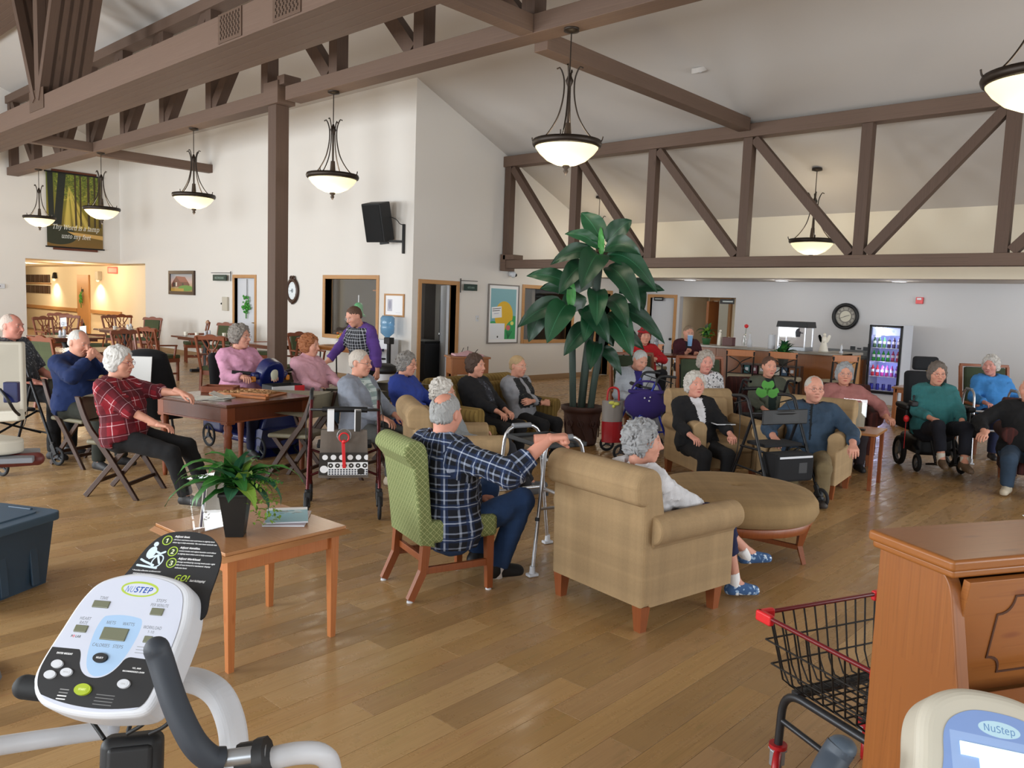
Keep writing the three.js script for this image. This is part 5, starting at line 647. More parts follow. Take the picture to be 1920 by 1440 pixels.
// ---------- tables and dining area ----------
const turned = (x, z, h, m) => P.turn = null || LA([[0, 0], [0.018, 0], [0.022, 0.04], [0.026, 0.3 * h], [0.036, 0.55 * h], [0.03, 0.6 * h], [0.042, 0.63 * h], [0.03, 0.67 * h], [0.038, 0.72 * h], [0.028, 0.76 * h], [0.04, 0.8 * h], [0.04, 0.82 * h], [0, 0.82 * h]], 16, x, 0, z);
{
  const t = T('game_table', 'square mahogany game table with turned legs and a puzzle on top', 'table', [-6.85, 0, -3.66], 11.5), h = 0.74;
  P(t, 'tabletop', M.mahogH, B(1.0, 0.03, 1.0, 0, h - 0.015, 0, 0.008));
  P(t, 'apron', M.mahog, [[0, 0.46, 0], [0, -0.46, 0], [0.46, 0, 1], [-0.46, 0, 1]].map(([x, z, s]) => s ? B(0.022, 0.13, 0.9, x, h - 0.095, 0, 0.002) : B(0.9, 0.13, 0.022, 0, h - 0.095, z, 0.002)));
  P(t, 'trim_strip', M.chip, [[0, 0.472, 0], [0, -0.472, 0], [0.472, 0, 1], [-0.472, 0, 1]].map(([x, z, s]) => s ? B(0.012, 0.014, 0.94, x, h - 0.158, 0, 0.002) : B(0.94, 0.014, 0.012, 0, h - 0.158, z, 0.002)));
  for (const [x, z] of [[-1, -1], [1, -1], [-1, 1], [1, 1]]) P(t, 'leg', M.chip, [turned(x * 0.43, z * 0.43, h), B(0.085, 0.15, 0.085, x * 0.43, h - 0.105, z * 0.43, 0.004)]);
  const on = (name, lb, cat, x, z, ry, y = h) => { const a = 11.5 * D2R; return T(name, lb, cat, [-6.85 + x * Math.cos(a) + z * Math.sin(a), y, -3.66 - x * Math.sin(a) + z * Math.cos(a)], 11.5 + ry); };
  const nw = on('newspaper', 'open newspaper lying on the game table near the red plaid sleeve', 'newspaper', 0.05, 0.3, 30); P(nw, 'sheet', print(256, 256, (c) => { c.fillStyle = '#cfd0c9'; c.fillRect(0, 0, 256, 256); c.fillStyle = '#8a8b86'; for (let k = 0; k < 4; k++) for (let i = 0; i < 26; i++) c.fillRect(10 + k * 62, 10 + i * 9, rr(35, 54), 3); }), [B(0.34, 0.006, 0.26, 0, 0.004, 0, 0.001), B(0.3, 0.006, 0.2, 0.03, 0.012, 0.02, 0.001, [0, 24, 4]), B(0.14, 0.005, 0.2, 0.06, 0.03, -0.02, 0.001, [0, 10, -22])], { uv: 3 });
  const pz = on('puzzle_board', 'wooden puzzle board covered with small tan pieces on the game table', 'puzzle', 0.05, -0.12, 20); P(pz, 'board', M.maple, [B(0.56, 0.014, 0.42, 0, 0.007, 0, 0.003), B(0.56, 0.03, 0.014, 0, 0.02, 0.205, 0.003), B(0.56, 0.03, 0.014, 0, 0.02, -0.205, 0.003)]); const pcs = []; for (let i = 0; i < 150; i++) pcs.push(B(rr(0.02, 0.04), rr(0.008, 0.02), rr(0.015, 0.03), rr(-0.24, 0.24), 0.02 + rr(0, 0.012), rr(-0.17, 0.17), 0, [rr(-15, 15), rr(0, 180), 0])); const pc = P(pz, 'puzzle_piece', wood('#b08455', '#7d5530', '#cba070', 0.6, 4), pcs); pc.userData.kind = 'stuff';
  const bx = on('wooden_box', 'open wooden game box on the game table by the pink sleeve', 'box', -0.3, -0.08, 35); P(bx, 'side', M.chip, [B(0.3, 0.06, 0.012, 0, 0.03, 0.1), B(0.3, 0.06, 0.012, 0, 0.03, -0.1), B(0.012, 0.06, 0.2, 0.15, 0.03, 0), B(0.012, 0.06, 0.2, -0.15, 0.03, 0)]); P(bx, 'bottom', M.maple, B(0.3, 0.01, 0.2, 0, 0.006, 0, 0));
  const rk = on('tile_rack', 'small wooden rack with a dark slot on the game table edge', 'rack', 0.27, 0.02, 15); P(rk, 'bar', M.maple, [B(0.3, 0.025, 0.06, 0, 0.0125, 0, 0.004), B(0.3, 0.03, 0.012, 0, 0.03, -0.02, 0.003)]); P(rk, 'slot', M.dark, B(0.24, 0.004, 0.012, 0, 0.026, 0.012, 0));
}
function pedestal(x, z, ry, lb, w = 1.05) { const t = T('dining_table', lb, 'table', [x, 0, z], ry, 'dining tables'); P(t, 'tabletop', M.mahogH, B(w, 0.035, w, 0, 0.735, 0, 0.008)); P(t, 'apron', M.mahog, B(w - 0.2, 0.05, w - 0.2, 0, 0.695, 0, 0.004)); P(t, 'pedestal', M.black, [LA([[0, 0.06], [0.1, 0.06], [0.06, 0.12], [0.05, 0.3], [0.075, 0.4], [0.05, 0.55], [0.09, 0.67], [0, 0.67]], 18), B(0.7, 0.06, 0.09, 0, 0.035, 0, 0.015), B(0.09, 0.06, 0.7, 0, 0.035, 0, 0.015)]); return t; }
pedestal(-16.3, -8.05, 0, 'dining table in front of the wall with the framed farm picture'); pedestal(-19.4, -7.6, 0, 'dining table with white cups left of the open corner'); pedestal(-12.9, -4.5, 4, 'dining table with condiments behind the man in the blue sweater'); pedestal(-16.6, -5.4, 0, 'dining table with a menu stand at far left'); pedestal(-13.6, -8.2, 0, 'dining table hidden behind the tall column'); pedestal(-15.2, -3.1, 0, 'dining table with paper bags behind the bald man');
[['splat', -14.95, -6.5, 195, 'dining chair with pierced splat seen from behind, nearest the farm picture'], ['splat', -13.7, -5.55, 110, 'dining chair turned side-on behind the red plaid woman'], ['green', -17.2, -8.75, 20, 'green-backed dining chair centred under the farm picture'], ['green', -20.4, -8.5, 35, 'green-backed dining chair by the open corner'], ['splat', -12.3, -6.3, 215, 'dining chair just behind the woman on the scooter'], ['splat', -15.2, -8.7, 330, 'small far dining chair left of the white glazed door'], ['splat', -18.6, -8.9, 340, 'far dining chair between two green-backed chairs'], ['green', -12.7, -8.25, 95, 'green-backed dining chair half hidden by the column'], ['splat', -11.9, -7.4, 290, 'armed dining chair side-on just right of the column'], ['splat', -22.84, -7.2, 60, 'leftmost of the far dining chairs before the hall'], ['splat', -21.4, -6.9, 40, 'second far dining chair from the left before the hall'], ['splat', -21.6, -8.3, 120, 'far dining chair below the hall door wreath'], ['splat', -22.7, -8.8, 250, 'far dining chair facing left before the hall corner'], ['green', -18.3, -6.6, 160, 'green-backed dining chair above the blue sweater man'], ['green', -12.2, -3.9, 200, 'dark green-backed dining chair right behind the blue sweater man'], ['splat', -15.6, -4.5, 140, 'dining chair behind the condiment table'], ['splat', -19.9, -6.2, 110, 'tall dining chair in front of the plaque wall']].forEach((a) => placeDining(...a));
// table-top things
const cup = (x, z, lb, y = 0.753) => { const t = T('cup', lb, 'cup', [x, y, z], rr(0, 360), 'white cups on dining tables'); P(t, 'body', M.ceramic, LA([[0, 0.005], [0.028, 0], [0.034, 0.01], [0.04, 0.09], [0.037, 0.09], [0.031, 0.012], [0, 0.012]], 16)); P(t, 'handle', M.ceramic, TO(0.022, 0.005, 0.045, 0.05, 0, null, 12)); };
cup(-19.1, -7.25, 'left white cup on the table by the open corner'); cup(-18.95, -7.5, 'right white cup on the table by the open corner'); cup(-16.1, -7.75, 'white cup on the table in front of the farm picture'); cup(-15.9, -8.25, 'second white cup beside a napkin under the farm picture'); cup(-16.5, -7.7, 'white cup near the carved chair back');
const holder = (x, z, lb, card) => { const t = T('condiment_holder', lb, 'condiment holder', [x, 0.753, z], rr(0, 90)); P(t, 'base', M.silver, CY(0.09, 0.095, 0.015, 0, 0.008, 0)); P(t, 'bottle', mat('#c9ccd4', 0.2), [LA([[0, 0], [0.03, 0], [0.03, 0.09], [0.015, 0.12], [0, 0.12]], 12, 0.04, 0.015, 0.02), LA([[0, 0], [0.025, 0], [0.025, 0.08], [0.012, 0.1], [0, 0.1]], 12, -0.04, 0.015, 0.02)]); P(t, 'ring', M.silver, [ROD([0, 0.015, 0], [0, 0.22, 0], 0.004), TO(0.025, 0.004, 0, 0.245, 0)]); if (card) P(t, 'card', M.white, B(0.12, 0.17, 0.004, 0, 0.27, -0.03, 0.001, [-8, 0, 8])); };
holder(-16.35, -8.1, 'condiment holder with a ring handle under the farm picture'); holder(-13.0, -4.45, 'condiment holder with menu cards behind the blue sweater man', 1); holder(-16.6, -5.35, 'condiment holder with a white tilted card at far left', 1); holder(-19.4, -7.7, 'condiment holder with white flowers near the open corner'); holder(-13.5, -8.0, 'condiment holder beside the brown column');
{ const t = T('glass', 'clear glass tumbler beside the menu cards behind the blue sweater man', 'glass', [-12.75, 0.753, -4.25]); P(t, 'body', M.glass, LA([[0, 0.004], [0.03, 0], [0.036, 0.14], [0.033, 0.14], [0.028, 0.01], [0, 0.01]], 16)); const n = T('napkin', 'crumpled white napkin on the table under the farm picture', 'napkin', [-15.95, 0.753, -8.05]); P(n, 'cloth', M.white, [SP(0.07, 0, 0.015, 0, [1.3, 0.35, 1]), SP(0.05, 0.06, 0.012, 0.02, [1.2, 0.3, 0.8])]); const rc = T('red_cloth', 'red napkin on the table behind the blue sweater man', 'napkin', [-12.5, 0.753, -4.35]); P(rc, 'cloth', mat('#b3182e', 0.8), [SP(0.1, 0, 0.03, 0, [1.4, 0.4, 0.7]), SP(0.06, 0.08, 0.05, 0, [1, 0.6, 0.7])]); }
{ const t = T('gift_bag', 'green and white gift bag with tissue on the table behind the bald man', 'bag', [-14.9, 0.753, -3.2], 60); P(t, 'bag', mat('#2f7d35', 0.5), B(0.16, 0.26, 0.1, 0, 0.13, 0, 0.004)); P(t, 'tissue', mat('#dfeadd', 0.7), [0, 1, 2].map((i) => CY(0, 0.06, 0.16, 0.1 + i * 0.03, 0.24 - i * 0.04, 0.02, [10, i * 60, 20], 5))); P(t, 'box', M.white, B(0.2, 0.2, 0.12, 0.2, 0.1, 0, 0.004)); P(t, 'bow', mat('#3f8a3a', 0.6), [SP(0.05, -0.04, 0.29, 0, [1.2, 0.6, 0.6]), SP(0.05, 0.05, 0.29, 0, [1.2, 0.6, 0.6])]); }
// ---------- bar, cooler, far tables ----------
{
  const t = T('bar_counter', 'long oak bar counter with a pale stone top', 'counter', [0, 0, 0]), x0 = -7.6, x1 = -4.72;
  P(t, 'countertop', mat('#a49c90', 0.3, { map: mott }), [B(x1 - x0 + 0.1, 0.04, 0.5, (x0 + x1) / 2, 1.05, -12.98, 0.008), B(0.5, 0.04, 0.95, x1 - 0.2, 1.05, -13.25, 0.008)]);
  const n = 4; for (let i = 0; i < n; i++) { const w = (x1 - x0) / n; P(t, 'front_panel', M.oak, B(w - 0.004, 1.03, 0.03, x0 + w * (i + 0.5), 0.515, -12.82, 0.003)); }
  P(t, 'end_panel', wood('#c08a50', '#966030', '#d4a468', 0.45, 1), B(0.03, 1.03, 0.92, x1, 0.515, -13.26, 0.003)); P(t, 'back_panel', M.oak, B(x1 - x0, 1.03, 0.03, (x0 + x1) / 2, 0.515, -13.15, 0.003)); P(t, 'end_panel', M.oak, B(0.03, 1.03, 0.36, x0, 0.515, -12.98, 0.003));
}
{ const t = T('base_cabinet', 'low oak cabinet with a dark worktop beside the drinks cooler', 'cabinet', [-6.0, 0, -16.55]); P(t, 'carcass', M.oak, B(0.95, 0.82, 0.55, 0, 0.41, 0, 0.004)); P(t, 'worktop', mat('#4a4a48', 0.3), [B(1.0, 0.04, 0.6, 0, 0.84, 0, 0.006), B(1.0, 0.12, 0.02, 0, 0.92, -0.28)]); for (const s of [-1, 1]) { const d = P(t, 'door', M.oak, B(0.44, 0.58, 0.02, s * 0.235, 0.34, 0.285, 0.006)); P(d, 'handle', M.gold, B(0.012, 0.09, 0.02, s * 0.05, 0.5, 0.302, 0.004)); const w = P(t, 'drawer', M.oak, B(0.44, 0.14, 0.02, s * 0.235, 0.73, 0.285, 0.006)); P(w, 'handle', M.gold, B(0.09, 0.012, 0.02, s * 0.235, 0.73, 0.302, 0.004)); } }
{ // glass-door drinks cooler
  const t = T('drinks_cooler', 'white drinks cooler with a lit glass door full of bottles', 'fridge', [-5.06, 0, -16.3], 0), m = M.white, h = 1.53, w = 0.6;
  P(t, 'body', mat('#dfe4ee', 0.4), [B(0.03, h, 0.56, -w / 2, h / 2, 0), B(0.03, h, 0.56, w / 2, h / 2, 0), B(w, 0.03, 0.56, 0, h - 0.015, 0), B(w, 0.2, 0.56, 0, 0.1, 0), B(w, h, 0.03, 0, h / 2, -0.27)]);
  const fr = P(t, 'door', M.black, [B(0.04, h - 0.22, 0.04, -w / 2 + 0.02, (h + 0.2) / 2, 0.3, 0.006), B(0.04, h - 0.22, 0.04, w / 2 - 0.02, (h + 0.2) / 2, 0.3, 0.006), B(w, 0.04, 0.04, 0, h - 0.03, 0.3, 0.006), B(w, 0.05, 0.04, 0, 0.23, 0.3, 0.006)]); P(fr, 'pane', M.glass, B(w - 0.07, h - 0.28, 0.008, 0, (h + 0.2) / 2, 0.3, 0)); P(fr, 'handle', M.black, B(0.02, 0.4, 0.03, -w / 2 + 0.01, 0.95, 0.33, 0.006));
  P(t, 'lit_header', mat('#d6e2ff', 0.4, { emissive: new THREE.Color(0.6, 0.72, 1), emissiveIntensity: 0.7 }), B(w - 0.09, 0.14, 0.01, 0, h - 0.13, 0.26, 0.002)); P(t, 'header_print', print(256, 64, (c) => { c.fillStyle = '#cfdcff'; c.fillRect(0, 0, 256, 64); text(c, 'Dasani', 128, 34, 34, '#8aa4d8', {}); }), PL(0.24, 0.06, 0.02, h - 0.13, 0.266));
  P(t, 'light_panel', mat('#b9c4ff', 0.5, { emissive: new THREE.Color(0.42, 0.45, 1), emissiveIntensity: 0.45 }), B(w - 0.06, h - 0.5, 0.006, 0, (h + 0.05) / 2, -0.25, 0));
  for (const y of [0.26, 0.53, 0.82, 1.08]) P(t, 'shelf', M.white, B(w - 0.06, 0.014, 0.5, 0, y, 0.0, 0.002));
  const l = new THREE.PointLight(new THREE.Color(0.6, 0.66, 1), 0.7); l.position.set(-5.06, 1.33, -16.0); scene.add(l); const l2 = new THREE.PointLight(new THREE.Color(0.5, 0.55, 1), 0.5); l2.position.set(-5.06, 0.72, -16.0); scene.add(l2);
  const row = (y, cols, hh, lb) => cols.forEach((c, i) => { const o = P(T('bottle', lb[i] || lb[0], 'bottle', [-5.06 - 0.22 + i * 0.44 / (cols.length - 1), y + 0.008, -16.1], 0, 'bottles in the drinks cooler'), 'body', mat(c, 0.2), LA([[0, 0], [0.03, 0], [0.032, 0.1 * hh], [0.03, 0.5 * hh], [0.032, 0.65 * hh], [0.012, 0.88 * hh], [0.012, hh], [0, hh]], 14)); P(o.parent, 'label', mat(['#dfe6dd', '#d8d4e6', '#e6dcdc'][i % 3], 0.5), CY(0.0325, 0.0325, 0.05, 0, 0.1, 0)); });
  const ord = ['first', 'second', 'third', 'fourth', 'fifth', 'sixth'], lbs = (s) => ord.map((o) => `${o} bottle from the left on the ${s}`);
  row(1.08, ['#2c5a34', '#3c6f3f', '#4f8f55', '#3a2c4a', '#4a3556', '#6a5a80'], 0.2, lbs('top cooler shelf')); row(0.82, ['#1f9a3c', '#2fae4b', '#2aa045', '#27a548', '#c04a78', '#b54468'], 0.2, lbs('green second cooler shelf')); row(0.53, ['#c22a38', '#cc3340', '#b83f86', '#c34a94', '#c05aa0', '#7a4aa0'], 0.21, lbs('red third cooler shelf'));
  for (let i = 0; i < 5; i++) { const c = T('can', ['first', 'second', 'third', 'fourth', 'fifth'][i] + ' blue can from the left on the bottom cooler shelf', 'can', [-5.28 + i * 0.11, 0.268, -16.1], 0, 'cans in the drinks cooler'); P(c, 'body', mat('#3c46b8', 0.3, { metalness: 0.3 }), LA([[0, 0], [0.026, 0], [0.032, 0.01], [0.032, 0.11], [0.026, 0.12], [0, 0.12]], 14)); P(c, 'rim', M.silver, TO(0.026, 0.002, 0, 0.121, 0, [90, 0, 0], 16)); }
}
{ const t = T('popcorn_machine', 'glass-sided popcorn machine with a black roof on the bar counter', 'popcorn machine', [-5.56, 1.07, -13.05], 0); P(t, 'roof', M.black, mv(EX([[-0.27, 0], [0.27, 0], [0.25, 0.1], [-0.25, 0.1]], 0.36, { bv: 0.006 }), 0, 0.38, -0.18)); P(t, 'base', M.silver, B(0.48, 0.06, 0.34, 0, 0.03, 0, 0.004)); for (const [x, z] of [[-1, -1], [1, -1], [-1, 1], [1, 1]]) P(t, 'corner_post', M.alu, B(0.018, 0.33, 0.018, x * 0.225, 0.22, z * 0.155, 0)); P(t, 'pane', M.glass, B(0.44, 0.32, 0.004, 0, 0.22, 0.16, 0)); P(t, 'pane', M.glass, B(0.004, 0.32, 0.3, 0.226, 0.22, 0, 0)); P(t, 'pane', M.glass, B(0.004, 0.32, 0.3, -0.226, 0.22, 0, 0)); P(t, 'kettle', M.dgrey, [CY(0.08, 0.07, 0.09, 0, 0.27, 0), B(0.16, 0.12, 0.03, 0, 0.31, 0.05, 0.005), ROD([0, 0.3, 0], [0, 0.38, 0], 0.01), ROD([-0.12, 0.29, 0], [0.12, 0.29, 0], 0.008)]); }
{ const t = T('angel_figurine', 'cream angel figurine with raised wings on the bar counter end', 'figurine', [-5.05, 1.07, -12.98], 20), m = M.ceramic; P(t, 'robe', m, LA([[0, 0], [0.08, 0], [0.07, 0.04], [0.045, 0.14], [0.035, 0.2], [0.04, 0.23], [0.02, 0.26], [0, 0.26]], 18)); P(t, 'head', m, SP(0.026, 0, 0.285, 0.005)); for (const s of [-1, 1]) P(t, 'wing', m, mv(EX(spl([[0, 0], [0.05, 0.02], [0.08, 0.11], [0.05, 0.13], [0.02, 0.07]]), 0.012, { bv: 0.004 }).scale(s, 1, 1), s * 0.015, 0.15, -0.03)); P(t, 'arm', m, [ROD([-0.03, 0.21, 0], [0, 0.16, 0.05], 0.012), ROD([0.03, 0.21, 0], [0, 0.16, 0.05], 0.012)]); const b = T('dove_figurine', 'small white praying figurine on the bar counter', 'figurine', [-6.93, 1.07, -13.0]); P(b, 'body', M.ceramic, [LA([[0, 0], [0.04, 0], [0.035, 0.1], [0.025, 0.18], [0.03, 0.22], [0, 0.24]], 14), SP(0.022, 0.01, 0.255, 0)]); }
{ const small = [['candle', 'white candle flame-shaped bulb at the counter end', 'candle', -4.78, LA([[0, 0], [0.03, 0], [0.03, 0.03], [0.012, 0.04], [0.022, 0.08], [0.012, 0.12], [0, 0.14]], 12), M.white], ['paper_towel', 'white paper towel roll on the bar counter', 'paper towel', -5.96, CY(0.06, 0.06, 0.24, 0, 0.12, 0), M.white], ['squeeze_bottle', 'white spray bottle on the bar counter', 'bottle', -6.36, LA([[0, 0], [0.045, 0], [0.045, 0.1], [0.015, 0.17], [0.02, 0.23], [0, 0.24]], 14), M.white], ['tissue_box', 'small reddish box on the bar counter', 'box', -6.76, B(0.2, 0.15, 0.12, 0, 0.075, 0, 0.005), mat('#5a2a22', 0.5)]]; for (const [n, lb, c, x, g, m] of small) { const t = T(n, lb, c, [x, 1.07, -13.02]); P(t, 'body', m, g); P(t, 'cap', M.cream, CY(0.012, 0.014, 0.012, 0, n === 'tissue_box' ? 0.152 : n === 'candle' ? 0.142 : 0.244, 0)); }
  const v = T('vase', 'clear vase with a single red rose on the bar counter', 'vase', [-6.5, 1.07, -13.1]); P(v, 'glass', M.glass, LA([[0, 0.005], [0.035, 0], [0.045, 0.08], [0.025, 0.2], [0.028, 0.22], [0.024, 0.2], [0.04, 0.08], [0, 0.01]], 16)); P(v, 'stem', mat('#2f5a2a', 0.6), TUBE([[0, 0.02, 0], [0.01, 0.2, 0], [0.02, 0.34, 0]], 0.004)); P(v, 'rose', M.redP, [SP(0.035, 0.02, 0.36, 0), TO(0.025, 0.012, 0.02, 0.37, 0, [80, 0, 0])]);
}
function bushy(lb, pos, h, r, potM, seedM) { const t = T('potted_plant', lb, 'plant', pos, rr(0, 90)); P(t, 'pot', potM, LA([[0, 0], [0.06, 0], [0.08, 0.1], [0.085, 0.11], [0.07, 0.11], [0.06, 0.02], [0, 0.02]], 18)); for (let i = 0; i < 30; i++) { const g = P(t, 'leaf', seedM[i % seedM.length], leafGeo(rr(0.5, 0.9) * r, r * 0.3, { el: rr(0.2, 1.4), droop: rr(0.4, 1.2), n: 5 }), { uv: false }); g.position.set(rr(-0.2, 0.2) * r * 0.5, 0.1 + rr(0, 1) * (h - 0.25), rr(-0.2, 0.2) * r * 0.5); g.rotation.y = i * 2.4; } P(t, 'stem', M.dark, CY(0.01, 0.014, h * 0.7, 0, 0.1 + h * 0.35, 0)); }
bushy('leafy plant with pale flowers at the left end of the bar counter', [-7.18, 1.07, -12.98], 0.4, 0.24, mat('#2f5a32', 0.5), [LM[0], LM[2], lightLeaf]);
function barStool(lb, x, z, ry) { const t = T('bar_stool', lb, 'bar stool', [x, 0, z], ry, 'iron bar stools'); P(t, 'top_rail', M.maple, B(0.42, 0.1, 0.03, 0, 1.05, -0.22, 0.008)); P(t, 'seat', fabric('#b3a88f'), B(0.4, 0.07, 0.38, 0, 0.68, 0, 0.025)); for (const s of [-1, 1]) { P(t, 'rear_post', M.iron, [BAR([s * 0.19, 0, -0.22], [s * 0.19, 0.68, -0.19], 0.022, 0.022), BAR([s * 0.19, 0.66, -0.19], [s * 0.2, 1.08, -0.23], 0.022, 0.022)]); P(t, 'leg', M.iron, BAR([s * 0.19, 0, 0.2], [s * 0.17, 0.66, 0.16], 0.022, 0.022)); P(t, 'side_rung', M.iron, BAR([s * 0.19, 0.2, -0.2], [s * 0.185, 0.2, 0.19], 0.016, 0.016)); } P(t, 'scroll', M.iron, [TUBE([[-0.17, 0.74, -0.2], [-0.05, 0.82, -0.205], [0.02, 0.92, -0.215], [0.17, 1.0, -0.22]], 0.008, { n: 14, rs: 5 }), TUBE([[0.17, 0.74, -0.2], [0.05, 0.82, -0.205], [-0.02, 0.92, -0.215], [-0.17, 1.0, -0.22]], 0.008, { n: 14, rs: 5 }), BAR([-0.19, 0.74, -0.2], [0.19, 0.74, -0.2], 0.014, 0.014)]); P(t, 'foot_rung', M.iron, BAR([-0.18, 0.25, 0.19], [0.18, 0.25, 0.19], 0.016, 0.016)); return t; }
const st0 = barStool('iron bar stool with an oak top rail left of the seated drinker', -7.3, -11.45, 200);
[[-5.75, -11.5, 205, 'iron bar stool right of the patterned-blouse woman'], [-5.1, -11.7, 190, 'iron bar stool behind the olive blazer woman'], [-4.45, -11.95, 235, 'rightmost iron bar stool, turned at the counter end']].forEach(([x, z, r, lb]) => copy(st0, [x, 0, z], r, lb));
{ const t = T('high_table', 'oak high table in front of the seated drinker in maroon', 'table', [-6.5, 0, -11.0], 20); P(t, 'tabletop', M.mahogH, B(0.8, 0.035, 0.6, 0, 0.95, 0, 0.006)); P(t, 'leg', M.oak, [B(0.09, 0.93, 0.09, 0, 0.465, 0, 0.01), B(0.6, 0.05, 0.08, 0, 0.025, 0), B(0.08, 0.05, 0.5, 0, 0.025, 0)]); const b = T('bookcase', 'low open bookcase with coloured boxes before the bar', 'shelf', [-5.55, 0, -12.2], 12); P(b, 'shelf', M.dark, [0.02, 0.35, 0.68, 0.84].map((y) => B(0.9, 0.025, 0.26, 0, y, 0, 0.003))); P(b, 'side_panel', M.dark, [B(0.025, 0.85, 0.26, -0.45, 0.425, 0, 0.003), B(0.025, 0.85, 0.26, 0.45, 0.425, 0, 0.003)]); ['#2b5f63', '#7a4750', '#8a8a72', '#a0a58a', '#c9c7ba', '#35506a', '#8d5a3a'].forEach((c, i) => { const k = T('book', ['teal', 'dusty pink', 'olive', 'sage', 'cream', 'blue', 'brown'][i] + ' box file on the low bookcase before the bar', 'box file', [-5.92 + i * 0.115, 0.695, -12.12 - i * 0.025], 12); P(k, 'cover', mat(c, 0.6), B(0.09, 0.13, 0.16, 0, 0.065, 0, 0.004)); P(k, 'label', M.white, B(0.05, 0.05, 0.002, 0, 0.07, 0.081, 0)); }); }
bushy('bushy green plant behind the woman in the olive blazer', [-5.35, 0.856, -12.15], 0.42, 0.3, mat('#3a3a36', 0.6), [LM[0], LM[2]]);
{ const t = T('side_table', 'long low maple table behind the power wheelchair', 'table', [-3.3, 0, -13.2], 0); P(t, 'tabletop', M.mapleH, B(1.5, 0.03, 0.5, 0.1, 0.6, 0, 0.005)); for (const [x, z] of [[-0.6, 0.2], [0.8, 0.2], [-0.6, -0.2], [0.8, -0.2]]) P(t, 'leg', M.maple, B(0.05, 0.59, 0.05, x, 0.295, z, 0.003)); P(t, 'apron', M.maple, B(1.4, 0.06, 0.03, 0.1, 0.555, 0.21, 0.002)); const b = T('black_bag', 'black bag on the floor under the long low table', 'bag', [-3.7, 0, -13.3], 10); P(b, 'body', M.blackFab, SP(0.2, 0, 0.15, 0, [1.5, 0.75, 0.9])); P(b, 'strap', M.blackFab, TUBE([[-0.15, 0.26, 0], [0, 0.34, 0.02], [0.15, 0.26, 0]], 0.012)); const h = T('hourglass_ornament', 'carved brown framed hourglass ornament on the long low table', 'ornament', [-3.45, 0.616, -13.2], 10); P(h, 'frame', M.gold, [EX((() => { const s = shape([[-0.1, 0], [0.1, 0], [0.085, 0.1], [0.08, 0.18], [0.1, 0.3], [-0.1, 0.3], [-0.08, 0.18], [-0.085, 0.1]], [[[-0.06, 0.03], [-0.05, 0.16], [-0.065, 0.27], [0.065, 0.27], [0.05, 0.16], [0.06, 0.03]]]); return s; })(), 0.05, { bv: 0.006 })]); P(h, 'panel', M.dark, B(0.13, 0.25, 0.01, 0, 0.15, 0.02, 0)); P(h, 'figure', M.ceramic, SP(0.025, 0, 0.2, 0.045, [1, 1.3, 0.6])); const r = T('brochure_rack', 'clear rack of leaflets on the long low table behind the teal sweater', 'rack', [-2.85, 0.616, -13.2], 8); for (let i = 0; i < 3; i++) P(r, 'leaflet', mat(['#5a6f94', '#a9b7c9', '#d5d8d8'][i], 0.5), B(0.1, 0.3 - i * 0.05, 0.01, -0.1 + i * 0.1, 0.15, -0.02 * i, 0.002)); P(r, 'front_panel', M.glass, B(0.34, 0.18, 0.004, 0, 0.09, 0.05, 0)); P(r, 'base', M.dgrey, B(0.34, 0.01, 0.14, 0, 0.005, 0, 0.002)); }
{ const t = T('end_table', 'narrow end table beside the denim-shirted man with a picture frame on it', 'table', [-2.72, 0, -8.15], 8); P(t, 'tabletop', M.mapleH, B(0.36, 0.025, 0.55, 0, 0.545, 0, 0.005)); for (const [x, z] of [[-0.14, 0.24], [0.14, 0.24], [-0.14, -0.24], [0.14, -0.24]]) P(t, 'leg', M.cherry, B(0.035, 0.53, 0.035, x, 0.265, z, 0.003)); const f = T('sign_holder', 'clear standing sign holder at the armchair corner of the denim-shirted man', 'sign holder', [-2.78, 0.56, -8.05], 12); P(f, 'panel', M.glass, B(0.22, 0.3, 0.006, 0, 0.15, 0, 0, [-6, 0, 0])); P(f, 'sheet', M.cream, B(0.2, 0.24, 0.002, 0, 0.15, -0.006, 0, [-6, 0, 0])); P(f, 'foot', M.black, B(0.22, 0.012, 0.08, 0, 0.006, 0, 0.002)); }
// ---------- along the back wall ----------
{ const t = T('folding_table', 'narrow wooden folding table under the kitchen window', 'table', [-12.5, 0, -8.95], 0); P(t, 'tabletop', M.mapleH, B(1.5, 0.03, 0.5, 0, 0.74, 0, 0.004)); P(t, 'apron', M.oakH, B(1.45, 0.06, 0.02, 0, 0.7, 0.23, 0.002)); for (const x of [-0.6, 0.6]) P(t, 'leg', M.iron, [ROD([x, 0, 0.2], [x, 0.72, 0.18], 0.014), ROD([x, 0, -0.2], [x, 0.72, -0.18], 0.014), ROD([x, 0.15, -0.2], [x, 0.15, 0.2], 0.01)]); const v = T('flower_pot', 'small pot of orange and yellow flowers on the folding table', 'flowers', [-12.6, 0.755, -8.9]); P(v, 'pot', M.ceramic, LA([[0, 0], [0.05, 0], [0.07, 0.1], [0.06, 0.1], [0.045, 0.01], [0, 0.01]], 16)); const cs = ['#d98a35', '#d9b23f', '#c76a2a', '#e0cf7a']; for (let i = 0; i < 16; i++) P(v, 'flower', mat(cs[i % 4], 0.7), [SP(0.028, rr(-0.1, 0.1), 0.2 + rr(-0.05, 0.05), rr(-0.08, 0.08), [1, 0.6, 1], 8)]); P(v, 'foliage', LM[0], [...Array(14)].map((_, i) => leafGeo(0.12, 0.035, { el: rr(0.2, 1.2), n: 4 }).rotateY(i * 2.4).translate(0, 0.09, 0)), { uv: false }); }
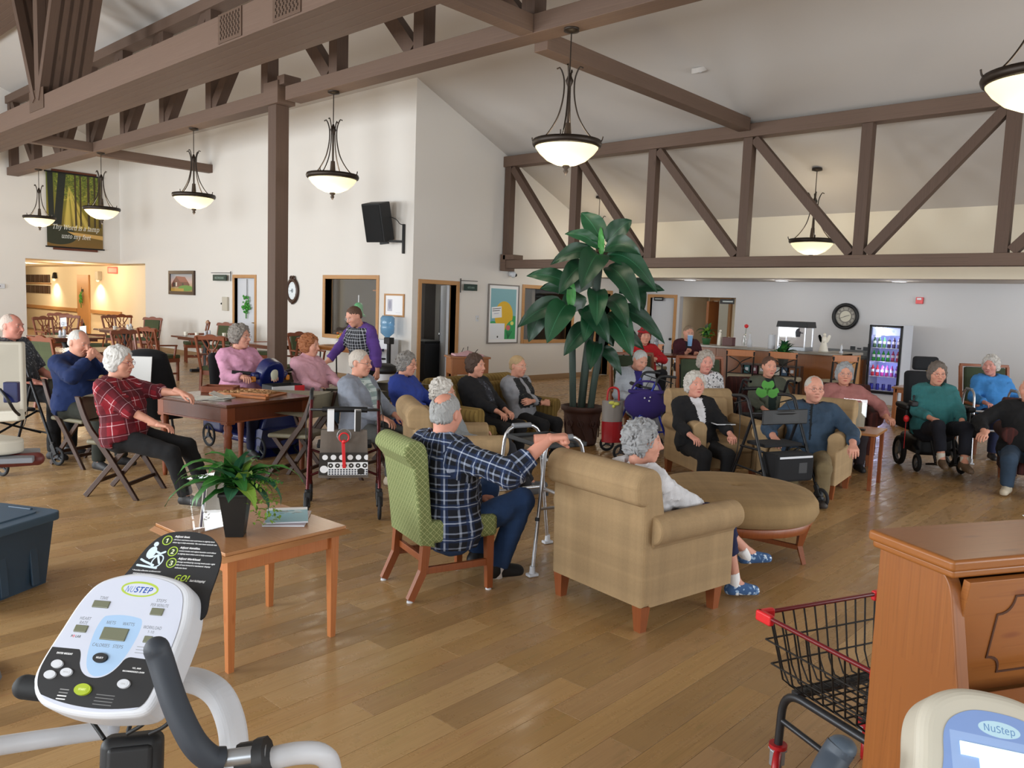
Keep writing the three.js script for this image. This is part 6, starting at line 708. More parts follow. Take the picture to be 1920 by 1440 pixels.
{ const t = T('water_dispenser', 'white water dispenser with a blue bottle behind the standing woman', 'water dispenser', [-11.98, 0, -9.5], 10); P(t, 'cabinet', M.white, B(0.3, 0.92, 0.32, 0, 0.46, 0, 0.02)); P(t, 'bottle', new THREE.MeshPhysicalMaterial({ color: '#9cc4de', transmission: 0.7, roughness: 0.1, thickness: 0, ior: 1.4 }), LA([[0, 0.92], [0.04, 0.92], [0.05, 0.97], [0.13, 1.04], [0.135, 1.14], [0.128, 1.17], [0.135, 1.2], [0.135, 1.32], [0.1, 1.37], [0, 1.37]], 26)); P(t, 'tap', M.navy, [B(0.03, 0.05, 0.04, -0.05, 0.72, 0.17, 0.006), B(0.03, 0.05, 0.04, 0.05, 0.72, 0.17, 0.006)]); P(t, 'drip_tray', M.black, B(0.22, 0.03, 0.1, 0, 0.56, 0.2, 0.006)); const c = T('waste_bin', 'white waste bin lined with a black bag by the doorway', 'waste bin', [-10.6, 0, -8.35]); P(c, 'bin', M.white, LA([[0, 0], [0.15, 0], [0.19, 0.5], [0.18, 0.5], [0.14, 0.02], [0, 0.02]], 24)); P(c, 'liner', M.black, [LA([[0.17, 0.48], [0.205, 0.44], [0.215, 0.5], [0.2, 0.56], [0.12, 0.6], [0, 0.57]], 24).scale(1.02, 1, 0.98)]); const k = T('trolley', 'dark dispenser stand beside the water dispenser', 'stand', [-11.55, 0, -9.2]); P(k, 'post', M.black, [B(0.06, 0.9, 0.06, 0, 0.45, 0, 0.01), B(0.25, 0.04, 0.25, 0, 0.02, 0, 0.01), B(0.16, 0.12, 0.12, 0, 0.92, 0, 0.01)]); }
{ const t = T('credenza', 'small wooden lectern stand with a pink cloth behind the sofa', 'stand', [-8.55, 0, -8.3], 60); P(t, 'top', M.oakH, B(0.62, 0.03, 0.42, 0, 0.86, 0, 0.006)); P(t, 'panel', M.oak, [B(0.56, 0.24, 0.02, 0, 0.73, 0.19), B(0.56, 0.24, 0.02, 0, 0.73, -0.19), B(0.02, 0.24, 0.38, -0.27, 0.73, 0), B(0.02, 0.24, 0.38, 0.27, 0.73, 0)]); for (const [x, z] of [[-0.26, 0.17], [0.26, 0.17], [-0.26, -0.17], [0.26, -0.17]]) P(t, 'leg', M.oak, B(0.04, 0.85, 0.04, x, 0.425, z, 0.003)); const c = T('cloth', 'folded pink cloth on the wooden stand behind the sofa', 'cloth', [-8.55, 0.876, -8.3], 60); P(c, 'fold', fabric('#d9aeb6'), [B(0.44, 0.03, 0.3, 0, 0.015, 0, 0.012), CY(0.02, 0.2, 0.06, 0, 0.05, 0, null, 4)]); P(c, 'stand', M.iron, [ROD([-0.1, 0.03, 0], [-0.06, 0.12, 0], 0.005), ROD([0.1, 0.03, 0], [0.16, 0.1, 0], 0.005), ROD([0, 0.03, 0], [0, 0.14, 0.02], 0.005)]); }
// ---------- on the walls ----------
const frameX = (t, w, h, fw, d, m, z = 0) => P(t, 'frame', m, [B(w, fw, d, 0, h / 2 - fw / 2, z + d / 2), B(w, fw, d, 0, fw / 2 - h / 2, z + d / 2), B(fw, h - 2 * fw, d, w / 2 - fw / 2, 0, z + d / 2), B(fw, h - 2 * fw, d, fw / 2 - w / 2, 0, z + d / 2), B(w - fw, h - fw, 0.004, 0, 0, z + 0.002, 0)]);
{ const t = T('wall_clock', 'oval dark wooden wall clock with a bow crest beside the column', 'clock', [-15.66, 1.79, ZA + 0.02]); P(t, 'rim', M.dark, [TO(0.24, 0.05, 0, 0, 0.02, null, 44).scale(0.82, 1.0, 0.7)]); P(t, 'face', print(256, 256, (c) => { c.fillStyle = '#dfe6ea'; c.fillRect(0, 0, 256, 256); c.translate(128, 128); for (let i = 1; i <= 12; i++) text(c, String(i), Math.sin(i * PI / 6) * 98, -Math.cos(i * PI / 6) * 98, 26, '#555', {}); c.fillStyle = '#8a9298'; c.beginPath(); c.arc(0, 0, 28, 0, 7); c.fill(); }), clean(new THREE.CircleGeometry(0.225, 40)).scale(0.82, 1, 1).translate(0, 0, 0.022), { uv: false }); P(t, 'hand', M.black, [BAR([0, 0, 0.03], [-0.09, -0.01, 0.03], 0.01, 0.004), BAR([0, 0, 0.03], [-0.05, 0.005, 0.03], 0.016, 0.004)]); P(t, 'crest', M.dark, [TO(0.045, 0.02, -0.045, 0.27, 0.02), TO(0.045, 0.02, 0.045, 0.27, 0.02), SP(0.03, 0, 0.26, 0.03), SP(0.035, 0, -0.27, 0.02)]); }
{ const t = T('wall_clock', 'large round black wall clock with a cream dial on the far wall', 'clock', [-6.16, 1.66, ZF + 0.01]); P(t, 'rim', M.black, LA([[0.2, 0], [0.27, 0], [0.275, 0.04], [0.25, 0.07], [0.215, 0.06], [0.2, 0.02]], 44).rotateX(PI / 2)); P(t, 'face', print(512, 512, (c) => { c.fillStyle = '#77726a'; c.fillRect(0, 0, 512, 512); c.translate(256, 256); c.fillStyle = '#c9c4b2'; c.beginPath(); c.arc(0, 0, 130, 0, 7); c.fill(); 'XII I II III IV V VI VII VIII IX X XI'.split(' ').forEach((s, i) => { c.save(); c.rotate(i * PI / 6); text(c, s, 0, -185, 62, '#d9d4c4', { f: 'serif' }); c.restore(); }); }), clean(new THREE.CircleGeometry(0.22, 44)).translate(0, 0, 0.02), { uv: false }); P(t, 'hand', M.black, [BAR([0.03, 0.01, 0.028], [-0.13, -0.05, 0.028], 0.014, 0.004), BAR([-0.02, -0.006, 0.032], [0.08, 0.028, 0.032], 0.02, 0.004)]); }
{ const t = T('picture', 'framed painting of a red barn on the back wall', 'picture', [-21.1, 1.92, ZA + 0.005]); frameX(t, 1.5, 0.64, 0.09, 0.05, M.dark); P(t, 'painting', print(512, 220, (c) => { const g = c.createLinearGradient(0, 0, 0, 220); g.addColorStop(0, '#8c96a0'); g.addColorStop(0.45, '#c9a9a0'); g.addColorStop(1, '#8a7a3a'); c.fillStyle = g; c.fillRect(0, 0, 512, 220); c.fillStyle = '#6b3a30'; c.beginPath(); c.moveTo(20, 130); c.lineTo(130, 30); c.lineTo(330, 40); c.lineTo(430, 130); c.lineTo(430, 160); c.lineTo(20, 165); c.fill(); c.fillStyle = '#8f5548'; c.beginPath(); c.moveTo(130, 30); c.lineTo(330, 40); c.lineTo(400, 100); c.lineTo(220, 100); c.fill(); c.fillStyle = '#2f2422'; c.fillRect(60, 110, 50, 50); c.fillRect(260, 115, 40, 45); c.fillStyle = '#cfc8bd'; c.fillRect(120, 105, 30, 50); c.fillStyle = '#5c8a3a'; c.beginPath(); c.ellipse(340, 175, 160, 35, 0, 0, 7); c.fill(); c.fillStyle = '#b08c3f'; c.fillRect(0, 180, 300, 40); }), PL(1.34, 0.48, 0, 0, 0.02), {}).geometry.attributes.uv; t.children[1].geometry = clean(PL(1.34, 0.48, 0, 0, 0.02)); }
const flat = (t, name, m, w, h, x, y, z, rot) => P(t, name, m, clean(PL(w, h, x, y, z, rot)), { uv: false });
{ const t = T('picture', 'small framed certificate beside the kitchen window', 'picture', [-12.11, 1.565, ZA + 0.005]); frameX(t, 0.6, 0.44, 0.035, 0.025, M.trimH); flat(t, 'sheet', print(256, 200, (c) => { c.fillStyle = '#e8e8ea'; c.fillRect(0, 0, 256, 200); c.fillStyle = '#b4b4c0'; c.fillRect(30, 40, 70, 120); c.fillStyle = '#9696a6'; c.beginPath(); c.ellipse(65, 95, 20, 45, 0, 0, 7); c.fill(); c.fillStyle = '#c9c9d0'; c.fillRect(150, 172, 70, 4); }), 0.54, 0.38, 0, 0, 0.01); }
{ const t = T('poster', 'framed spring poster with a yellow egg shape and tulips on the side wall', 'poster', [XB + 0.01, 1.45, -12.26], 90); frameX(t, 0.94, 1.24, 0.025, 0.03, mat('#7a7470', 0.4)); flat(t, 'print', print(384, 512, (c) => { c.fillStyle = '#eef0f2'; c.fillRect(0, 0, 384, 512); c.save(); c.beginPath(); c.rect(24, 28, 336, 456); c.clip(); c.fillStyle = '#7fb2bd'; c.fillRect(0, 0, 384, 512); c.fillStyle = '#39a362'; c.beginPath(); c.arc(60, 460, 140, 0, 7); c.arc(320, 440, 170, 0, 7); c.fill(); c.fillStyle = '#e0b52c'; c.beginPath(); c.ellipse(200, 270, 120, 130, 0.1, 0, 7); c.fill(); c.fillStyle = '#39a362'; c.beginPath(); c.arc(330, 420, 110, 0, 7); c.fill(); c.fillStyle = '#e6ecf2'; c.fillRect(24, 340, 190, 144); c.save(); c.translate(110, 240); c.rotate(-0.08); c.fillStyle = '#eef1f4'; c.fillRect(-70, -50, 130, 100); c.fillStyle = '#555'; c.fillRect(-60, -36, 110, 6); c.fillRect(-60, -18, 96, 6); c.fillStyle = '#9aa3c4'; c.fillRect(-40, 8, 60, 5); c.restore(); c.fillStyle = '#222'; c.beginPath(); c.arc(124, 462, 9, 0, 7); c.fill(); c.fillStyle = '#d06a6a'; c.beginPath(); c.ellipse(262, 380, 28, 24, 0, 0, 7); c.fill(); c.fillStyle = '#dfe07a'; c.beginPath(); c.ellipse(312, 338, 22, 18, 0, 0, 7); c.fill(); c.strokeStyle = '#1d6a44'; c.lineWidth = 9; for (const x of [240, 262, 284, 310]) { c.beginPath(); c.moveTo(262, 480); c.lineTo(x, 410); c.stroke(); } c.restore(); }), 0.89, 1.19, 0, 0, 0.012); }
{ const t = T('banner', 'tall forest banner with white script lettering high on the left wall', 'banner', [XC + 0.03, 3.88, -8.52], 90), w = 1.5, h = 2.1; flat(t, 'cloth', print(512, 716, (c) => { const g = c.createLinearGradient(0, 0, 0, 716); g.addColorStop(0, '#5a6a24'); g.addColorStop(0.55, '#8a7a26'); g.addColorStop(0.8, '#6a5520'); g.addColorStop(1, '#7a5a24'); c.fillStyle = g; c.fillRect(0, 0, 512, 716); for (let i = 0; i < 900; i++) { c.globalAlpha = 0.35; c.fillStyle = ['#9aae3c', '#3f4f1c', '#c9b84a', '#2c3616', '#7f8f30'][i % 5]; c.beginPath(); c.ellipse(rr(80, 512), rr(0, 260), rr(4, 16), rr(3, 9), rr(0, 3), 0, 7); c.fill(); } c.globalAlpha = 0.5; for (let i = 0; i < 12; i++) { c.fillStyle = '#ecd36a'; c.beginPath(); const x = rr(140, 380); c.moveTo(200, 120); c.lineTo(x, 520); c.lineTo(x + 30, 520); c.fill(); } c.globalAlpha = 0.9; for (const [x, wd, x2] of [[10, 50, 20], [110, 70, 60], [250, 18, 255], [300, 16, 300], [370, 22, 372], [430, 18, 430], [470, 26, 474]]) { c.fillStyle = x < 120 ? '#141a1a' : '#3a2c14'; c.beginPath(); c.moveTo(x, 0); c.lineTo(x + wd, 0); c.lineTo(x2 + wd, 500); c.lineTo(x2, 500); c.fill(); } c.globalAlpha = 1; c.fillStyle = '#2a2c16'; c.beginPath(); c.ellipse(100, 600, 170, 90, 0, 0, 7); c.fill(); c.fillStyle = '#c9a05a'; c.beginPath(); c.moveTo(180, 560); c.lineTo(512, 580); c.lineTo(512, 620); c.lineTo(240, 590); c.fill(); text(c, 'Thy Word is a lamp', 262, 520, 62, '#e6e8e6', { st: 'italic', f: 'serif', w: 430 }); text(c, 'unto my feet', 260, 606, 58, '#e6e8e6', { st: 'italic', f: 'serif', w: 270 }); }), w, h, 0, 0, 0.01); for (const k of [-1, 1]) { P(t, 'rod', M.black, ROD([-w / 2 - 0.04, k * h / 2, 0.01], [w / 2 + 0.04, k * h / 2, 0.01], 0.02)); P(t, 'backing_strip', M.mahog, B(1.2, 0.06, 0.02, 0, k * (h / 2 + 0.05), 0, 0.003)); } }
{ const t = T('loudspeaker', 'black loudspeaker on a wall bracket high beside the corner', 'speaker', [-11.86, 2.72, ZA], 0); P(t, 'bracket', M.black, [B(0.05, 0.55, 0.04, 0, 0.1, 0.025, 0.006), BAR([0, 0.05, 0.03], [-0.2, 0.05, 0.22], 0.04, 0.04), BAR([-0.2, 0.02, 0.22], [-0.35, 0.0, 0.3], 0.05, 0.04)]); const c = P(t, 'cabinet', M.black, [B(0.44, 0.72, 0.32, 0, 0, 0, 0.02)]); c.position.set(-0.38, 0.4, 0.34); c.rotation.set(0.25, 0.25, 0.0, 'YXZ'); const g = P(c, 'grille', mat('#0c0d0f', 0.9), B(0.4, 0.68, 0.02, 0, 0, 0.16, 0.008)); P(t, 'cable', M.black, TUBE([[-0.18, 0.5, 0.2], [-0.08, 0.45, 0.14], [-0.05, 0.38, 0.08], [0, 0.36, 0.03]], 0.008)); }
const hangSign = (lb, p, ry, words) => { const t = T('hanging_sign', lb, 'sign', p, ry); P(t, 'bracket', M.iron, [ROD([0, 0.0, 0], [0, 0.24, 0], 0.01), ROD([0, 0.2, 0], [0.02, 0.2, 0.46], 0.006)]); P(t, 'board', mat('#12332c', 0.5), B(0.02, 0.13, 0.36, 0.01, 0.1, 0.24, 0.004)); for (const s of [-1, 1]) flat(t, 'lettering', print(256, 90, (c) => { c.fillStyle = '#12332c'; c.fillRect(0, 0, 256, 90); text(c, words, 128, 48, 34, '#9db5ac', { w: 220 }); }), 0.34, 0.12, 0.01 + s * 0.0112, 0.1, 0.24, [0, s * 90, 0]); };
{ const t = T('hanging_sign', 'dark green hanging sign left of the glazed door', 'sign', [-18.42, 1.98, ZA + 0.04]); P(t, 'bracket', M.iron, [ROD([0, 0, 0], [0, 0.24, 0], 0.01), ROD([0, 0.2, 0], [-0.9, 0.2, 0.05], 0.006)]); P(t, 'board', mat('#12332c', 0.5), B(0.68, 0.15, 0.02, -0.48, 0.08, 0.04, 0.004)); flat(t, 'lettering', print(256, 64, (c) => { c.fillStyle = '#12332c'; c.fillRect(0, 0, 256, 64); text(c, 'RESTROOMS', 128, 34, 32, '#9db5ac', { w: 190 }); }), 0.66, 0.14, -0.48, 0.08, 0.052); const u = T('hanging_sign', 'dark green hanging sign right of the kitchen doorway', 'sign', [XB + 0.04, 1.86, -10.98], 90); P(u, 'bracket', M.iron, [ROD([0, 0, 0], [0, 0.28, 0], 0.01), ROD([0, 0.24, 0], [0.42, 0.24, 0.05], 0.006)]); P(u, 'board', mat('#12332c', 0.5), B(0.36, 0.13, 0.02, 0.24, 0.11, 0.04, 0.004)); flat(u, 'lettering', print(256, 90, (c) => { c.fillStyle = '#12332c'; c.fillRect(0, 0, 256, 90); text(c, 'KITCHEN', 128, 48, 36, '#9db5ac', {}); }), 0.34, 0.12, 0.24, 0.11, 0.052); }
const smallWall = (name, lb, cat, p, ry, parts) => { const t = T(name, lb, cat, p, ry); parts.forEach(([n, m, g]) => P(t, n, m, g)); return t; };
smallWall('door_plate', 'dark door plate above the far white door', 'sign', [-10.7, 1.92, ZF + 0.03], 0, [['plate', M.black, B(0.26, 0.09, 0.015, 0, 0, 0, 0.003)], ['lettering', mat('#b9c2c0', 0.5), B(0.2, 0.025, 0.004, 0, 0, 0.008, 0)]]);
smallWall('door_plate', 'dark door plate hanging at the right of the far opening', 'sign', [-8.86, 1.9, ZF + 0.03], 0, [['plate', M.black, B(0.36, 0.11, 0.015, 0, 0, 0, 0.003)], ['lettering', mat('#b9c2c0', 0.5), B(0.26, 0.03, 0.004, 0.02, 0, 0.008, 0)]]);
smallWall('fire_alarm', 'red fire alarm strobe on the far wall', 'fire alarm', [-4.76, 2.02, ZF + 0.03], 0, [['body', M.redP, B(0.13, 0.13, 0.06, 0, 0, 0, 0.008)], ['strobe', M.white, B(0.08, 0.04, 0.02, 0, 0.03, 0.035, 0.005)]]);
smallWall('outlet', 'black double outlet plate above the low cabinet', 'outlet', [-5.84, 1.0, ZF + 0.01], 0, [['plate', M.dgrey, [B(0.1, 0.1, 0.01, -0.13, 0, 0, 0.002), B(0.1, 0.1, 0.01, 0.13, 0, 0, 0.002)]], ['bar', M.dgrey, B(0.08, 0.03, 0.01, 0, 0.01, 0, 0.002)]]);
smallWall('security_camera', 'white dome security camera below the truss end', 'camera', [XB + 0.06, 2.3, -12.4], 60, [['mount', M.white, CY(0.05, 0.05, 0.06, 0, 0, 0, [0, 0, 90])], ['body', M.white, SP(0.07, 0.06, -0.01, 0)], ['lens', M.black, SP(0.04, 0.1, -0.02, 0.02)]]);
smallWall('intercom', 'beige intercom box beside the glazed door', 'intercom', [-18.7, 1.42, ZA + 0.03], 0, [['box', M.cream, B(0.26, 0.34, 0.06, 0, 0, 0, 0.008)], ['button', M.black, SP(0.025, -0.2, 0, 0)]]);
smallWall('smoke_detector', 'round white smoke detector on the sloping ceiling', 'smoke detector', [-6.42, 5.28, -10.9], 0, [['base', M.ceil, CY(0.11, 0.12, 0.07, 0, 0, 0, [22, 0, 0])], ['lamp', M.white, SP(0.03, 0.05, -0.04, 0.05)]]);
[[-3.6, 5.97, -9.2, 'sprinkler head on the ceiling above the right side'], [-8.9, 6.2, -8.6, 'sprinkler head seen behind the middle truss']].forEach(([x, y, z, lb]) => smallWall('sprinkler', lb, 'sprinkler', [x, y, z], 0, [['escutcheon', M.white, CY(0.04, 0.05, 0.03, 0, 0, 0, [22, 0, 0])], ['nozzle', M.gold, CY(0.012, 0.03, 0.05, 0, -0.04, 0)]]));
smallWall('light_switch', 'white switch plate left of the poster', 'switch', [XB + 0.01, 1.35, -11.5], 90, [['plate', M.white, B(0.08, 0.12, 0.01, 0, 0, 0, 0.003)], ['toggle', M.cream, B(0.02, 0.03, 0.02, 0, 0, 0.008, 0.003)]]);
smallWall('thermostat', 'small white thermostat on the left wall', 'thermostat', [XC + 0.02, 1.66, -6.6], 90, [['box', M.white, B(0.2, 0.12, 0.03, 0, 0, 0, 0.01)], ['dial', M.dgrey, SP(0.02, -0.03, 0, 0.015)]]);
smallWall('exit_sign', 'red lit exit sign at the open corner', 'exit sign', [-27.5, 2.3, -10.4], 60, [['box', mat('#e05a4a', 0.4, { emissive: new THREE.Color(1, 0.12, 0.06), emissiveIntensity: 0.8 }), B(0.3, 0.22, 0.05, 0, 0, 0, 0.005)], ['letter_panel', mat('#ff8a78', 0.4, { emissive: new THREE.Color(1, 0.25, 0.15), emissiveIntensity: 0.9 }), B(0.24, 0.14, 0.01, 0, 0, 0.03, 0.002)]]);
{ const l = new THREE.PointLight(new THREE.Color(1, 0.15, 0.1), 0.15); l.position.set(-27.4, 2.3, -10.2); scene.add(l); }
{ // hall: plaques, door with wreath, sconces, downlights
  const t = T('plaque_board', 'two rows of dark memorial plaques on the hall wall', 'plaques', [-35.2, 2.0, -10.5]); for (let j = 0; j < 2; j++) for (let i = 0; i < 11; i++) P(t, 'plaque', i % 2 ? M.dark : mat('#4a3a30', 0.4), B(0.2, 0.3, 0.03, -1.4 + i * 0.26, -j * 0.42, 0, 0.003)); P(t, 'rail', M.trimH, B(3, 0.04, 0.05, -0.1, -0.19, 0, 0.004));
  const d = S('door_5', M.trim, B(1.1, 2.15, 0.06, -30.4, 1.075, -10.5, 0.004)); P(d, 'door_plate', M.black, B(0.18, 0.1, 0.02, -30.4, 1.6, -10.46, 0.002));
  const wre = (lb, p, n) => { const t = T('wreath', lb, 'wreath', p); const g = []; for (let i = 0; i < 60; i++) { const a = rr(0, 6.28), r = rr(0.02, 0.13), k = i % 3; g.push(SP(rr(0.015, 0.035), Math.cos(a) * r + [-.07, .07, 0][k], Math.sin(a) * r + [-.04, -.04, .13][k], rr(0, 0.05), [1, 1, 0.6], 7)); } const q = P(t, 'clover_garland', mat('#2f8a22', 0.4), g); q.userData.kind = 'stuff'; P(t, 'ribbon', M.iron, B(0.015, n, 0.006, 0, 0.22 + n / 2, 0, 0)); P(t, 'stem', mat('#3a7a2a', 0.5), B(0.03, 0.14, 0.02, 0, -0.24, 0.02, 0.004)); };
  wre('green shamrock wreath hanging on the hall door', [-30.4, 1.3, -10.43], 0.2); wre('green shamrock wreath hanging on the white glazed door', [-17.8, 1.4, ZA - 0.05], 0.42);
  [[-33.2, 'left hall sconce'], [-28.9, 'right hall sconce']].forEach(([x, lb], i) => { const s = T('wall_sconce', (i ? 'grey box sconce high on the hall wall right of the door' : 'dark bracket sconce high on the hall wall left of the door'), 'sconce', [x, 2.12, -10.46]); P(s, 'shade', i ? mat('#b9b09c', 0.5) : M.iron, i ? B(0.26, 0.3, 0.14, 0, 0, 0, 0.01) : LA([[0.02, -0.12], [0.1, -0.1], [0.06, 0.1], [0, 0.12]], 16)); P(s, 'bulb', mat('#fff1d0', 0.3, { emissive: new THREE.Color(1, 0.8, 0.5), emissiveIntensity: 2 }), SP(0.05, 0, -0.16, 0.02)); const l = new THREE.SpotLight(new THREE.Color(1, 0.85, 0.6), 14, 0, 1.1, 0.8, 2); l.position.set(x, 1.95, -10.25); l.target.position.set(x, 0.4, -10.45); l.castShadow = true; scene.add(l, l.target); });
  [[-30.5, -8.6], [-27.3, -9.0], [-34, -8.8]].forEach(([x, z], i) => { const s = T('downlight', ['middle hall ceiling downlight', 'hall ceiling downlight nearest the open corner', 'farthest hall ceiling downlight'][i], 'ceiling light', [x, 2.455, z], 0, 'hall downlights'); P(s, 'trim_ring', M.white, TO(0.13, 0.012, 0, -0.005, 0, [90, 0, 0])); P(s, 'lens', mat('#ffffff', 0.4, { emissive: new THREE.Color(1, 0.85, 0.6), emissiveIntensity: 2.2 }), CY(0.125, 0.125, 0.01, 0, 0, 0)); const l = new THREE.PointLight(new THREE.Color(1, 0.8, 0.52), 16); l.position.set(x, 2.3, z); l.shadow.radius = 5; l.castShadow = true; scene.add(l); });
  const dl = [[-9.35, -16.0], [-7.2, -16.0], [-4.9, -16.0], [-2.5, -16.0], [-0.3, -16.0]]; dl.forEach(([x, z], i) => { const s = T('downlight', ['first', 'second', 'third', 'fourth', 'fifth'][i] + ' recessed light from the left in the low ceiling over the bar', 'ceiling light', [x, 2.358, z], 0, 'bar downlights'); P(s, 'trim_ring', M.white, TO(0.13, 0.012, 0, -0.005, 0, [90, 0, 0])); P(s, 'lens', mat('#ffffff', 0.4, { emissive: new THREE.Color(1, 0.95, 0.85), emissiveIntensity: 1.8 }), CY(0.125, 0.125, 0.01, 0, 0, 0)); const l = new THREE.PointLight(new THREE.Color(1, 0.96, 0.9), 0.6); l.position.set(x, 2.22, z); l.shadow.radius = 5; l.castShadow = true; scene.add(l); });
}
{ // things seen through the kitchen window
  const t = T('kitchen_shelf', 'wooden wall shelf with dark boxes inside the kitchen window', 'shelf', [-14.3, 1.86, -11.6], 90); P(t, 'board', M.maple, [B(1.2, 0.03, 0.25, 0, 0, 0, 0.003), BAR([-0.3, -0.02, 0.08], [-0.3, -0.25, -0.1], 0.03, 0.04)]); P(t, 'box', M.dgrey, [B(0.5, 0.22, 0.2, -0.1, 0.13, 0, 0.01)]);
  const u = T('coffee_urn', 'dark coffee brewer inside the kitchen window', 'coffee maker', [-13.5, 0.85, -11.0], 10); P(u, 'body', M.black, [B(0.34, 0.3, 0.3, 0, 0.65, 0, 0.02), B(0.3, 0.05, 0.3, 0, 0.02, 0, 0.01), B(0.3, 0.5, 0.1, 0, 0.27, -0.1, 0.01)]); P(u, 'carafe', M.silver, LA([[0, 0.05], [0.09, 0.05], [0.1, 0.2], [0.06, 0.28], [0, 0.28]], 18)); const k = T('kitchen_counter', 'dark kitchen counter inside the window', 'counter', [-14, 0, -11.2]); P(k, 'body', M.dgrey, B(3, 0.8, 0.6, 0, 0.4, 0, 0.01)); P(k, 'worktop', M.black, B(3.05, 0.04, 0.64, 0, 0.82, 0, 0.006));
  const h = T('hat_ornament', 'green felt hat ornament hanging inside the kitchen window', 'ornament', [-13.55, 1.32, -9.98]); P(h, 'crown', mat('#21a85c', 0.6), [LA([[0, -0.02], [0.16, -0.02], [0.13, 0.02], [0.1, 0.05], [0.085, 0.22], [0.05, 0.26], [0, 0.27]], 18)]); P(h, 'cord', M.white, ROD([0, 0.27, 0], [0, 0.42, 0], 0.012));
  const s = T('urn', 'tall dark rounded appliance inside the kitchen window', 'appliance', [-12.9, 0.84, -10.75]); P(s, 'body', mat('#1c2226', 0.6), LA([[0, 0], [0.22, 0], [0.25, 0.3], [0.2, 0.5], [0.1, 0.58], [0, 0.58]], 20)); P(s, 'lid', M.black, [SP(0.14, 0.02, 0.68, 0, [1, 0.9, 1])]);
  const r = T('refrigerator', 'dim refrigerator inside the dark kitchen doorway', 'fridge', [-13.4, 0, -12.7], 70); P(r, 'body', M.dgrey, B(0.7, 1.7, 0.7, 0, 0.85, 0, 0.02)); P(r, 'handle', M.chrome, B(0.03, 0.8, 0.04, 0.28, 1.1, 0.37, 0.008));
}
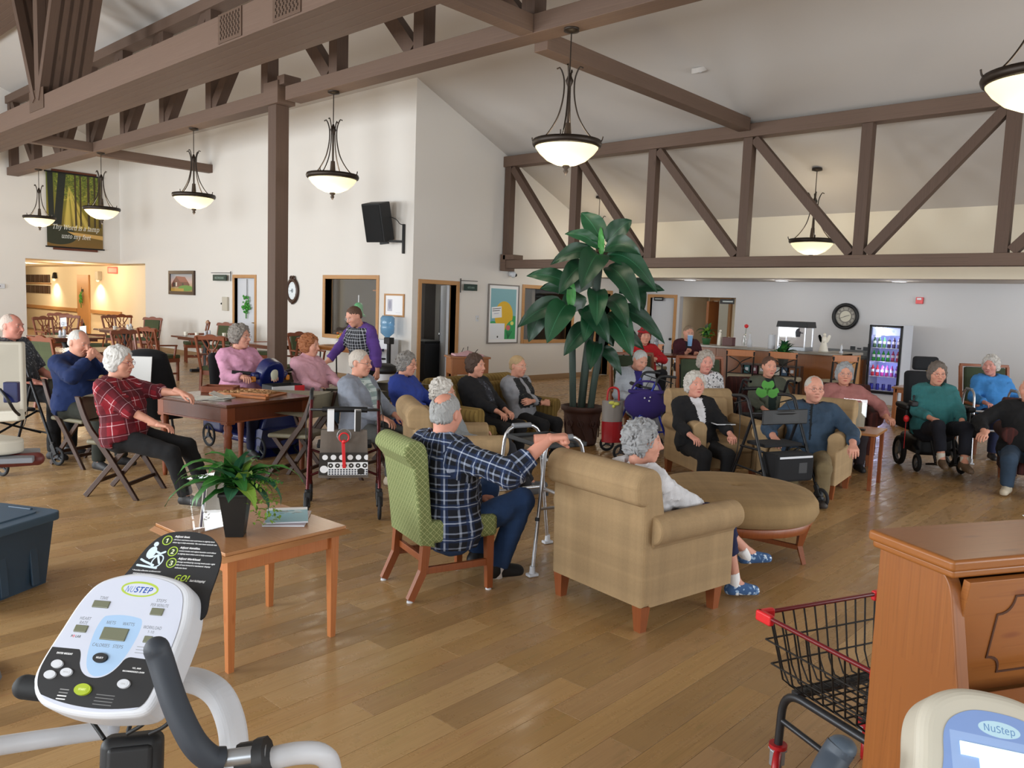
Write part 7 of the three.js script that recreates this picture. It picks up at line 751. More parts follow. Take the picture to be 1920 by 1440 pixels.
// ---------- the tall potted palm ----------
{
  const o = [-5.87, 0, -7.68], t = T('potted_palm', 'tall indoor palm with broad drooping leaves in a dark carved pot', 'plant', o, RY0);
  P(t, 'pot', M.terra, LA([[0, 0], [0.17, 0], [0.185, 0.03], [0.2, 0.2], [0.225, 0.38], [0.235, 0.41], [0.26, 0.42], [0.265, 0.47], [0.24, 0.475], [0.225, 0.43], [0.2, 0.42], [0, 0.42]], 40)); P(t, 'soil', mat('#1f1610', 0.95), CY(0.22, 0.22, 0.02, 0, 0.425, 0));
  const rel = []; for (let i = 0; i < 9; i++) { const a = i * 0.7; rel.push(TUBE([...Array(7)].map((_, k) => { const q = a + k * 0.09; return [Math.cos(q) * (0.205 + 0.002 * k), 0.09 + k * 0.045, Math.sin(q) * (0.205 + 0.002 * k)]; }), 0.008, { n: 12, rs: 5 }), TO(0.04, 0.007, Math.cos(a + 0.3) * 0.212, 0.27, Math.sin(a + 0.3) * 0.212, [0, 90 - (a + 0.3) / D2R, 0], 16)); } P(t, 'relief', M.terra, rel);
  const bark = wood('#33423a', '#1e2a24', '#4a5a4c', 0.7, 3);
  const X = (px) => (px - 1092) / 154.5, Y = (py, px) => (834 - py) / 154.5;
  P(t, 'trunk', bark, TUBE([[X(1074), 0.4, 0.02], [X(1070), 0.9, 0.02], [X(1067), 1.28, 0]], 0.042, { rs: 10 })); P(t, 'trunk', bark, TUBE([[X(1090), 0.4, -0.05], [X(1095), 1.0, -0.02], [X(1105), 1.7, 0], [X(1112), 2.3, 0]], 0.05, { rs: 10 })); P(t, 'trunk', bark, TUBE([[X(1106), 0.4, 0.03], [X(1112), 0.8, 0.02], [X(1120), 1.2, 0.04], [X(1128), 1.55, 0]], 0.042, { rs: 10 }));
  const dk = new THREE.MeshPhysicalMaterial({ map: leafTex('#123a24', '#0c2b1a', '#285538'), roughness: 0.42, side: THREE.DoubleSide }), md = new THREE.MeshPhysicalMaterial({ map: leafTex('#17492b', '#0f361f', '#34694a'), roughness: 0.42, side: THREE.DoubleSide }), sp = new THREE.MeshPhysicalMaterial({ map: leafTex('#3f8a3c', '#2f7030', '#69a85c'), roughness: 0.45, side: THREE.DoubleSide });
  // [base px, tip px, depth of tip, width m, arch, material]
  const LV = [[1114, 455, 1074, 403, -0.05, 0.22, 0.05, md], [1124, 457, 1166, 415, 0.05, 0.2, 0.04, dk], [1110, 466, 1044, 445, 0.1, 0.13, 0.08, md], [1114, 480, 1110, 428, 0.02, 0.06, 0, sp], [1102, 482, 1020, 502, 0.15, 0.17, 0.16, dk], [1110, 478, 1074, 545, 0.4, 0.27, 0.14, dk], [1124, 480, 1218, 546, 0.1, 0.2, 0.26, md], [1128, 500, 1182, 582, 0.35, 0.23, 0.14, dk], [1150, 545, 1233, 541, 0.05, 0.15, 0.08, dk], [1180, 545, 1194, 578, 0.15, 0.14, 0.06, dk], [1062, 540, 977, 524, 0.15, 0.16, 0.1, md], [1060, 548, 1004, 545, -0.1, 0.14, 0.05, dk], [1062, 578, 1060, 522, 0.02, 0.09, 0, sp], [1054, 572, 1018, 644, 0.3, 0.27, 0.1, md], [1050, 575, 964, 618, 0.2, 0.2, 0.14, dk], [1010, 590, 986, 645, 0.0, 0.18, 0.04, dk], [1086, 578, 1128, 640, 0.4, 0.22, 0.1, dk], [1130, 588, 1172, 662, 0.35, 0.27, 0.1, md], [1146, 578, 1234, 638, 0.2, 0.17, 0.16, dk], [1096, 612, 1050, 666, 0.25, 0.2, 0.06, dk], [1122, 652, 1160, 700, 0.1, 0.13, 0.08, dk], [1136, 612, 1202, 652, 0, 0.16, 0.06, dk], [1106, 520, 1060, 560, -0.35, 0.2, 0.1, dk], [1140, 520, 1200, 560, -0.35, 0.2, 0.14, dk], [1090, 560, 1040, 600, -0.3, 0.22, 0.1, dk], [1112, 600, 1150, 650, -0.3, 0.22, 0.1, dk], [1108, 545, 1104, 610, 0.45, 0.2, 0.12, md], [1110, 640, 1098, 690, 0.3, 0.16, 0.05, dk], [1128, 560, 1160, 610, 0.45, 0.2, 0.12, dk], [1120, 470, 1180, 480, 0.3, 0.18, 0.14, dk], [1085, 500, 1035, 555, 0.3, 0.2, 0.12, dk], [1105, 580, 1085, 640, 0.3, 0.2, 0.08, md]];
  for (const [bx, by, tx, ty, dz, w, arch, m] of LV) {
    const a = V(X(bx), Y(by), 0), b = V(X(tx), Y(ty), dz), c = a.clone().lerp(b, 0.45).add(V(0, arch + 0.04, dz * 0.3)), cur = new THREE.QuadraticBezierCurve3(a, c, b), n = 9, pos = [], idx = [], uv = [], side = V(0, 0, 0), dir = b.clone().sub(a), view = V(0, 0.25, 1).normalize();
    side.copy(dir).cross(view).normalize();
    for (let i = 0; i <= n; i++) { const s = i / n, p = cur.getPoint(s), tg = cur.getTangent(s), sd = side, nn = tg.clone().cross(sd).normalize(), ww = w * 1.22 * Math.pow(Math.sin(PI * Math.min(1, 0.05 + 0.95 * Math.pow(s, 0.75))), 0.75) * (i === n ? 0.05 : 1) + 0.006; for (const k of [-1, -0.5, 0, 0.5, 1]) { const q = p.clone().addScaledVector(sd, k * ww / 2).addScaledVector(nn, -Math.abs(k) * ww * 0.16 + 0.012 * Math.sin(s * 15 + k * 3) * Math.abs(k)); pos.push(q.x, q.y, q.z); uv.push(k * 0.5 + 0.5, s); } }
    for (let i = 0; i < n; i++) for (let k = 0; k < 4; k++) { const q = i * 5 + k; idx.push(q, q + 5, q + 1, q + 1, q + 5, q + 6); }
    const g = new THREE.BufferGeometry(); g.setAttribute('position', new THREE.Float32BufferAttribute(pos, 3)); g.setAttribute('uv', new THREE.Float32BufferAttribute(uv, 2)); g.setIndex(idx); g.computeVertexNormals(); P(t, 'leaf', m, g, { uv: false });
  }
}
// ---------- people: signed-distance bodies meshed with surface nets ----------
class Field {
  constructor(c, lo, hi) { this.c = c; this.lo = lo; this.n = [0, 1, 2].map((k) => Math.ceil((hi[k] - lo[k]) / c) + 3); this.f = new Float32Array(this.n[0] * this.n[1] * this.n[2]).fill(0.25); }
  each(lo, hi, fn) {
    const { c, n, f } = this, L = this.lo, a = [0, 1, 2].map((k) => Math.max(0, Math.floor((lo[k] - L[k]) / c))), b = [0, 1, 2].map((k) => Math.min(n[k] - 1, Math.ceil((hi[k] - L[k]) / c)));
    for (let z = a[2]; z <= b[2]; z++) for (let y = a[1]; y <= b[1]; y++) { let i = (z * n[1] + y) * n[0] + a[0]; for (let x = a[0]; x <= b[0]; x++, i++) f[i] = fn(f[i], L[0] + x * c, L[1] + y * c, L[2] + z * c); }
    return this;
  }
  cap(a, b, ra, rb = ra, k = 0.03, cut) {   // tapered capsule joined by a smooth minimum; cut = [point, direction] trims its end flat
    const m = Math.max(ra, rb) + k + this.c * 2, lo = [0, 1, 2].map((i) => Math.min(a[i], b[i]) - m), hi = [0, 1, 2].map((i) => Math.max(a[i], b[i]) + m), dx = b[0] - a[0], dy = b[1] - a[1], dz = b[2] - a[2], L2 = dx * dx + dy * dy + dz * dz || 1e-9;
    return this.each(lo, hi, (f, x, y, z) => {
      const px = x - a[0], py = y - a[1], pz = z - a[2], t = Math.min(1, Math.max(0, (px * dx + py * dy + pz * dz) / L2)), qx = px - dx * t, qy = py - dy * t, qz = pz - dz * t;
      let d = Math.sqrt(qx * qx + qy * qy + qz * qz) - ra - (rb - ra) * t;
      if (cut) d = Math.max(d, (x - cut[0][0]) * cut[1][0] + (y - cut[0][1]) * cut[1][1] + (z - cut[0][2]) * cut[1][2]);
      const h = Math.max(k - Math.abs(f - d), 0) / k; return Math.min(f, d) - h * h * k * 0.25;
    });
  }
  ell(p, r, k = 0.02, sub) {
    const m = Math.max(...r) + k + this.c * 2;
    return this.each(p.map((v) => v - m), p.map((v) => v + m), (f, x, y, z) => {
      const a = (x - p[0]) / r[0], b = (y - p[1]) / r[1], c = (z - p[2]) / r[2], k0 = Math.sqrt(a * a + b * b + c * c), k1 = Math.sqrt((a / r[0]) ** 2 + (b / r[1]) ** 2 + (c / r[2]) ** 2) || 1e-6, d = k0 * (k0 - 1) / k1;
      if (sub) { const h = Math.max(k - Math.abs(-f - d), 0) / k; return -(Math.min(-f, d) - h * h * k * 0.25); }
      const h = Math.max(k - Math.abs(f - d), 0) / k; return Math.min(f, d) - h * h * k * 0.25;
    });
  }
  all(fn) { return this.each(this.lo, this.lo.map((v, k) => v + this.n[k] * this.c), fn); }
  mesh() {
    const { c, n, f } = this, L = this.lo, id = new Int32Array(f.length).fill(-1), pos = [], idx = [], X = n[0], XY = n[0] * n[1], co = [0, 1, X, X + 1, XY, XY + 1, XY + X, XY + X + 1], ed = [[0, 1], [2, 3], [4, 5], [6, 7], [0, 2], [1, 3], [4, 6], [5, 7], [0, 4], [1, 5], [2, 6], [3, 7]];
    for (let z = 0; z < n[2] - 1; z++) for (let y = 0; y < n[1] - 1; y++) for (let x = 0; x < n[0] - 1; x++) {
      const i = z * XY + y * X + x; let m = 0; for (let k = 0; k < 8; k++) if (f[i + co[k]] < 0) m |= 1 << k;
      if (m === 0 || m === 255) continue;
      let sx = 0, sy = 0, sz = 0, cn = 0;
      for (const [a, b] of ed) { if (((m >> a) & 1) === ((m >> b) & 1)) continue; const fa = f[i + co[a]], fb = f[i + co[b]], t = fa / (fa - fb); sx += (a & 1) + ((b & 1) - (a & 1)) * t; sy += ((a >> 1) & 1) + (((b >> 1) & 1) - ((a >> 1) & 1)) * t; sz += ((a >> 2) & 1) + (((b >> 2) & 1) - ((a >> 2) & 1)) * t; cn++; }
      id[i] = pos.length / 3; pos.push(L[0] + (x + sx / cn) * c, L[1] + (y + sy / cn) * c, L[2] + (z + sz / cn) * c);
    }
    const quad = (a, b, d, e, fl) => { if (a < 0 || b < 0 || d < 0 || e < 0) return; fl ? idx.push(a, b, d, a, d, e) : idx.push(a, d, b, a, e, d); };
    for (let z = 1; z < n[2] - 1; z++) for (let y = 1; y < n[1] - 1; y++) for (let x = 1; x < n[0] - 1; x++) {
      const i = z * XY + y * X + x, s = f[i] < 0;
      if (s !== f[i + 1] < 0) quad(id[i - X - XY], id[i - XY], id[i], id[i - X], s);
      if (s !== f[i + X] < 0) quad(id[i - 1 - XY], id[i - XY], id[i], id[i - 1], !s);
      if (s !== f[i + XY] < 0) quad(id[i - 1 - X], id[i - X], id[i], id[i - 1], s);
    }
    const g = new THREE.BufferGeometry(); g.setAttribute('position', new THREE.Float32BufferAttribute(pos, 3)); g.setIndex(idx); g.computeVertexNormals(); return g;
  }
}
const N3 = (x, y, z, q) => noise(x * q, y * q, z * q);
function tint(g, fn) { const p = g.attributes.position, c = new Float32Array(p.count * 3), t = new THREE.Color(); for (let i = 0; i < p.count; i++) { fn(t, p.getX(i), p.getY(i), p.getZ(i)); c.set([t.r, t.g, t.b], i * 3); } g.setAttribute('color', new THREE.BufferAttribute(c, 3)); return g; }
const cache = {}, once = (k, f) => cache[k] ??= f();
// head in its own frame: origin at its centre, face towards +z
function headGeo(sex, v, near) {
  return once('head' + sex + v + near, () => {
    const h = new Field(near ? 0.0036 : 0.0048, [-0.11, -0.19, -0.13], [0.11, 0.15, 0.14]), m = sex === 'm' ? 1 : 0, w = 1 + (v % 3 - 1) * 0.03, fat = (v % 2) * 0.006;
    h.ell([0, 0.035, -0.012], [0.076 * w, 0.088, 0.094], 0.01).ell([0, -0.02, 0.012], [0.064 * w + fat, 0.085, 0.076], 0.05).ell([0, -0.068, 0.03], [0.05 * w + fat, 0.044, 0.055], 0.04).ell([0, -0.096, 0.062], [0.024 + m * 0.004, 0.018, 0.02], 0.03);
    for (const s of [-1, 1]) { h.ell([s * 0.04, -0.022, 0.058], [0.026 + fat, 0.024, 0.026], 0.03).ell([s * 0.031, 0.012, 0.1], [0.019, 0.011, 0.02], 0.016, true).ell([s * 0.031, 0.011, 0.0745], [0.0165, 0.0125, 0.0145], 0.006).ell([s * 0.03, 0.033, 0.086], [0.022, 0.007, 0.01], 0.012).ell([s * 0.031, 0.0095, 0.092], [0.0115, 0.0042, 0.013], 0.003, true); h.cap([s * 0.076 * w, 0.02, -0.012], [s * 0.071 * w, -0.028, -0.004], 0.0085, 0.006, 0.006).ell([s * 0.081 * w, 0.0, -0.014], [0.008, 0.029, 0.018], 0.006); }
    h.cap([0, 0.014, 0.09], [0, -0.022, 0.111 + m * 0.003], 0.0085, 0.0125, 0.018).cap([-0.012, -0.027, 0.098], [0.012, -0.027, 0.098], 0.008, 0.008, 0.01).ell([0, -0.059, 0.093], [0.023, 0.0055, 0.008], 0.006).ell([0, -0.07, 0.09], [0.02, 0.006, 0.008], 0.008).ell([0, -0.0645, 0.1], [0.026, 0.0018, 0.012], 0.004, true);
    for (const s of [-1, 1]) h.cap([s * 0.02, -0.03, 0.098], [s * 0.032, -0.062, 0.088], 0.0025, 0.0025, 0.006).cap([s * 0.026, -0.028, 0.102], [s * 0.034, -0.062, 0.094], 0.001, 0.001, 0.004);
    h.cap([0, -0.05, -0.02], [0, -0.16, -0.03], 0.05 + m * 0.006, 0.054 + m * 0.006, 0.03);
    return h.mesh();
  });
}
function eyesGeo() { return once('eyes', () => mergeGeometries([-1, 1].flatMap((s) => [[0.0122, 0, '#d8d0c8'], [0.0063, 0.0072, '#46505a'], [0.003, 0.0112, '#0c0c0c']].map(([r, dz, c]) => tint(clean(new THREE.SphereGeometry(r, 12, 9).translate(s * 0.031, 0.0098, 0.0752 + dz)), (t) => t.set(c)))))); }
function hairGeo(style, v, near) {
  return once('hair' + style + v + near, () => {
    const h = new Field(near ? 0.004 : 0.0055, [-0.15, -0.19, -0.18], [0.15, 0.19, 0.15]), S = { short: [0.006, 0.0025, 60, -0.05, 0.005], curly: [0.02, 0.011, 34, -0.082, 0.012], puffy: [0.027, 0.01, 26, -0.078, 0.016], bob: [0.017, 0.004, 40, -0.115, 0.006], bald: [0.007, 0.003, 60, -0.06, 0.003], thin: [0.004, 0.002, 60, -0.05, 0.003] }[style], [t, am, fq, bot] = S, o = v * 7.3;
    h.ell([0, 0.034, -0.016], [0.078 + t, 0.091 + t * 1.05, 0.096 + t], 0.01);
    if (style === 'bob' || style === 'curly' || style === 'puffy') { for (const s of [-1, 1]) h.ell([s * 0.066, -0.02, -0.02], [0.026 + t * 0.5, 0.06, 0.05], 0.02); h.ell([0, -0.03, -0.07], [0.062, 0.06, 0.04 + t * 0.4], 0.02); }
    else h.ell([0, -0.02, -0.05], [0.066 + t, 0.05, 0.055], 0.02);
    const curl = style === 'curly' || style === 'puffy';
    h.all((f, x, y, z) => {
      if (f > 0.06) return f;
      const az = Math.atan2(x, -(z + 0.016)), el = (y - 0.034) / 0.11, part = az + 0.35 * N3(x + o, y, z, 12);
      let d = f - (curl ? am * (1.0 * noise(part * 3.2 + o, el * 3.4, 1) + 0.55 * noise(part * 7 + o, el * 7, 4)) : am * (1.3 * noise(part * 7 + o, el * 1.4, 2) + 0.8 * noise(part * 16 + o, el * 2.2, 7)));
      const sideways = Math.abs(x) * (style === 'short' || style === 'bald' || style === 'thin' ? 0.35 : 0.22), fringe = (style === 'bob' || style === 'curly') ? -0.018 : 0.0;
      const fem = curl || style === 'bob', cut = (fem ? -0.35 * (y - 0.07 - fringe) + 0.94 * (z - 0.068) - 0.3 * Math.abs(x) + 0.012 : -0.58 * (y - 0.074) + 0.81 * (z - 0.072) - sideways + 0.01) + 0.011 * noise(az * 5 + o, el * 2, 5), low = bot - y + 0.014 * noise(az * 5 + o, 3, 1);
      if (fem) d -= 0.007 * N3(x + o, y, z, 17);
      d += Math.max(0, cut + 0.018) * (fem ? 0.45 : 0.6) + Math.max(0, low + 0.014) * 0.4;
      d = Math.max(d, cut, low);
      if (style === 'short' || style === 'bald' || style === 'thin') d = Math.max(d, 0.032 - Math.hypot((Math.abs(x) - 0.082) * 0.6, y + 0.0, z + 0.008));     // clear of the ears
      if (style === 'bald') { const q = 0.05 - Math.hypot(x, (y - 0.105) * 0.8, (z + 0.055) * 0.85) + 0.006 * noise(az * 8, el * 8, 2); d = Math.max(d + Math.max(0, q + 0.02) * 0.35, q); }
      if (style === 'thin') { const q = 0.05 - Math.hypot(x * 0.8, (y - 0.125), (z - 0.06) * 0.8) + 0.008 * noise(az * 8, el * 8, 2); d = Math.max(d + Math.max(0, q + 0.02) * 0.3, q); }
      return d;
    });
    return h.mesh();
  });
}
function handGeo(pose, left, near) {
  return once('hand' + pose + left + near, () => {
    const h = new Field(near ? 0.0036 : 0.005, [-0.085, -0.11, -0.08], [0.085, 0.05, 0.2]), cu = { relax: 0.35, grip: 1.0, flat: 0.1, point: 0.55 }[pose], L = [0.07, 0.079, 0.073, 0.057];
    h.cap([0, 0, -0.07], [0, 0, 0], 0.027, 0.024, 0.02);
    for (let i = 0; i < 4; i++) {
      const x = 0.031 - i * 0.0205, mz = 0.086 - Math.abs(i - 1.2) * 0.005, kx = (0.031 - i * 0.0205) * 0.55; h.cap([kx, 0, 0.01], [x, 0.003, mz], 0.0165, 0.0125, 0.014);
      let p = [x, 0.003, mz], a = 0, q = pose === 'point' && i === 0 ? 0.2 : cu * (1 + i * 0.08), sp = (1.2 - i) * 0.05 * (1 - cu * 0.6) + 0.02;
      [0.46, 0.3, 0.24].forEach((fr, j) => { a += q * [1.15, 1.35, 0.8][j]; const l = L[i] * fr, e = [p[0] + Math.sin(sp) * l * Math.cos(a), p[1] - Math.sin(a) * l, p[2] + Math.cos(a) * l]; h.cap(p, e, 0.0094 - j * 0.0007, 0.0087 - j * 0.0008, 0.004); p = e; });
    }
    const tc = cu; h.cap([0.018, -0.004, 0.018], [0.045 - tc * 0.008, -0.012 - tc * 0.012, 0.05], 0.0165, 0.0115, 0.012).cap([0.045 - tc * 0.008, -0.012 - tc * 0.012, 0.05], [0.055 - tc * 0.03, -0.018 - tc * 0.03, 0.082], 0.011, 0.0092, 0.004).cap([0.055 - tc * 0.03, -0.018 - tc * 0.03, 0.082], [0.055 - tc * 0.05, -0.022 - tc * 0.034, 0.105 - tc * 0.01], 0.0092, 0.0078, 0.003);
    const g = h.mesh(); if (left) { g.scale(-1, 1, 1); const ix = g.index.array; for (let i = 0; i < ix.length; i += 3) [ix[i + 1], ix[i + 2]] = [ix[i + 2], ix[i + 1]]; g.computeVertexNormals(); } return g;
  });
}
function shoeGeo(kind) { return once('shoe' + kind, () => { const h = new Field(0.006, [-0.07, -0.02, -0.11], [0.07, 0.14, 0.21]); h.cap([0, 0.042, -0.045], [0, 0.034, 0.12], 0.04, 0.034, 0.02).cap([0, 0.05, -0.03], [0, 0.085, -0.02], 0.04, 0.041, 0.02).cap([0, 0.07, 0.0], [0, 0.04, 0.1], 0.034, 0.03, 0.02); h.all((f, x, y, z) => Math.max(f, 0.012 - y, y - 0.095 + Math.max(0, z) * 0.1)); const sole = new THREE.Shape(); sole.absellipse(0, 0, 0.043, 0.13, 0, 6.3); const s = EX(sole, 0.014, { bv: 0.004 }).rotateX(PI / 2).translate(0, 0.017, 0.037); return [h.mesh(), s]; }); }
const skinMat = new THREE.MeshPhysicalMaterial({ color: '#ffffff', roughness: 0.6, vertexColors: true, sheen: 0.15, sheenRoughness: 0.6 }), hairMats = {};
const hairM = (c) => hairMats[c] ??= mat(c, 0.75, { map: canvas(128, 128, (k) => { k.fillStyle = '#e6e6e6'; k.fillRect(0, 0, 128, 128); for (let i = 0; i < 260; i++) { k.strokeStyle = rnd() < 0.5 ? '#c2c2c2' : '#ffffff'; k.globalAlpha = 0.5; k.beginPath(); const x = rnd() * 128; k.moveTo(x, rnd() * 60); k.quadraticCurveTo(x + rr(-12, 12), 64, x + rr(-16, 16), 128); k.stroke(); } }, { rep: 16 }) });
const plus = (a, b, k = 1) => [a[0] + b[0] * k, a[1] + b[1] * k, a[2] + b[2] * k], minus = (a, b) => plus(a, b, -1), lerp3 = (a, b, t) => plus(a, minus(b, a), t), norm = (a) => { const l = Math.hypot(...a) || 1; return a.map((v) => v / l); };
function ik(S, W, l1, l2, hint) { let d = minus(W, S), L = Math.hypot(...d); const mx = l1 + l2 - 0.004; if (L > mx) { W = plus(S, norm(d), mx); d = minus(W, S); L = mx; } const u = norm(d), a = (l1 * l1 - l2 * l2 + L * L) / (2 * L), hgt = Math.sqrt(Math.max(0, l1 * l1 - a * a)), hp = minus(hint, [0, 0, 0]), dot = hp[0] * u[0] + hp[1] * u[1] + hp[2] * u[2], v = norm(plus(hp, u, -dot)); return [plus(plus(S, u, a), v, hgt), W]; }
function patternUV(g, bones) {       // wraps a pattern round the nearest limb, in metres
  g = clean(g); const p = g.attributes.position, uv = g.attributes.uv;
  for (let i = 0; i < p.count; i += 3) {
    const c = [0, 1, 2].map((k) => (p.array[i * 3 + k] + p.array[i * 3 + 3 + k] + p.array[i * 3 + 6 + k]) / 3); let best = 9, B0;
    for (const b of bones) { const d = minus(b.b, b.a), L2 = d[0] ** 2 + d[1] ** 2 + d[2] ** 2, q = minus(c, b.a), t = Math.min(1, Math.max(0, (q[0] * d[0] + q[1] * d[1] + q[2] * d[2]) / L2)), e = Math.hypot(...minus(q, d.map((v) => v * t))) - b.r; if (e < best) { best = e; B0 = b; } }
    const z = norm(minus(B0.b, B0.a)), x = norm(Math.abs(z[1]) > 0.8 ? [1 - z[0] * z[0], -z[0] * z[1], -z[0] * z[2]] : [z[2], 0, -z[0]]), y = [z[1] * x[2] - z[2] * x[1], z[2] * x[0] - z[0] * x[2], z[0] * x[1] - z[1] * x[0]], dt = (a, b) => a[0] * b[0] + a[1] * b[1] + a[2] * b[2], ang = (q) => Math.atan2(dt(q, y), dt(q, x)), c0 = ang(minus(c, B0.a));
    for (let j = i; j < i + 3; j++) { const q = minus([p.getX(j), p.getY(j), p.getZ(j)], B0.a); let a = ang(q) - c0; if (a > PI) a -= 2 * PI; if (a < -PI) a += 2 * PI; uv.setXY(j, (c0 + a) * B0.r, dt(q, z)); }
  }
  return g;
}
function splitGeo(g, pred) { g = clean(g); const p = g.attributes.position, A = [], Bq = []; for (let i = 0; i < p.count; i += 3) { const c = [0, 1, 2].map((k) => (p.array[i * 3 + k] + p.array[i * 3 + 3 + k] + p.array[i * 3 + 6 + k]) / 3); (pred(c) ? A : Bq).push(i, i + 1, i + 2); } const pick = (l) => { const q = new THREE.BufferGeometry(); for (const k of Object.keys(g.attributes)) { const a = g.attributes[k], s = a.itemSize, o = new Float32Array(l.length * s); l.forEach((v, i) => { for (let j = 0; j < s; j++) o[i * s + j] = a.array[v * s + j]; }); q.setAttribute(k, new THREE.BufferAttribute(o, s)); } return q; }; return [pick(A), pick(Bq)]; }
function person(label, o) {
  const s = o.s || 0.95, g = o.g || 1, near = o.near ? 1 : 0, w = o.sex === 'm' ? 1.08 : 1, lean = (o.lean ?? 12) * D2R, H = o.head || {};
  const Q = new THREE.Quaternion().setFromEuler(new THREE.Euler(-lean, (o.twist || 0) * D2R, (o.tilt || 0) * D2R, 'YXZ')), stand = o.stand;
  const headOff = (() => { const a = V(0, 0.47, -0.015).multiplyScalar(s).applyQuaternion(Q); return a; })();
  const HQ = new THREE.Quaternion().setFromEuler(new THREE.Euler((H.pitch ?? 4) * D2R, (H.yaw || 0) * D2R, (H.roll || 0) * D2R, 'YXZ')), hs = (o.hs || 0.98) * Math.min(1, s + 0.04);
  const hv = V(0, 0.15, 0.035).multiplyScalar(hs).applyQuaternion(HQ), hc0 = headOff.clone().add(hv);        // head centre from the pelvis
  const Py = o.hy - hc0.y, ry = o.ry * D2R, px = o.at[0] - (hc0.x * Math.cos(ry) + hc0.z * Math.sin(ry)), pz = o.at[1] - (-hc0.x * Math.sin(ry) + hc0.z * Math.cos(ry));
  const t = T('person', label, 'person', [px, 0, pz], o.ry, 'seated and standing residents');
  delete t.userData.group;
  const J = (x, y, z) => { const v = V(x * w, y, z).multiplyScalar(s).applyQuaternion(Q); return [v.x, Py + v.y, v.z]; }, seat = Py - 0.085 * s;
  if (o.log) console.log(label.slice(0, 40), 'seat', seat.toFixed(2), 'pelvis', px.toFixed(2), pz.toFixed(2));
  const neck = J(0, 0.47, -0.015), hc = [hc0.x, Py + hc0.y, hc0.z];
  // limbs
  const arm = {}, leg = {};
  for (const [k, sd] of [['L', 1], ['R', -1]]) {
    const a = o[k] || o.arms || {}, S = J(sd * 0.172, 0.415, -0.01); let W = a.w ? [a.w[0] * (a.w.mir === false ? 1 : 1), a.w[1], a.w[2]] : [sd * 0.09, seat + 0.19, 0.27];
    if (!o[k] && o.arms && o.arms.w) W = [sd * Math.abs(o.arms.w[0]), o.arms.w[1], o.arms.w[2]];
    if (!a.abs) W = [W[0], a.w ? seat + W[1] : W[1], W[2]];
    if (a.to) { const dx = a.to[0] - px, dz = a.to[2] - pz; W = [dx * Math.cos(ry) - dz * Math.sin(ry), a.to[1], dx * Math.sin(ry) + dz * Math.cos(ry)]; }
    const hint = a.hint ? [sd * a.hint[0], a.hint[1], a.hint[2]] : [sd * 0.55, -0.6, -0.45]; const [E, W2] = ik(S, W, 0.275 * s * w, 0.25 * s * w, hint); arm[k] = { S, E, W: W2, a, sd };
    const l = o['leg' + k] || {}, hip = stand ? J(sd * 0.09, -0.01, 0) : [sd * 0.095 * s * w, Py - 0.012, 0.03]; const kn = l.k || (stand ? [sd * 0.1, 0.48 * s, 0.04] : [sd * (0.13 * s), seat + 0.035, 0.44 * s]), an = l.a || (stand ? [sd * 0.1, 0.075, -0.01] : [sd * 0.13 * s, 0.078, 0.42 * s]); leg[k] = { hip, kn, an, dir: l.d || [sd * 0.18, 0, 1], sd };
  }
  const torso = (F, e, k = 0.06) => { // e: extra radius
    const c = (a, b, r, r2) => F.cap(a, b, (r + e / s) * s, ((r2 ?? r) + e / s) * s, k);
    c(J(-0.075, 0, 0), J(0.075, 0, 0), 0.12 * g); for (const x of [-0.06, 0.06]) c(J(x, 0.02, 0), J(x, 0.3, 0.005), 0.112 * g, 0.108 * (0.5 + g * 0.5)); c(J(0, 0.12, 0.05 * g), J(0, 0.17, 0.05 * g), 0.1 * g); c(J(-0.09, 0.32, -0.005), J(0.09, 0.32, -0.005), 0.102); c(J(-0.14, 0.41, -0.012), J(0.14, 0.41, -0.012), 0.06);
    for (const x of [-1, 1]) { c(J(0, 0.455, -0.02), J(x * 0.125, 0.42, -0.015), 0.05, 0.055); if (o.sex !== 'm') c(J(x * 0.07, 0.27, 0.08), J(x * 0.07, 0.28, 0.08), 0.066 * Math.sqrt(g)); }
  };
  const box = (pts, m) => [[0, 1, 2].map((i) => Math.min(...pts.map((p) => p[i])) - m), [0, 1, 2].map((i) => Math.max(...pts.map((p) => p[i])) + m)];
  const aps = ['L', 'R'].flatMap((k) => [arm[k].S, arm[k].E, arm[k].W]), lps = ['L', 'R'].flatMap((k) => [leg[k].hip, leg[k].kn, leg[k].an]), tps = [J(0, 0, 0), neck];
  // skin: whole body as one mesh
  const bc = near ? 0.011 : 0.016, F = new Field(bc, ...box([...aps, ...lps, ...tps, [0, 0.05, leg.L.an[2]]], 0.2)); torso(F, -0.022, 0.05); F.cap(neck, plus(hc, [0, -0.02, 0]), 0.052 * s, 0.05 * s, 0.03);
  for (const k of ['L', 'R']) { const a = arm[k], l = leg[k]; F.cap(a.S, a.E, 0.046 * s * w, 0.04 * s * w).cap(a.E, a.W, 0.041 * s * w, 0.0265 * s * w, 0.02); F.cap(l.hip, l.kn, 0.075 * s, 0.055 * s).cap(l.kn, l.an, 0.052 * s, 0.036 * s, 0.02).cap(l.an, plus(plus(l.an, [0, -0.045, 0]), norm(l.dir), 0.1), 0.034 * s, 0.026 * s, 0.02); }
  const sk = new THREE.Color(o.skin || '#c98f78'), tone = (c, x, y, z) => { c.copy(sk).multiplyScalar(1 + 0.06 * N3(x, y, z, 9)); };
  const parts = [tint(clean(F.mesh()), tone)], place = (gm, pos, q, sc = 1) => gm.clone().applyMatrix4(new THREE.Matrix4().compose(A3(pos), q, V(sc, sc, sc)));
  const brow = new THREE.Color(o.brow || '#9a8a80'), lip = new THREE.Color(o.sex === 'm' ? '#a8695c' : '#ab4f50');
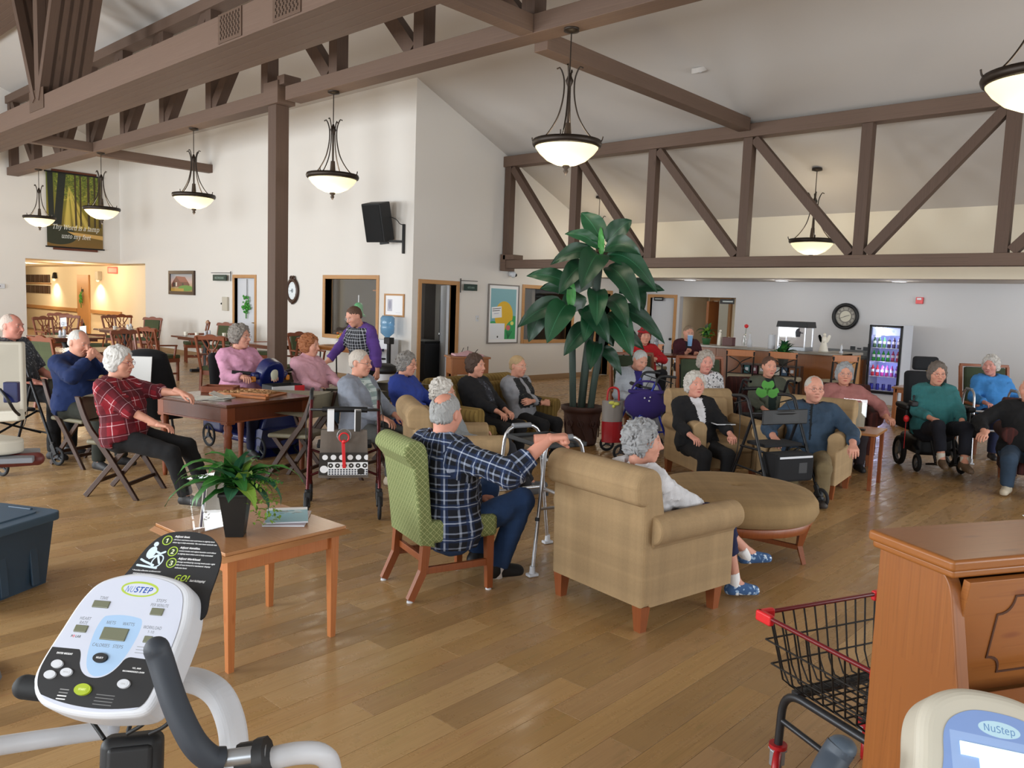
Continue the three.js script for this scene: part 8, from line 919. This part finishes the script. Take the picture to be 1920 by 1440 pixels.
  parts.push(place(tint(clean(headGeo(o.sex, o.v || 0, near)), (c, x, y, z) => { tone(c, x * 3, y * 3, z * 3); const bl = (cx, cy, rx, ry2, tc, a) => { const d = ((Math.abs(x) - cx) / rx) ** 2 + ((y - cy) / ry2) ** 2; if (z > 0.05 && d < 1) c.lerp(tc, a * (1 - d * 0.6)); }; bl(0.031, 0.035, 0.02, 0.006, brow, 0.6); bl(0, -0.064, 0.025, 0.0105, lip, 0.75); bl(0.042, -0.025, 0.024, 0.02, new THREE.Color('#c4705e'), 0.3); }), hc, HQ, hs), place(eyesGeo(), hc, HQ, hs));
  for (const k of ['L', 'R']) {
    const { W, E, a, sd } = arm[k], d = norm(a.d || minus(W, E)), b0 = a.b || [0, 1, 0.15], X = new THREE.Vector3(...b0).cross(A3(d)).normalize(), Y = A3(d).cross(X).normalize(), q = new THREE.Quaternion().setFromRotationMatrix(new THREE.Matrix4().makeBasis(X, Y, A3(d)));
    parts.push(tint(clean(place(handGeo(a.pose || 'relax', k === 'L', near), W, q, 0.95 * s * (w > 1 ? 1.06 : 1))), tone)); arm[k].hq = q;
  }
  const body = P(t, 'body', skinMat, parts.map(clean), { uv: false });
  const tw = near ? 0.0115 : 0.0165, wr = (amp) => (f, x, y, z) => f + amp * N3(x, y * 0.6, z, 9) + amp * 0.5 * N3(x + 3, y, z, 21);
  // trousers
  const trk = o.trousers || '#15161a', TF = new Field(tw, ...box([...lps, J(0, 0.05, 0)], 0.16)), cutT = o.crop ?? 0.06;
  TF.cap(J(-0.075, 0, 0), J(0.075, 0, 0), 0.122 * g * s, 0.122 * g * s, 0.04); for (const k of ['L', 'R']) { const l = leg[k], dn = norm(minus(l.an, l.kn)), hem = plus(l.an, dn, -cutT * 1.0 + 0.05); TF.cap(l.hip, l.kn, 0.092 * s, 0.07 * s, 0.03).cap(l.kn, plus(hem, dn, 0.05), 0.068 * s, 0.057 * s, 0.025, [hem, dn]); } TF.all((f, x, y, z) => f > 0.1 ? f : f + 0.004 * N3(x, y * 0.6, z, 9) - 0.007 * Math.max(0, 0.5 - Math.abs(N3(x + 2, y * 1.4, z, 8)) * 2.2)); 
  const trM = trk.isMaterial ? trk : (cache['tr' + trk] ??= cloth(trk)); P(t, o.skirt || 'trousers', trM, TF.mesh());
  // shoes and socks
  for (const k of ['L', 'R']) { const l = leg[k]; if (o.noFeet) continue; const d = norm(l.dir), yaw = Math.atan2(d[0], d[2]), pitch = -Math.asin(d[1]), q = new THREE.Quaternion().setFromEuler(new THREE.Euler(pitch, yaw, 0, 'YXZ')), off = V(0, -0.075, 0.01).applyQuaternion(q), [up, sole] = shoeGeo(0), sp = plus(l.an, [off.x, off.y, off.z]); const sh = P(t, 'shoe', o.shoeMat || (cache['sh' + (o.shoe || '#1c1b1d')] ??= mat(o.shoe || '#1c1b1d', 0.6)), place(up, sp, q, s)); P(sh, 'sole', cache['so' + (o.sole || '#24221f')] ??= mat(o.sole || '#24221f', 0.7), place(sole, sp, q, s)); if (o.sock) { const sf = new Field(0.008, ...box([l.an, plus(l.an, norm(minus(l.kn, l.an)), 0.1)], 0.07)), u = norm(minus(l.kn, l.an)), top = plus(l.an, u, 0.075); sf.cap(plus(l.an, [0, -0.04, 0]), plus(top, u, 0.05), 0.041 * s, 0.043 * s, 0.02, [top, u]); P(t, 'sock', mat(o.sock, 0.9), sf.mesh()); } }
  // top: torso and sleeves
  const GF = new Field(tw, ...box([...aps, ...tps, J(0, -0.1, 0)], 0.19)), e = o.loose ?? 0.014; torso(GF, e, 0.06);
  const slv = o.sleeve ?? 0.9;
  for (const k of ['L', 'R']) { const { S, E, W } = arm[k]; if (slv > 0.5) { const u = norm(minus(W, E)), cf = lerp3(E, W, (slv - 0.5) * 2); GF.cap(S, E, 0.06 * s * w + e * 0.6, 0.052 * s * w + e * 0.6, 0.03).cap(E, plus(cf, u, 0.05), 0.052 * s * w + e * 0.6, 0.037 * s * w + e * 0.6, 0.02, [cf, u]); } else if (slv > 0) { const u = norm(minus(E, S)), cf = lerp3(S, E, slv * 2); GF.cap(S, plus(cf, u, 0.05), 0.06 * s * w + e, 0.055 * s * w + e, 0.03, [cf, u]); } }
  const nd = norm(minus(hc, neck)), low = J(0, o.hem ?? -0.06, 0)[1];
  const Qj = Q.clone().invert(), tv = V(0, 0, 0);
  GF.all((f, x, y, z) => { if (f > 0.1) return f; const wx = x + 0.03 * N3(x, y, z, 5), wy = y + 0.03 * N3(x + 7, y, z, 6); f += 0.006 * N3(wx, y * 0.6, z, 8) - 0.017 * Math.max(0, 0.55 - Math.abs(N3(wx + 3, wy * 1.7, z, 6.5)) * 2.4) + 0.003 * N3(x + 5, y, z, 17); if (!stand) { tv.set(x, y - Py, z).applyQuaternion(Qj); f = Math.max(f, seat - y, Math.abs(x) < 0.24 && tv.z > 0 ? (o.hem ?? -0.035) * s + 0.008 * N3(x, 0, z, 12) - tv.y : -1); } else f = Math.max(f, low - y); return f; });
  if (o.collar !== 'high') { const a = plus(neck, nd, 0.02), r = (o.neckR || 0.064) * s; GF.each(a.map((v) => v - 0.2), a.map((v) => v + 0.2), (f, x, y, z) => { const q = minus([x, y, z], neck), al = q[0] * nd[0] + q[1] * nd[1] + q[2] * nd[2], rad = Math.hypot(...minus(q, nd.map((v) => v * al))); return Math.max(f, Math.min(al + 0.01 + (q[2] > 0 ? q[2] * 0.35 : 0), r - rad + Math.max(0, al) * 0.4)); }); } else GF.cap(neck, plus(neck, nd, 0.06), 0.062 * s, 0.06 * s, 0.02, [plus(neck, nd, 0.06), nd]);
  let tg = GF.mesh(); const bones = [{ a: J(0, -0.05, 0), b: J(0, 0.46, 0), r: 0.16 }, ...['L', 'R'].flatMap((k) => [{ a: arm[k].S, b: arm[k].E, r: 0.055 }, { a: arm[k].E, b: arm[k].W, r: 0.045 }])];
  const mk = (c) => c.isMaterial ? c : (cache['cl' + c] ??= cloth(c)), Qi = Q.clone().invert(), loc = (c) => { const v = V(c[0], c[1] - Py, c[2]).applyQuaternion(Qi).divideScalar(s); return [v.x, v.y, v.z]; };
  const put1 = (name, m, q, pat) => P(t, name, mk(m), pat ? patternUV(q, bones) : q, pat ? { uv: false } : {});
  let restG = tg; for (const ly of o.layers || []) { const [a, b] = splitGeo(restG, (c) => ly.pred(loc(c), c)); restG = b; if (a.attributes.position.count) put1(ly.name, ly.m, a, ly.pat); }
  put1(o.topName || 'sweater', o.top, restG, o.pat);
  // hair, glasses
  if (o.hair) P(t, 'hair', hairM(o.hair[1]), place(hairGeo(o.hair[0], o.v || 0, near), hc, HQ, hs));
  if (o.glasses) P(t, 'glasses', cache['gl' + o.glasses] ??= mat(o.glasses, 0.3, { metalness: 0.4 }), place(merge([...[-1, 1].flatMap((k) => [TO(0.023, 0.0016, k * 0.031, 0.006, 0.101, null, 20).scale(1, 0.82, 1), ROD([k * 0.054, 0.008, 0.098], [k * 0.083, 0.012, 0.0], 0.0016, 0.0016, 5)]), ROD([-0.009, 0.008, 0.104], [0.009, 0.008, 0.104], 0.0016, 0.0016, 5)]), hc, HQ, hs));
  if (o.extra) o.extra(t, { hc, HQ, hs, J, arm, neck, seat, place, s, Py });
  return t;
}
const plaid = (base, bands, px = 256, rep = 5) => { const tx = canvas(px, px, (c) => { c.fillStyle = base; c.fillRect(0, 0, px, px); for (const [x, w, col2, a] of bands) { c.globalAlpha = a; c.fillStyle = col2; c.fillRect(x * px, 0, w * px, px); c.fillRect(0, x * px, px, w * px); } c.globalAlpha = 1; }, { rep }); return mat('#ffffff', 0.95, { map: tx, bumpMap: knit, bumpScale: 0.0006 }); };
const floral = (base, cols, n = 90) => mat('#ffffff', 0.9, { map: canvas(256, 256, (c) => { c.fillStyle = base; c.fillRect(0, 0, 256, 256); for (let i = 0; i < n; i++) { c.fillStyle = cols[i % cols.length]; c.beginPath(); c.ellipse(rr(0, 256), rr(0, 256), rr(4, 15), rr(3, 9), rr(0, 3), 0, 7); c.fill(); } }, { rep: 4 }) });
const bandsM = (a, b, rep = 22) => mat('#ffffff', 0.9, { map: canvas(32, 64, (c) => { c.fillStyle = a; c.fillRect(0, 0, 32, 64); c.fillStyle = b; c.fillRect(0, 0, 32, 26); }, { rep }) });
const lap = { w: [0.07, 0.19, 0.27], d: [-0.3, -0.3, 1] }, thighs = { w: [0.15, 0.19, 0.3] }, rests = { w: [0.3, 0.26, 0.22], hint: [0.7, -0.5, -0.5] };
const openFront = (k, y0 = -0.1) => ([x, y, z]) => z > 0.02 && Math.abs(x) < k * (1 + (y - 0.2) * 0.6) && y > y0;
const lanyard = (c) => (t, { J, neck, s }) => P(t, 'lanyard', mat(c, 0.6), [TUBE([plus(neck, [0.05 * s, 0.01, -0.02]), J(0.07, 0.4, 0.095), J(0.03, 0.24, 0.165), J(0, 0.14, 0.185), J(-0.03, 0.24, 0.165), J(-0.07, 0.4, 0.095), plus(neck, [-0.05 * s, 0.01, -0.02])], 0.004, { n: 40, rs: 5 })]);
const LG = 0;
// --- left group ---
person('bald man in a patterned grey shirt cut off by the left edge', { sex: 'm', at: [-8.88, -2.41], hy: 1.28, ry: 128, s: 1, g: 1.05, top: floral('#3c4148', ['#6d737b', '#8a9097', '#23272d']), sleeve: 0.45, topName: 'shirt', trousers: '#101013', arms: { w: [0.16, 0.17, 0.28] }, hair: ['thin', '#c9b8ac'], skin: '#c98675', head: { yaw: 0 }, v: 1, log: LG });
person('man in a navy sweater on a folding chair, hands at his mouth', { sex: 'm', at: [-8.1, -2.75], hy: 1.16, ry: 112, s: 0.98, g: 1.18, lean: 2, top: '#0a2250', trousers: '#23261f', L: { w: [0.05, 0.56, 0.24], d: [-0.75, 0.65, -0.1], b: [0.5, 0.2, 0.9], pose: 'grip', hint: [0.9, -0.8, 0.1] }, R: { w: [-0.05, 0.56, 0.24], d: [0.75, 0.65, -0.1], b: [-0.5, 0.2, 0.9], pose: 'grip', hint: [0.9, -0.8, 0.1] }, hair: ['thin', '#d3cfc9'], collar: 'high', head: { yaw: 4, pitch: 16 }, v: 2, log: LG });
person('white-haired woman in a red plaid blouse reaching over the game table', { sex: 'f', at: [-6.5, -2.5], hy: 1.11, ry: 128, s: 0.95, g: 1.15, near: 0, lean: 10, top: plaid('#7d0f1e', [[0.1, 0.03, '#e6d4d6', 0.75], [0.55, 0.4, '#3a0a14', 0.55], [0.62, 0.025, '#d9c4c8', 0.6]], 256, 6), pat: 1, topName: 'blouse', sleeve: 0.62, trousers: '#0d0d10', L: { w: [0.1, 0.42, 0.46], d: [-0.05, -0.35, 1], pose: 'relax', hint: [0.4, -0.4, -0.4] }, R: { w: [-0.13, 0.2, 0.34], d: [0.2, -0.2, 1] }, legL: { k: [0.13, 0.44, 0.44], a: [0.1, 0.09, 0.62] }, legR: { k: [-0.12, 0.43, 0.44], a: [-0.1, 0.09, 0.55] }, hair: ['bob', '#d8d5d0'], glasses: '#7d2230', head: { yaw: 2, pitch: 6 }, v: 3, extra: lanyard('#17171b'), log: LG });
person('grey-haired woman in a pink sweatshirt riding the mobility scooter', { sex: 'f', at: [-7.91, -4.29], hy: 1.22, ry: 92, s: 1.0, g: 1.3, lean: 10, top: '#d79cb8', trousers: '#1b1d36', arms: { w: [0.16, 0.3, 0.34], d: [-0.4, 0, 1] }, hair: ['puffy', '#8d857d'], glasses: '#a08d86', head: { yaw: 28, pitch: 2 }, v: 0, skin: '#c58d78', log: LG });
person('red-haired woman in a pale pink turtleneck beside the column', { sex: 'f', at: [-7.65, -4.98], hy: 1.13, ry: 104, s: 0.95, g: 1.2, lean: 12, top: '#d6a3b0', collar: 'high', trousers: '#44596e', L: { w: [0.13, 0.2, 0.36], d: [-0.1, -0.1, 1] }, R: { w: [-0.14, 0.2, 0.3] }, hair: ['curly', '#a8683f'], head: { yaw: 18 }, v: 4, log: LG });
person('standing woman in a black and white plaid vest with purple sleeves, looking down', { sex: 'f', stand: 1, at: [-8.1, -5.9], hy: 1.45, ry: 8, s: 0.97, g: 1.1, lean: -14, top: '#5a3a86', topName: 'purple_top', layers: [{ name: 'vest', m: plaid('#1b1c22', [[0.08, 0.07, '#d9dadf', 0.6], [0.4, 0.05, '#d9dadf', 0.6], [0.68, 0.09, '#c9cad0', 0.55]], 256, 9), pat: 1, pred: ([x, y]) => Math.abs(x) < 0.178 && y < 0.47 }], hem: -0.12, trousers: '#131316', R: { w: [-0.3, 0.82, 0.42], abs: 1, d: [-0.3, -0.3, 1], hint: [0.5, -0.4, -0.5] }, L: { w: [0.27, 0.78, 0.06], abs: 1, d: [0, -1, 0.1], b: [1, 0, 0], hint: [0.5, 0, -0.8] }, hair: ['short', '#5b4030'], glasses: '#d8d8d8', head: { pitch: 26, yaw: -12 }, v: 5, log: LG });
person('short-haired woman in a pale grey cardigan over a striped top behind the burgundy rollator', { sex: 'f', at: [-6.0, -4.45], hy: 1.08, ry: 108, s: 0.97, g: 1.22, lean: 8, top: '#8b919e', topName: 'cardigan', loose: 0.02, layers: [{ name: 'striped_top', m: bandsM('#8fa3a3', '#c3d0cf', 14), pred: openFront(0.06) }], trousers: '#4b4c4a', shoe: '#b9ac98', sole: '#cfc9bd', arms: { w: [0.1, 0.2, 0.32], d: [-0.2, -0.3, 1] }, hair: ['short', '#c9beb2'], glasses: '#6a5f5c', head: { yaw: 8 }, v: 6, log: LG });
person('woman with tousled grey hair in a royal blue top holding a phone', { sex: 'f', at: [-6.22, -5.19], hy: 1.03, ry: 112, s: 0.9, g: 1.0, lean: 8, top: '#2c4092', topName: 'top', trousers: '#1f2740', L: { w: [0.1, 0.24, 0.32], d: [-0.2, 0.1, 1], pose: 'grip' }, R: { w: [-0.1, 0.2, 0.3] }, hair: ['curly', '#8b8681'], glasses: '#7b4a3a', head: { yaw: 4, pitch: 8 }, v: 7, extra: lanyard('#17171b'), log: LG });
person('white-haired woman in a pale grey sweater reclining in the side-on tan armchair', { sex: 'f', at: [-4.98, -4.56], hy: 0.90, ry: 140, s: 0.92, g: 1.1, lean: 20, top: '#8c9092', trousers: '#2a2b30', arms: rests, hair: ['curly', '#d4cec6'], glasses: '#c2b7a7', head: { yaw: -14, pitch: 4 }, v: 8, shoe: '#5a5c60', sole: '#d6d6d6', sock: '#d9d9d9', legL: { k: [0.12, 0.45, 0.44], a: [0.1, 0.1, 0.68], d: [0, 0.2, 1] }, legR: { k: [-0.12, 0.45, 0.44], a: [-0.1, 0.1, 0.62], d: [0, 0.2, 1] }, log: LG });
person('balding man in a blue and white plaid shirt on the green diamond chair', { sex: 'm', near: 1, at: [-3.41, -3.15], hy: 1.02, ry: 170, s: 1.09, g: 1.22, lean: 2, top: plaid('#10141f', [[0.06, 0.05, '#c3cfe6', 0.55], [0.2, 0.16, '#22355f', 0.6], [0.26, 0.04, '#dfe6f4', 0.6], [0.56, 0.05, '#c3cfe6', 0.55], [0.72, 0.16, '#20325a', 0.6], [0.78, 0.03, '#e6ecf6', 0.6]], 256, 5.5), pat: 1, topName: 'shirt', loose: 0.024, sleeve: 0.74, trousers: '#23406b', shoe: '#16171a', sock: '#dfe0e2', R: { to: at(1030, 822, 4.42), d: [-0.5, 0.1, 0.8], b: [-0.2, 1, 0.2], pose: 'grip', hint: [0.6, -0.7, -0.2] }, L: { w: [0.12, 0.2, 0.32] }, legL: { k: [0.16, 0.49, 0.42], a: [0.12, 0.09, 0.34], d: [0.2, 0, 1] }, legR: { k: [-0.18, 0.49, 0.44], a: [-0.14, 0.09, 0.3], d: [-0.25, 0, 1] }, hair: ['bald', '#a7a7a6'], skin: '#cf917c', head: { yaw: 24, pitch: 4 }, v: 1, log: LG });
person('dark-haired woman in a black cardigan with clasped hands on the sofa', { sex: 'f', at: [-6.05, -6.0], hy: 1.0, ry: 98, s: 0.95, g: 1.2, lean: 18, top: '#121216', topName: 'cardigan', layers: [{ name: 'blouse', m: floral('#22232a', ['#3a3c46', '#565a66']), pred: openFront(0.045, 0.16) }], trousers: '#121216', arms: lap, hair: ['bob', '#4a3529'], head: { yaw: 8, pitch: 2 }, v: 9, extra: lanyard('#b9b2a6'), log: LG });
person('blonde woman in a pale grey shirt and black vest with folded arms on the sofa', { sex: 'f', at: [-5.98, -6.6], hy: 0.98, ry: 92, s: 0.92, g: 0.98, lean: 16, top: '#93949a', topName: 'shirt', layers: [{ name: 'vest', m: floral('#15161a', ['#3d4038', '#2a2c2a']), pred: ([x, y, z]) => Math.abs(x) < 0.14 && Math.abs(x) > 0.028 && y < 0.46 && y > 0.08 }], trousers: '#131317', L: { w: [-0.1, 0.27, 0.2], d: [-1, 0, 0.1], b: [0, 0.3, 1] }, R: { w: [0.1, 0.24, 0.23], d: [1, 0, 0.1], b: [0, 0.3, 1] }, hair: ['short', '#b99d74'], glasses: '#d4c9b4', head: { yaw: 6 }, v: 10, log: LG });
// --- centre and right ---
person('grey-haired woman in a white top in profile, seated in the foreground tan armchair', { sex: 'f', near: 1, at: [-2.37, -3.66], hy: 0.95, ry: 162, s: 0.9, g: 0.98, lean: 14, top: '#dcdce0', topName: 'top', layers: [{ name: 'striped_hem', m: bandsM('#1d2a6b', '#b03038', 5), pred: ([x, y]) => y < 0.14 && y > 0.06 }], trousers: '#161d44', crop: 0.24, shoeMat: floral('#3a5a86', ['#9db8d4', '#6d8db4', '#dce6f0']), sole: '#e8e8e8', sock: '#e6e6e6', arms: { w: [0.1, 0.2, 0.34], d: [-0.2, -0.1, 1] }, R: { w: [-0.08, 0.21, 0.36], d: [0.25, -0.1, 1] }, L: { w: [0.08, 0.2, 0.32], d: [-0.3, -0.1, 1] }, legL: { k: [0.1, 0.46, 0.52], a: [0.1, 0.17, 0.9], d: [-0.55, 0.1, 1] }, legR: { k: [-0.08, 0.42, 0.5], a: [-0.1, 0.08, 0.6], d: [-0.45, 0, 1] }, hair: ['curly', '#a3a4a6'], head: { yaw: -36, pitch: 2 }, v: 11, skin: '#c78f7a', log: LG });
person('person in a pale linen jacket over a purple shirt looking down beside the palm', { sex: 'm', at: [-5.45, -8.25], hy: 1.04, ry: 54, s: 0.95, g: 1.08, lean: 4, top: '#aeb2b9', topName: 'jacket', layers: [{ name: 'shirt', m: '#2f2570', pred: openFront(0.045) }], trousers: '#a9adb6', shoe: '#6a6a70', arms: { w: [0.12, 0.2, 0.28], d: [-0.3, -0.2, 1] }, hair: ['short', '#cfcdca'], head: { pitch: 26, yaw: 14 }, v: 4, extra: (t, k) => { lanyard('#3a2f7a')(t, k); P(t, 'badge', M.white, CY(0.022, 0.022, 0.006, ...k.J(0, 0.13, 0.19), [90, 0, 0])); }, log: LG });
person('curly-haired woman in a black and white patterned blouse in the high green chair', { sex: 'f', at: [-4.72, -8.55], hy: 1.06, ry: 50, s: 0.96, g: 1.2, lean: 8, top: floral('#c9c9cc', ['#26262c', '#55565e', '#e4e4e8'], 130), topName: 'blouse', trousers: '#1c1c22', arms: lap, hair: ['puffy', '#b3a89d'], head: { yaw: -4, pitch: 6 }, v: 2, skin: '#c98a7a', log: LG });
person('white-haired woman in a black jacket and white collar in a tan armchair', { sex: 'f', at: [-3.95, -6.97], hy: 0.94, ry: 56, s: 0.93, g: 1.12, lean: 16, top: '#0e0e12', topName: 'jacket', loose: 0.02, layers: [{ name: 'white_blouse', m: '#d5d5da', pred: ([x, y, z]) => z > 0 && y > 0.1 && x > -0.075 + (0.45 - y) * 0.12 && x < 0.05 - (0.45 - y) * 0.14 }], trousers: '#0f0f13', L: { w: [0.2, 0.2, 0.32], d: [-0.3, -0.2, 1] }, R: { w: [-0.2, 0.2, 0.28], d: [0.2, -0.3, 1] }, hair: ['puffy', '#cfc9c0'], head: { yaw: 0, pitch: -4 }, v: 5, skin: '#cc8f7c', extra: lanyard('#2a2a2e'), log: LG });
person('brown-haired woman in an olive blazer over a dark green top', { sex: 'f', at: [-4.13, -9.0], hy: 1.04, ry: 46, s: 0.94, g: 1.05, lean: 8, top: '#4d5144', topName: 'blazer', layers: [{ name: 'top', m: '#10211d', pred: openFront(0.05) }], trousers: '#1f2022', arms: thighs, hair: ['short', '#5a3f30'], head: { yaw: 2 }, v: 6, log: LG });
person('man with glasses in a denim blue shirt resting his hand on the tan chair arm', { sex: 'm', at: [-2.93, -7.38], hy: 0.98, ry: 22, s: 1.0, g: 1.2, lean: 18, top: '#31455a', topName: 'shirt', sleeve: 0.86, layers: [{ name: 'placket', m: '#141a20', pred: openFront(0.012, 0.1) }], trousers: '#7a6a4c', shoe: '#3a3430', L: { w: [0.36, 0.24, 0.3], d: [0.1, -0.4, 1], hint: [0.8, -0.4, -0.4] }, R: { w: [-0.3, 0.24, 0.26], hint: [0.8, -0.4, -0.4] }, hair: ['thin', '#c2bcb4'], glasses: '#5c4038', head: { yaw: 18, pitch: 0 }, v: 3, skin: '#c9907c', log: LG });
person('grey-haired woman in a dusty pink sweater in the maroon armchair by the cooler', { sex: 'f', at: [-3.3, -9.15], hy: 1.02, ry: 30, s: 0.98, g: 1.2, lean: 10, top: '#a96f6b', trousers: '#2b2328', L: { w: [0.42, 0.24, 0.22], d: [0.4, -0.2, 1], hint: [0.8, -0.2, -0.4] }, R: { w: [-0.2, 0.2, 0.26] }, hair: ['bob', '#a3a5a8'], glasses: '#8a8a90', head: { yaw: -2, pitch: 4 }, v: 7, log: LG });
person('woman in a teal sweater with one leg in a brace in the power wheelchair', { sex: 'f', at: [-2.45, -9.55], hy: 1.08, ry: 36, s: 0.98, g: 1.35, lean: 10, top: '#2f6e70', trousers: '#11131f', crop: 0.14, shoe: '#5d4a38', sole: '#3a3028', sock: '#c9c4ba', L: { w: [0.14, 0.2, 0.34], d: [-0.3, -0.3, 1] }, R: { w: [-0.16, 0.22, 0.3], d: [0.3, -0.1, 1], pose: 'grip' }, legL: { k: [0.13, 0.56, 0.44], a: [0.1, 0.2, 0.56], d: [0.1, -0.1, 1] }, legR: { k: [-0.14, 0.56, 0.44], a: [-0.1, 0.22, 0.5], d: [-0.1, -0.1, 1] }, hair: ['bob', '#6d625a'], glasses: '#6a2f2a', head: { yaw: -4, pitch: 8 }, v: 8, log: LG });
person('white-haired woman in a light blue sweatshirt glancing aside by the far wall', { sex: 'f', at: [-2.32, -11.36], hy: 1.12, ry: 36, s: 0.95, g: 1.1, lean: 8, top: '#3f86c9', trousers: '#232a4a', arms: { w: [0.2, 0.22, 0.3] }, hair: ['curly', '#cfcac4'], head: { yaw: -42, pitch: 8 }, v: 9, skin: '#cb8d80', log: LG });
person('man in a black sweater and jeans cut off by the right edge', { sex: 'm', at: [-1.56, -9.4], hy: 1.0, ry: 12, s: 1.02, g: 1.2, lean: 12, top: '#0b0b0e', trousers: '#2f4257', shoe: '#b9ae9a', sole: '#d9d4c8', R: { w: [-0.36, 0.26, 0.3], d: [-0.3, -0.2, 1], hint: [0.9, -0.2, -0.4] }, L: { w: [0.2, 0.2, 0.3] }, hair: ['thin', '#c9c4bd'], head: { yaw: -10 }, v: 2, log: LG });
person('woman in a red sweater and pointed red hat behind the palm leaves', { sex: 'f', at: [-6.58, -10.05], hy: 1.27, ry: 58, s: 0.96, g: 1.15, lean: 2, top: '#b3131d', trousers: '#141419', L: { w: [0.02, 0.36, 0.3], d: [-1, 0.1, 0.2], b: [0, 0.5, 1], hint: [0.8, -0.3, 0] }, R: { w: [-0.04, 0.34, 0.28], d: [1, 0.1, 0.2], b: [0, 0.5, 1] }, hair: ['bob', '#6b2a22'], head: { yaw: -6 }, v: 10, legL: { k: [0.12, 0.74, 0.42], a: [0.12, 0.33, 0.36] }, legR: { k: [-0.12, 0.74, 0.42], a: [-0.12, 0.33, 0.36] }, extra: (t, { hc, HQ, hs, place }) => P(t, 'hat', mat('#a3101a', 0.8), place(merge([LA([[0, 0.3], [0.02, 0.26], [0.05, 0.16], [0.085, 0.05], [0.09, 0.03], [0, 0.03]], 20), TO(0.1, 0.014, 0, 0.055, -0.01, [90, 0, 0]), SP(0.028, 0.03, 0.3, 0)]), plus(hc, [0, 0.01, 0]), HQ, hs)), log: LG });
person('woman in a maroon and white jacket holding a blue cup at the high table', { sex: 'f', at: [-6.75, -11.6], hy: 1.3, ry: 44, s: 0.92, g: 1.0, lean: 0, top: '#3f0f1c', topName: 'jacket', layers: [{ name: 'white_panel', m: '#d9d9de', pred: ([x, y]) => Math.abs(x) > 0.13 && y < 0.2 && y > 0.08 }, { name: 'dark_panel', m: '#14141c', pred: ([x, y, z]) => (z > 0.02 && Math.abs(x) < 0.04) || (Math.abs(x) > 0.13 && y <= 0.08) }], trousers: '#16161c', L: { w: [0.1, 0.3, 0.28], d: [-0.2, 0.5, 0.6], pose: 'grip' }, R: { w: [-0.05, 0.34, 0.28], d: [0.2, 0.6, 0.5], pose: 'grip', b: [0, 0.2, -1] }, hair: ['short', '#8b7660'], glasses: '#b8b4ae', head: { yaw: 8, pitch: 10 }, v: 11, legL: { k: [0.12, 0.76, 0.42], a: [0.12, 0.33, 0.36] }, legR: { k: [-0.12, 0.76, 0.42], a: [-0.12, 0.33, 0.36] }, log: LG });
copy(st0, [-6.72, 0, -10.2], 58, 'iron bar stool under the woman in the red hat'); copy(st0, [-6.85, 0, -11.75], 44, 'iron bar stool under the woman in maroon');
{ const c = T('paper_cup', 'tall blue paper cup held by the woman in maroon', 'cup', [-6.57, 1.1, -11.35]); P(c, 'body', mat('#7fa9d6', 0.5), LA([[0, 0], [0.032, 0], [0.042, 0.17], [0.04, 0.17], [0.03, 0.01], [0, 0.01]], 18)); P(c, 'lid', M.white, CY(0.043, 0.043, 0.012, 0, 0.174, 0)); }
{ const c = T('phone', 'black phone in the hand of the woman in royal blue', 'phone', [-6.02, 0.71, -5.5], 112); P(c, 'body', M.black, B(0.075, 0.012, 0.15, 0, 0, 0, 0.005, [-25, 0, 0])); P(c, 'screen', mat('#1a1d24', 0.1), B(0.066, 0.002, 0.13, 0, 0.006, 0.003, 0.001, [-25, 0, 0])); }
{ const c = T('tablet', 'small white tablet on the lap of the woman in the black jacket', 'tablet', [-3.63, 0.6, -6.98], 56); P(c, 'body', M.white, B(0.2, 0.01, 0.14, 0, 0, 0, 0.004)); P(c, 'screen', M.black, B(0.18, 0.002, 0.12, 0, 0.0055, 0, 0)); }
{ const c = T('water_cups', 'stack of silver cups standing on the high table', 'cups', [-6.95, 0.97, -10.95]); for (let i = 0; i < 3; i++) P(c, 'cup', M.silver, LA([[0, 0], [0.03, 0], [0.04, 0.1], [0.037, 0.1], [0, 0.02]], 16, 0, i * 0.075, 0)); }
scene.updateMatrixWorld(true);
renderer.render(scene, camera);
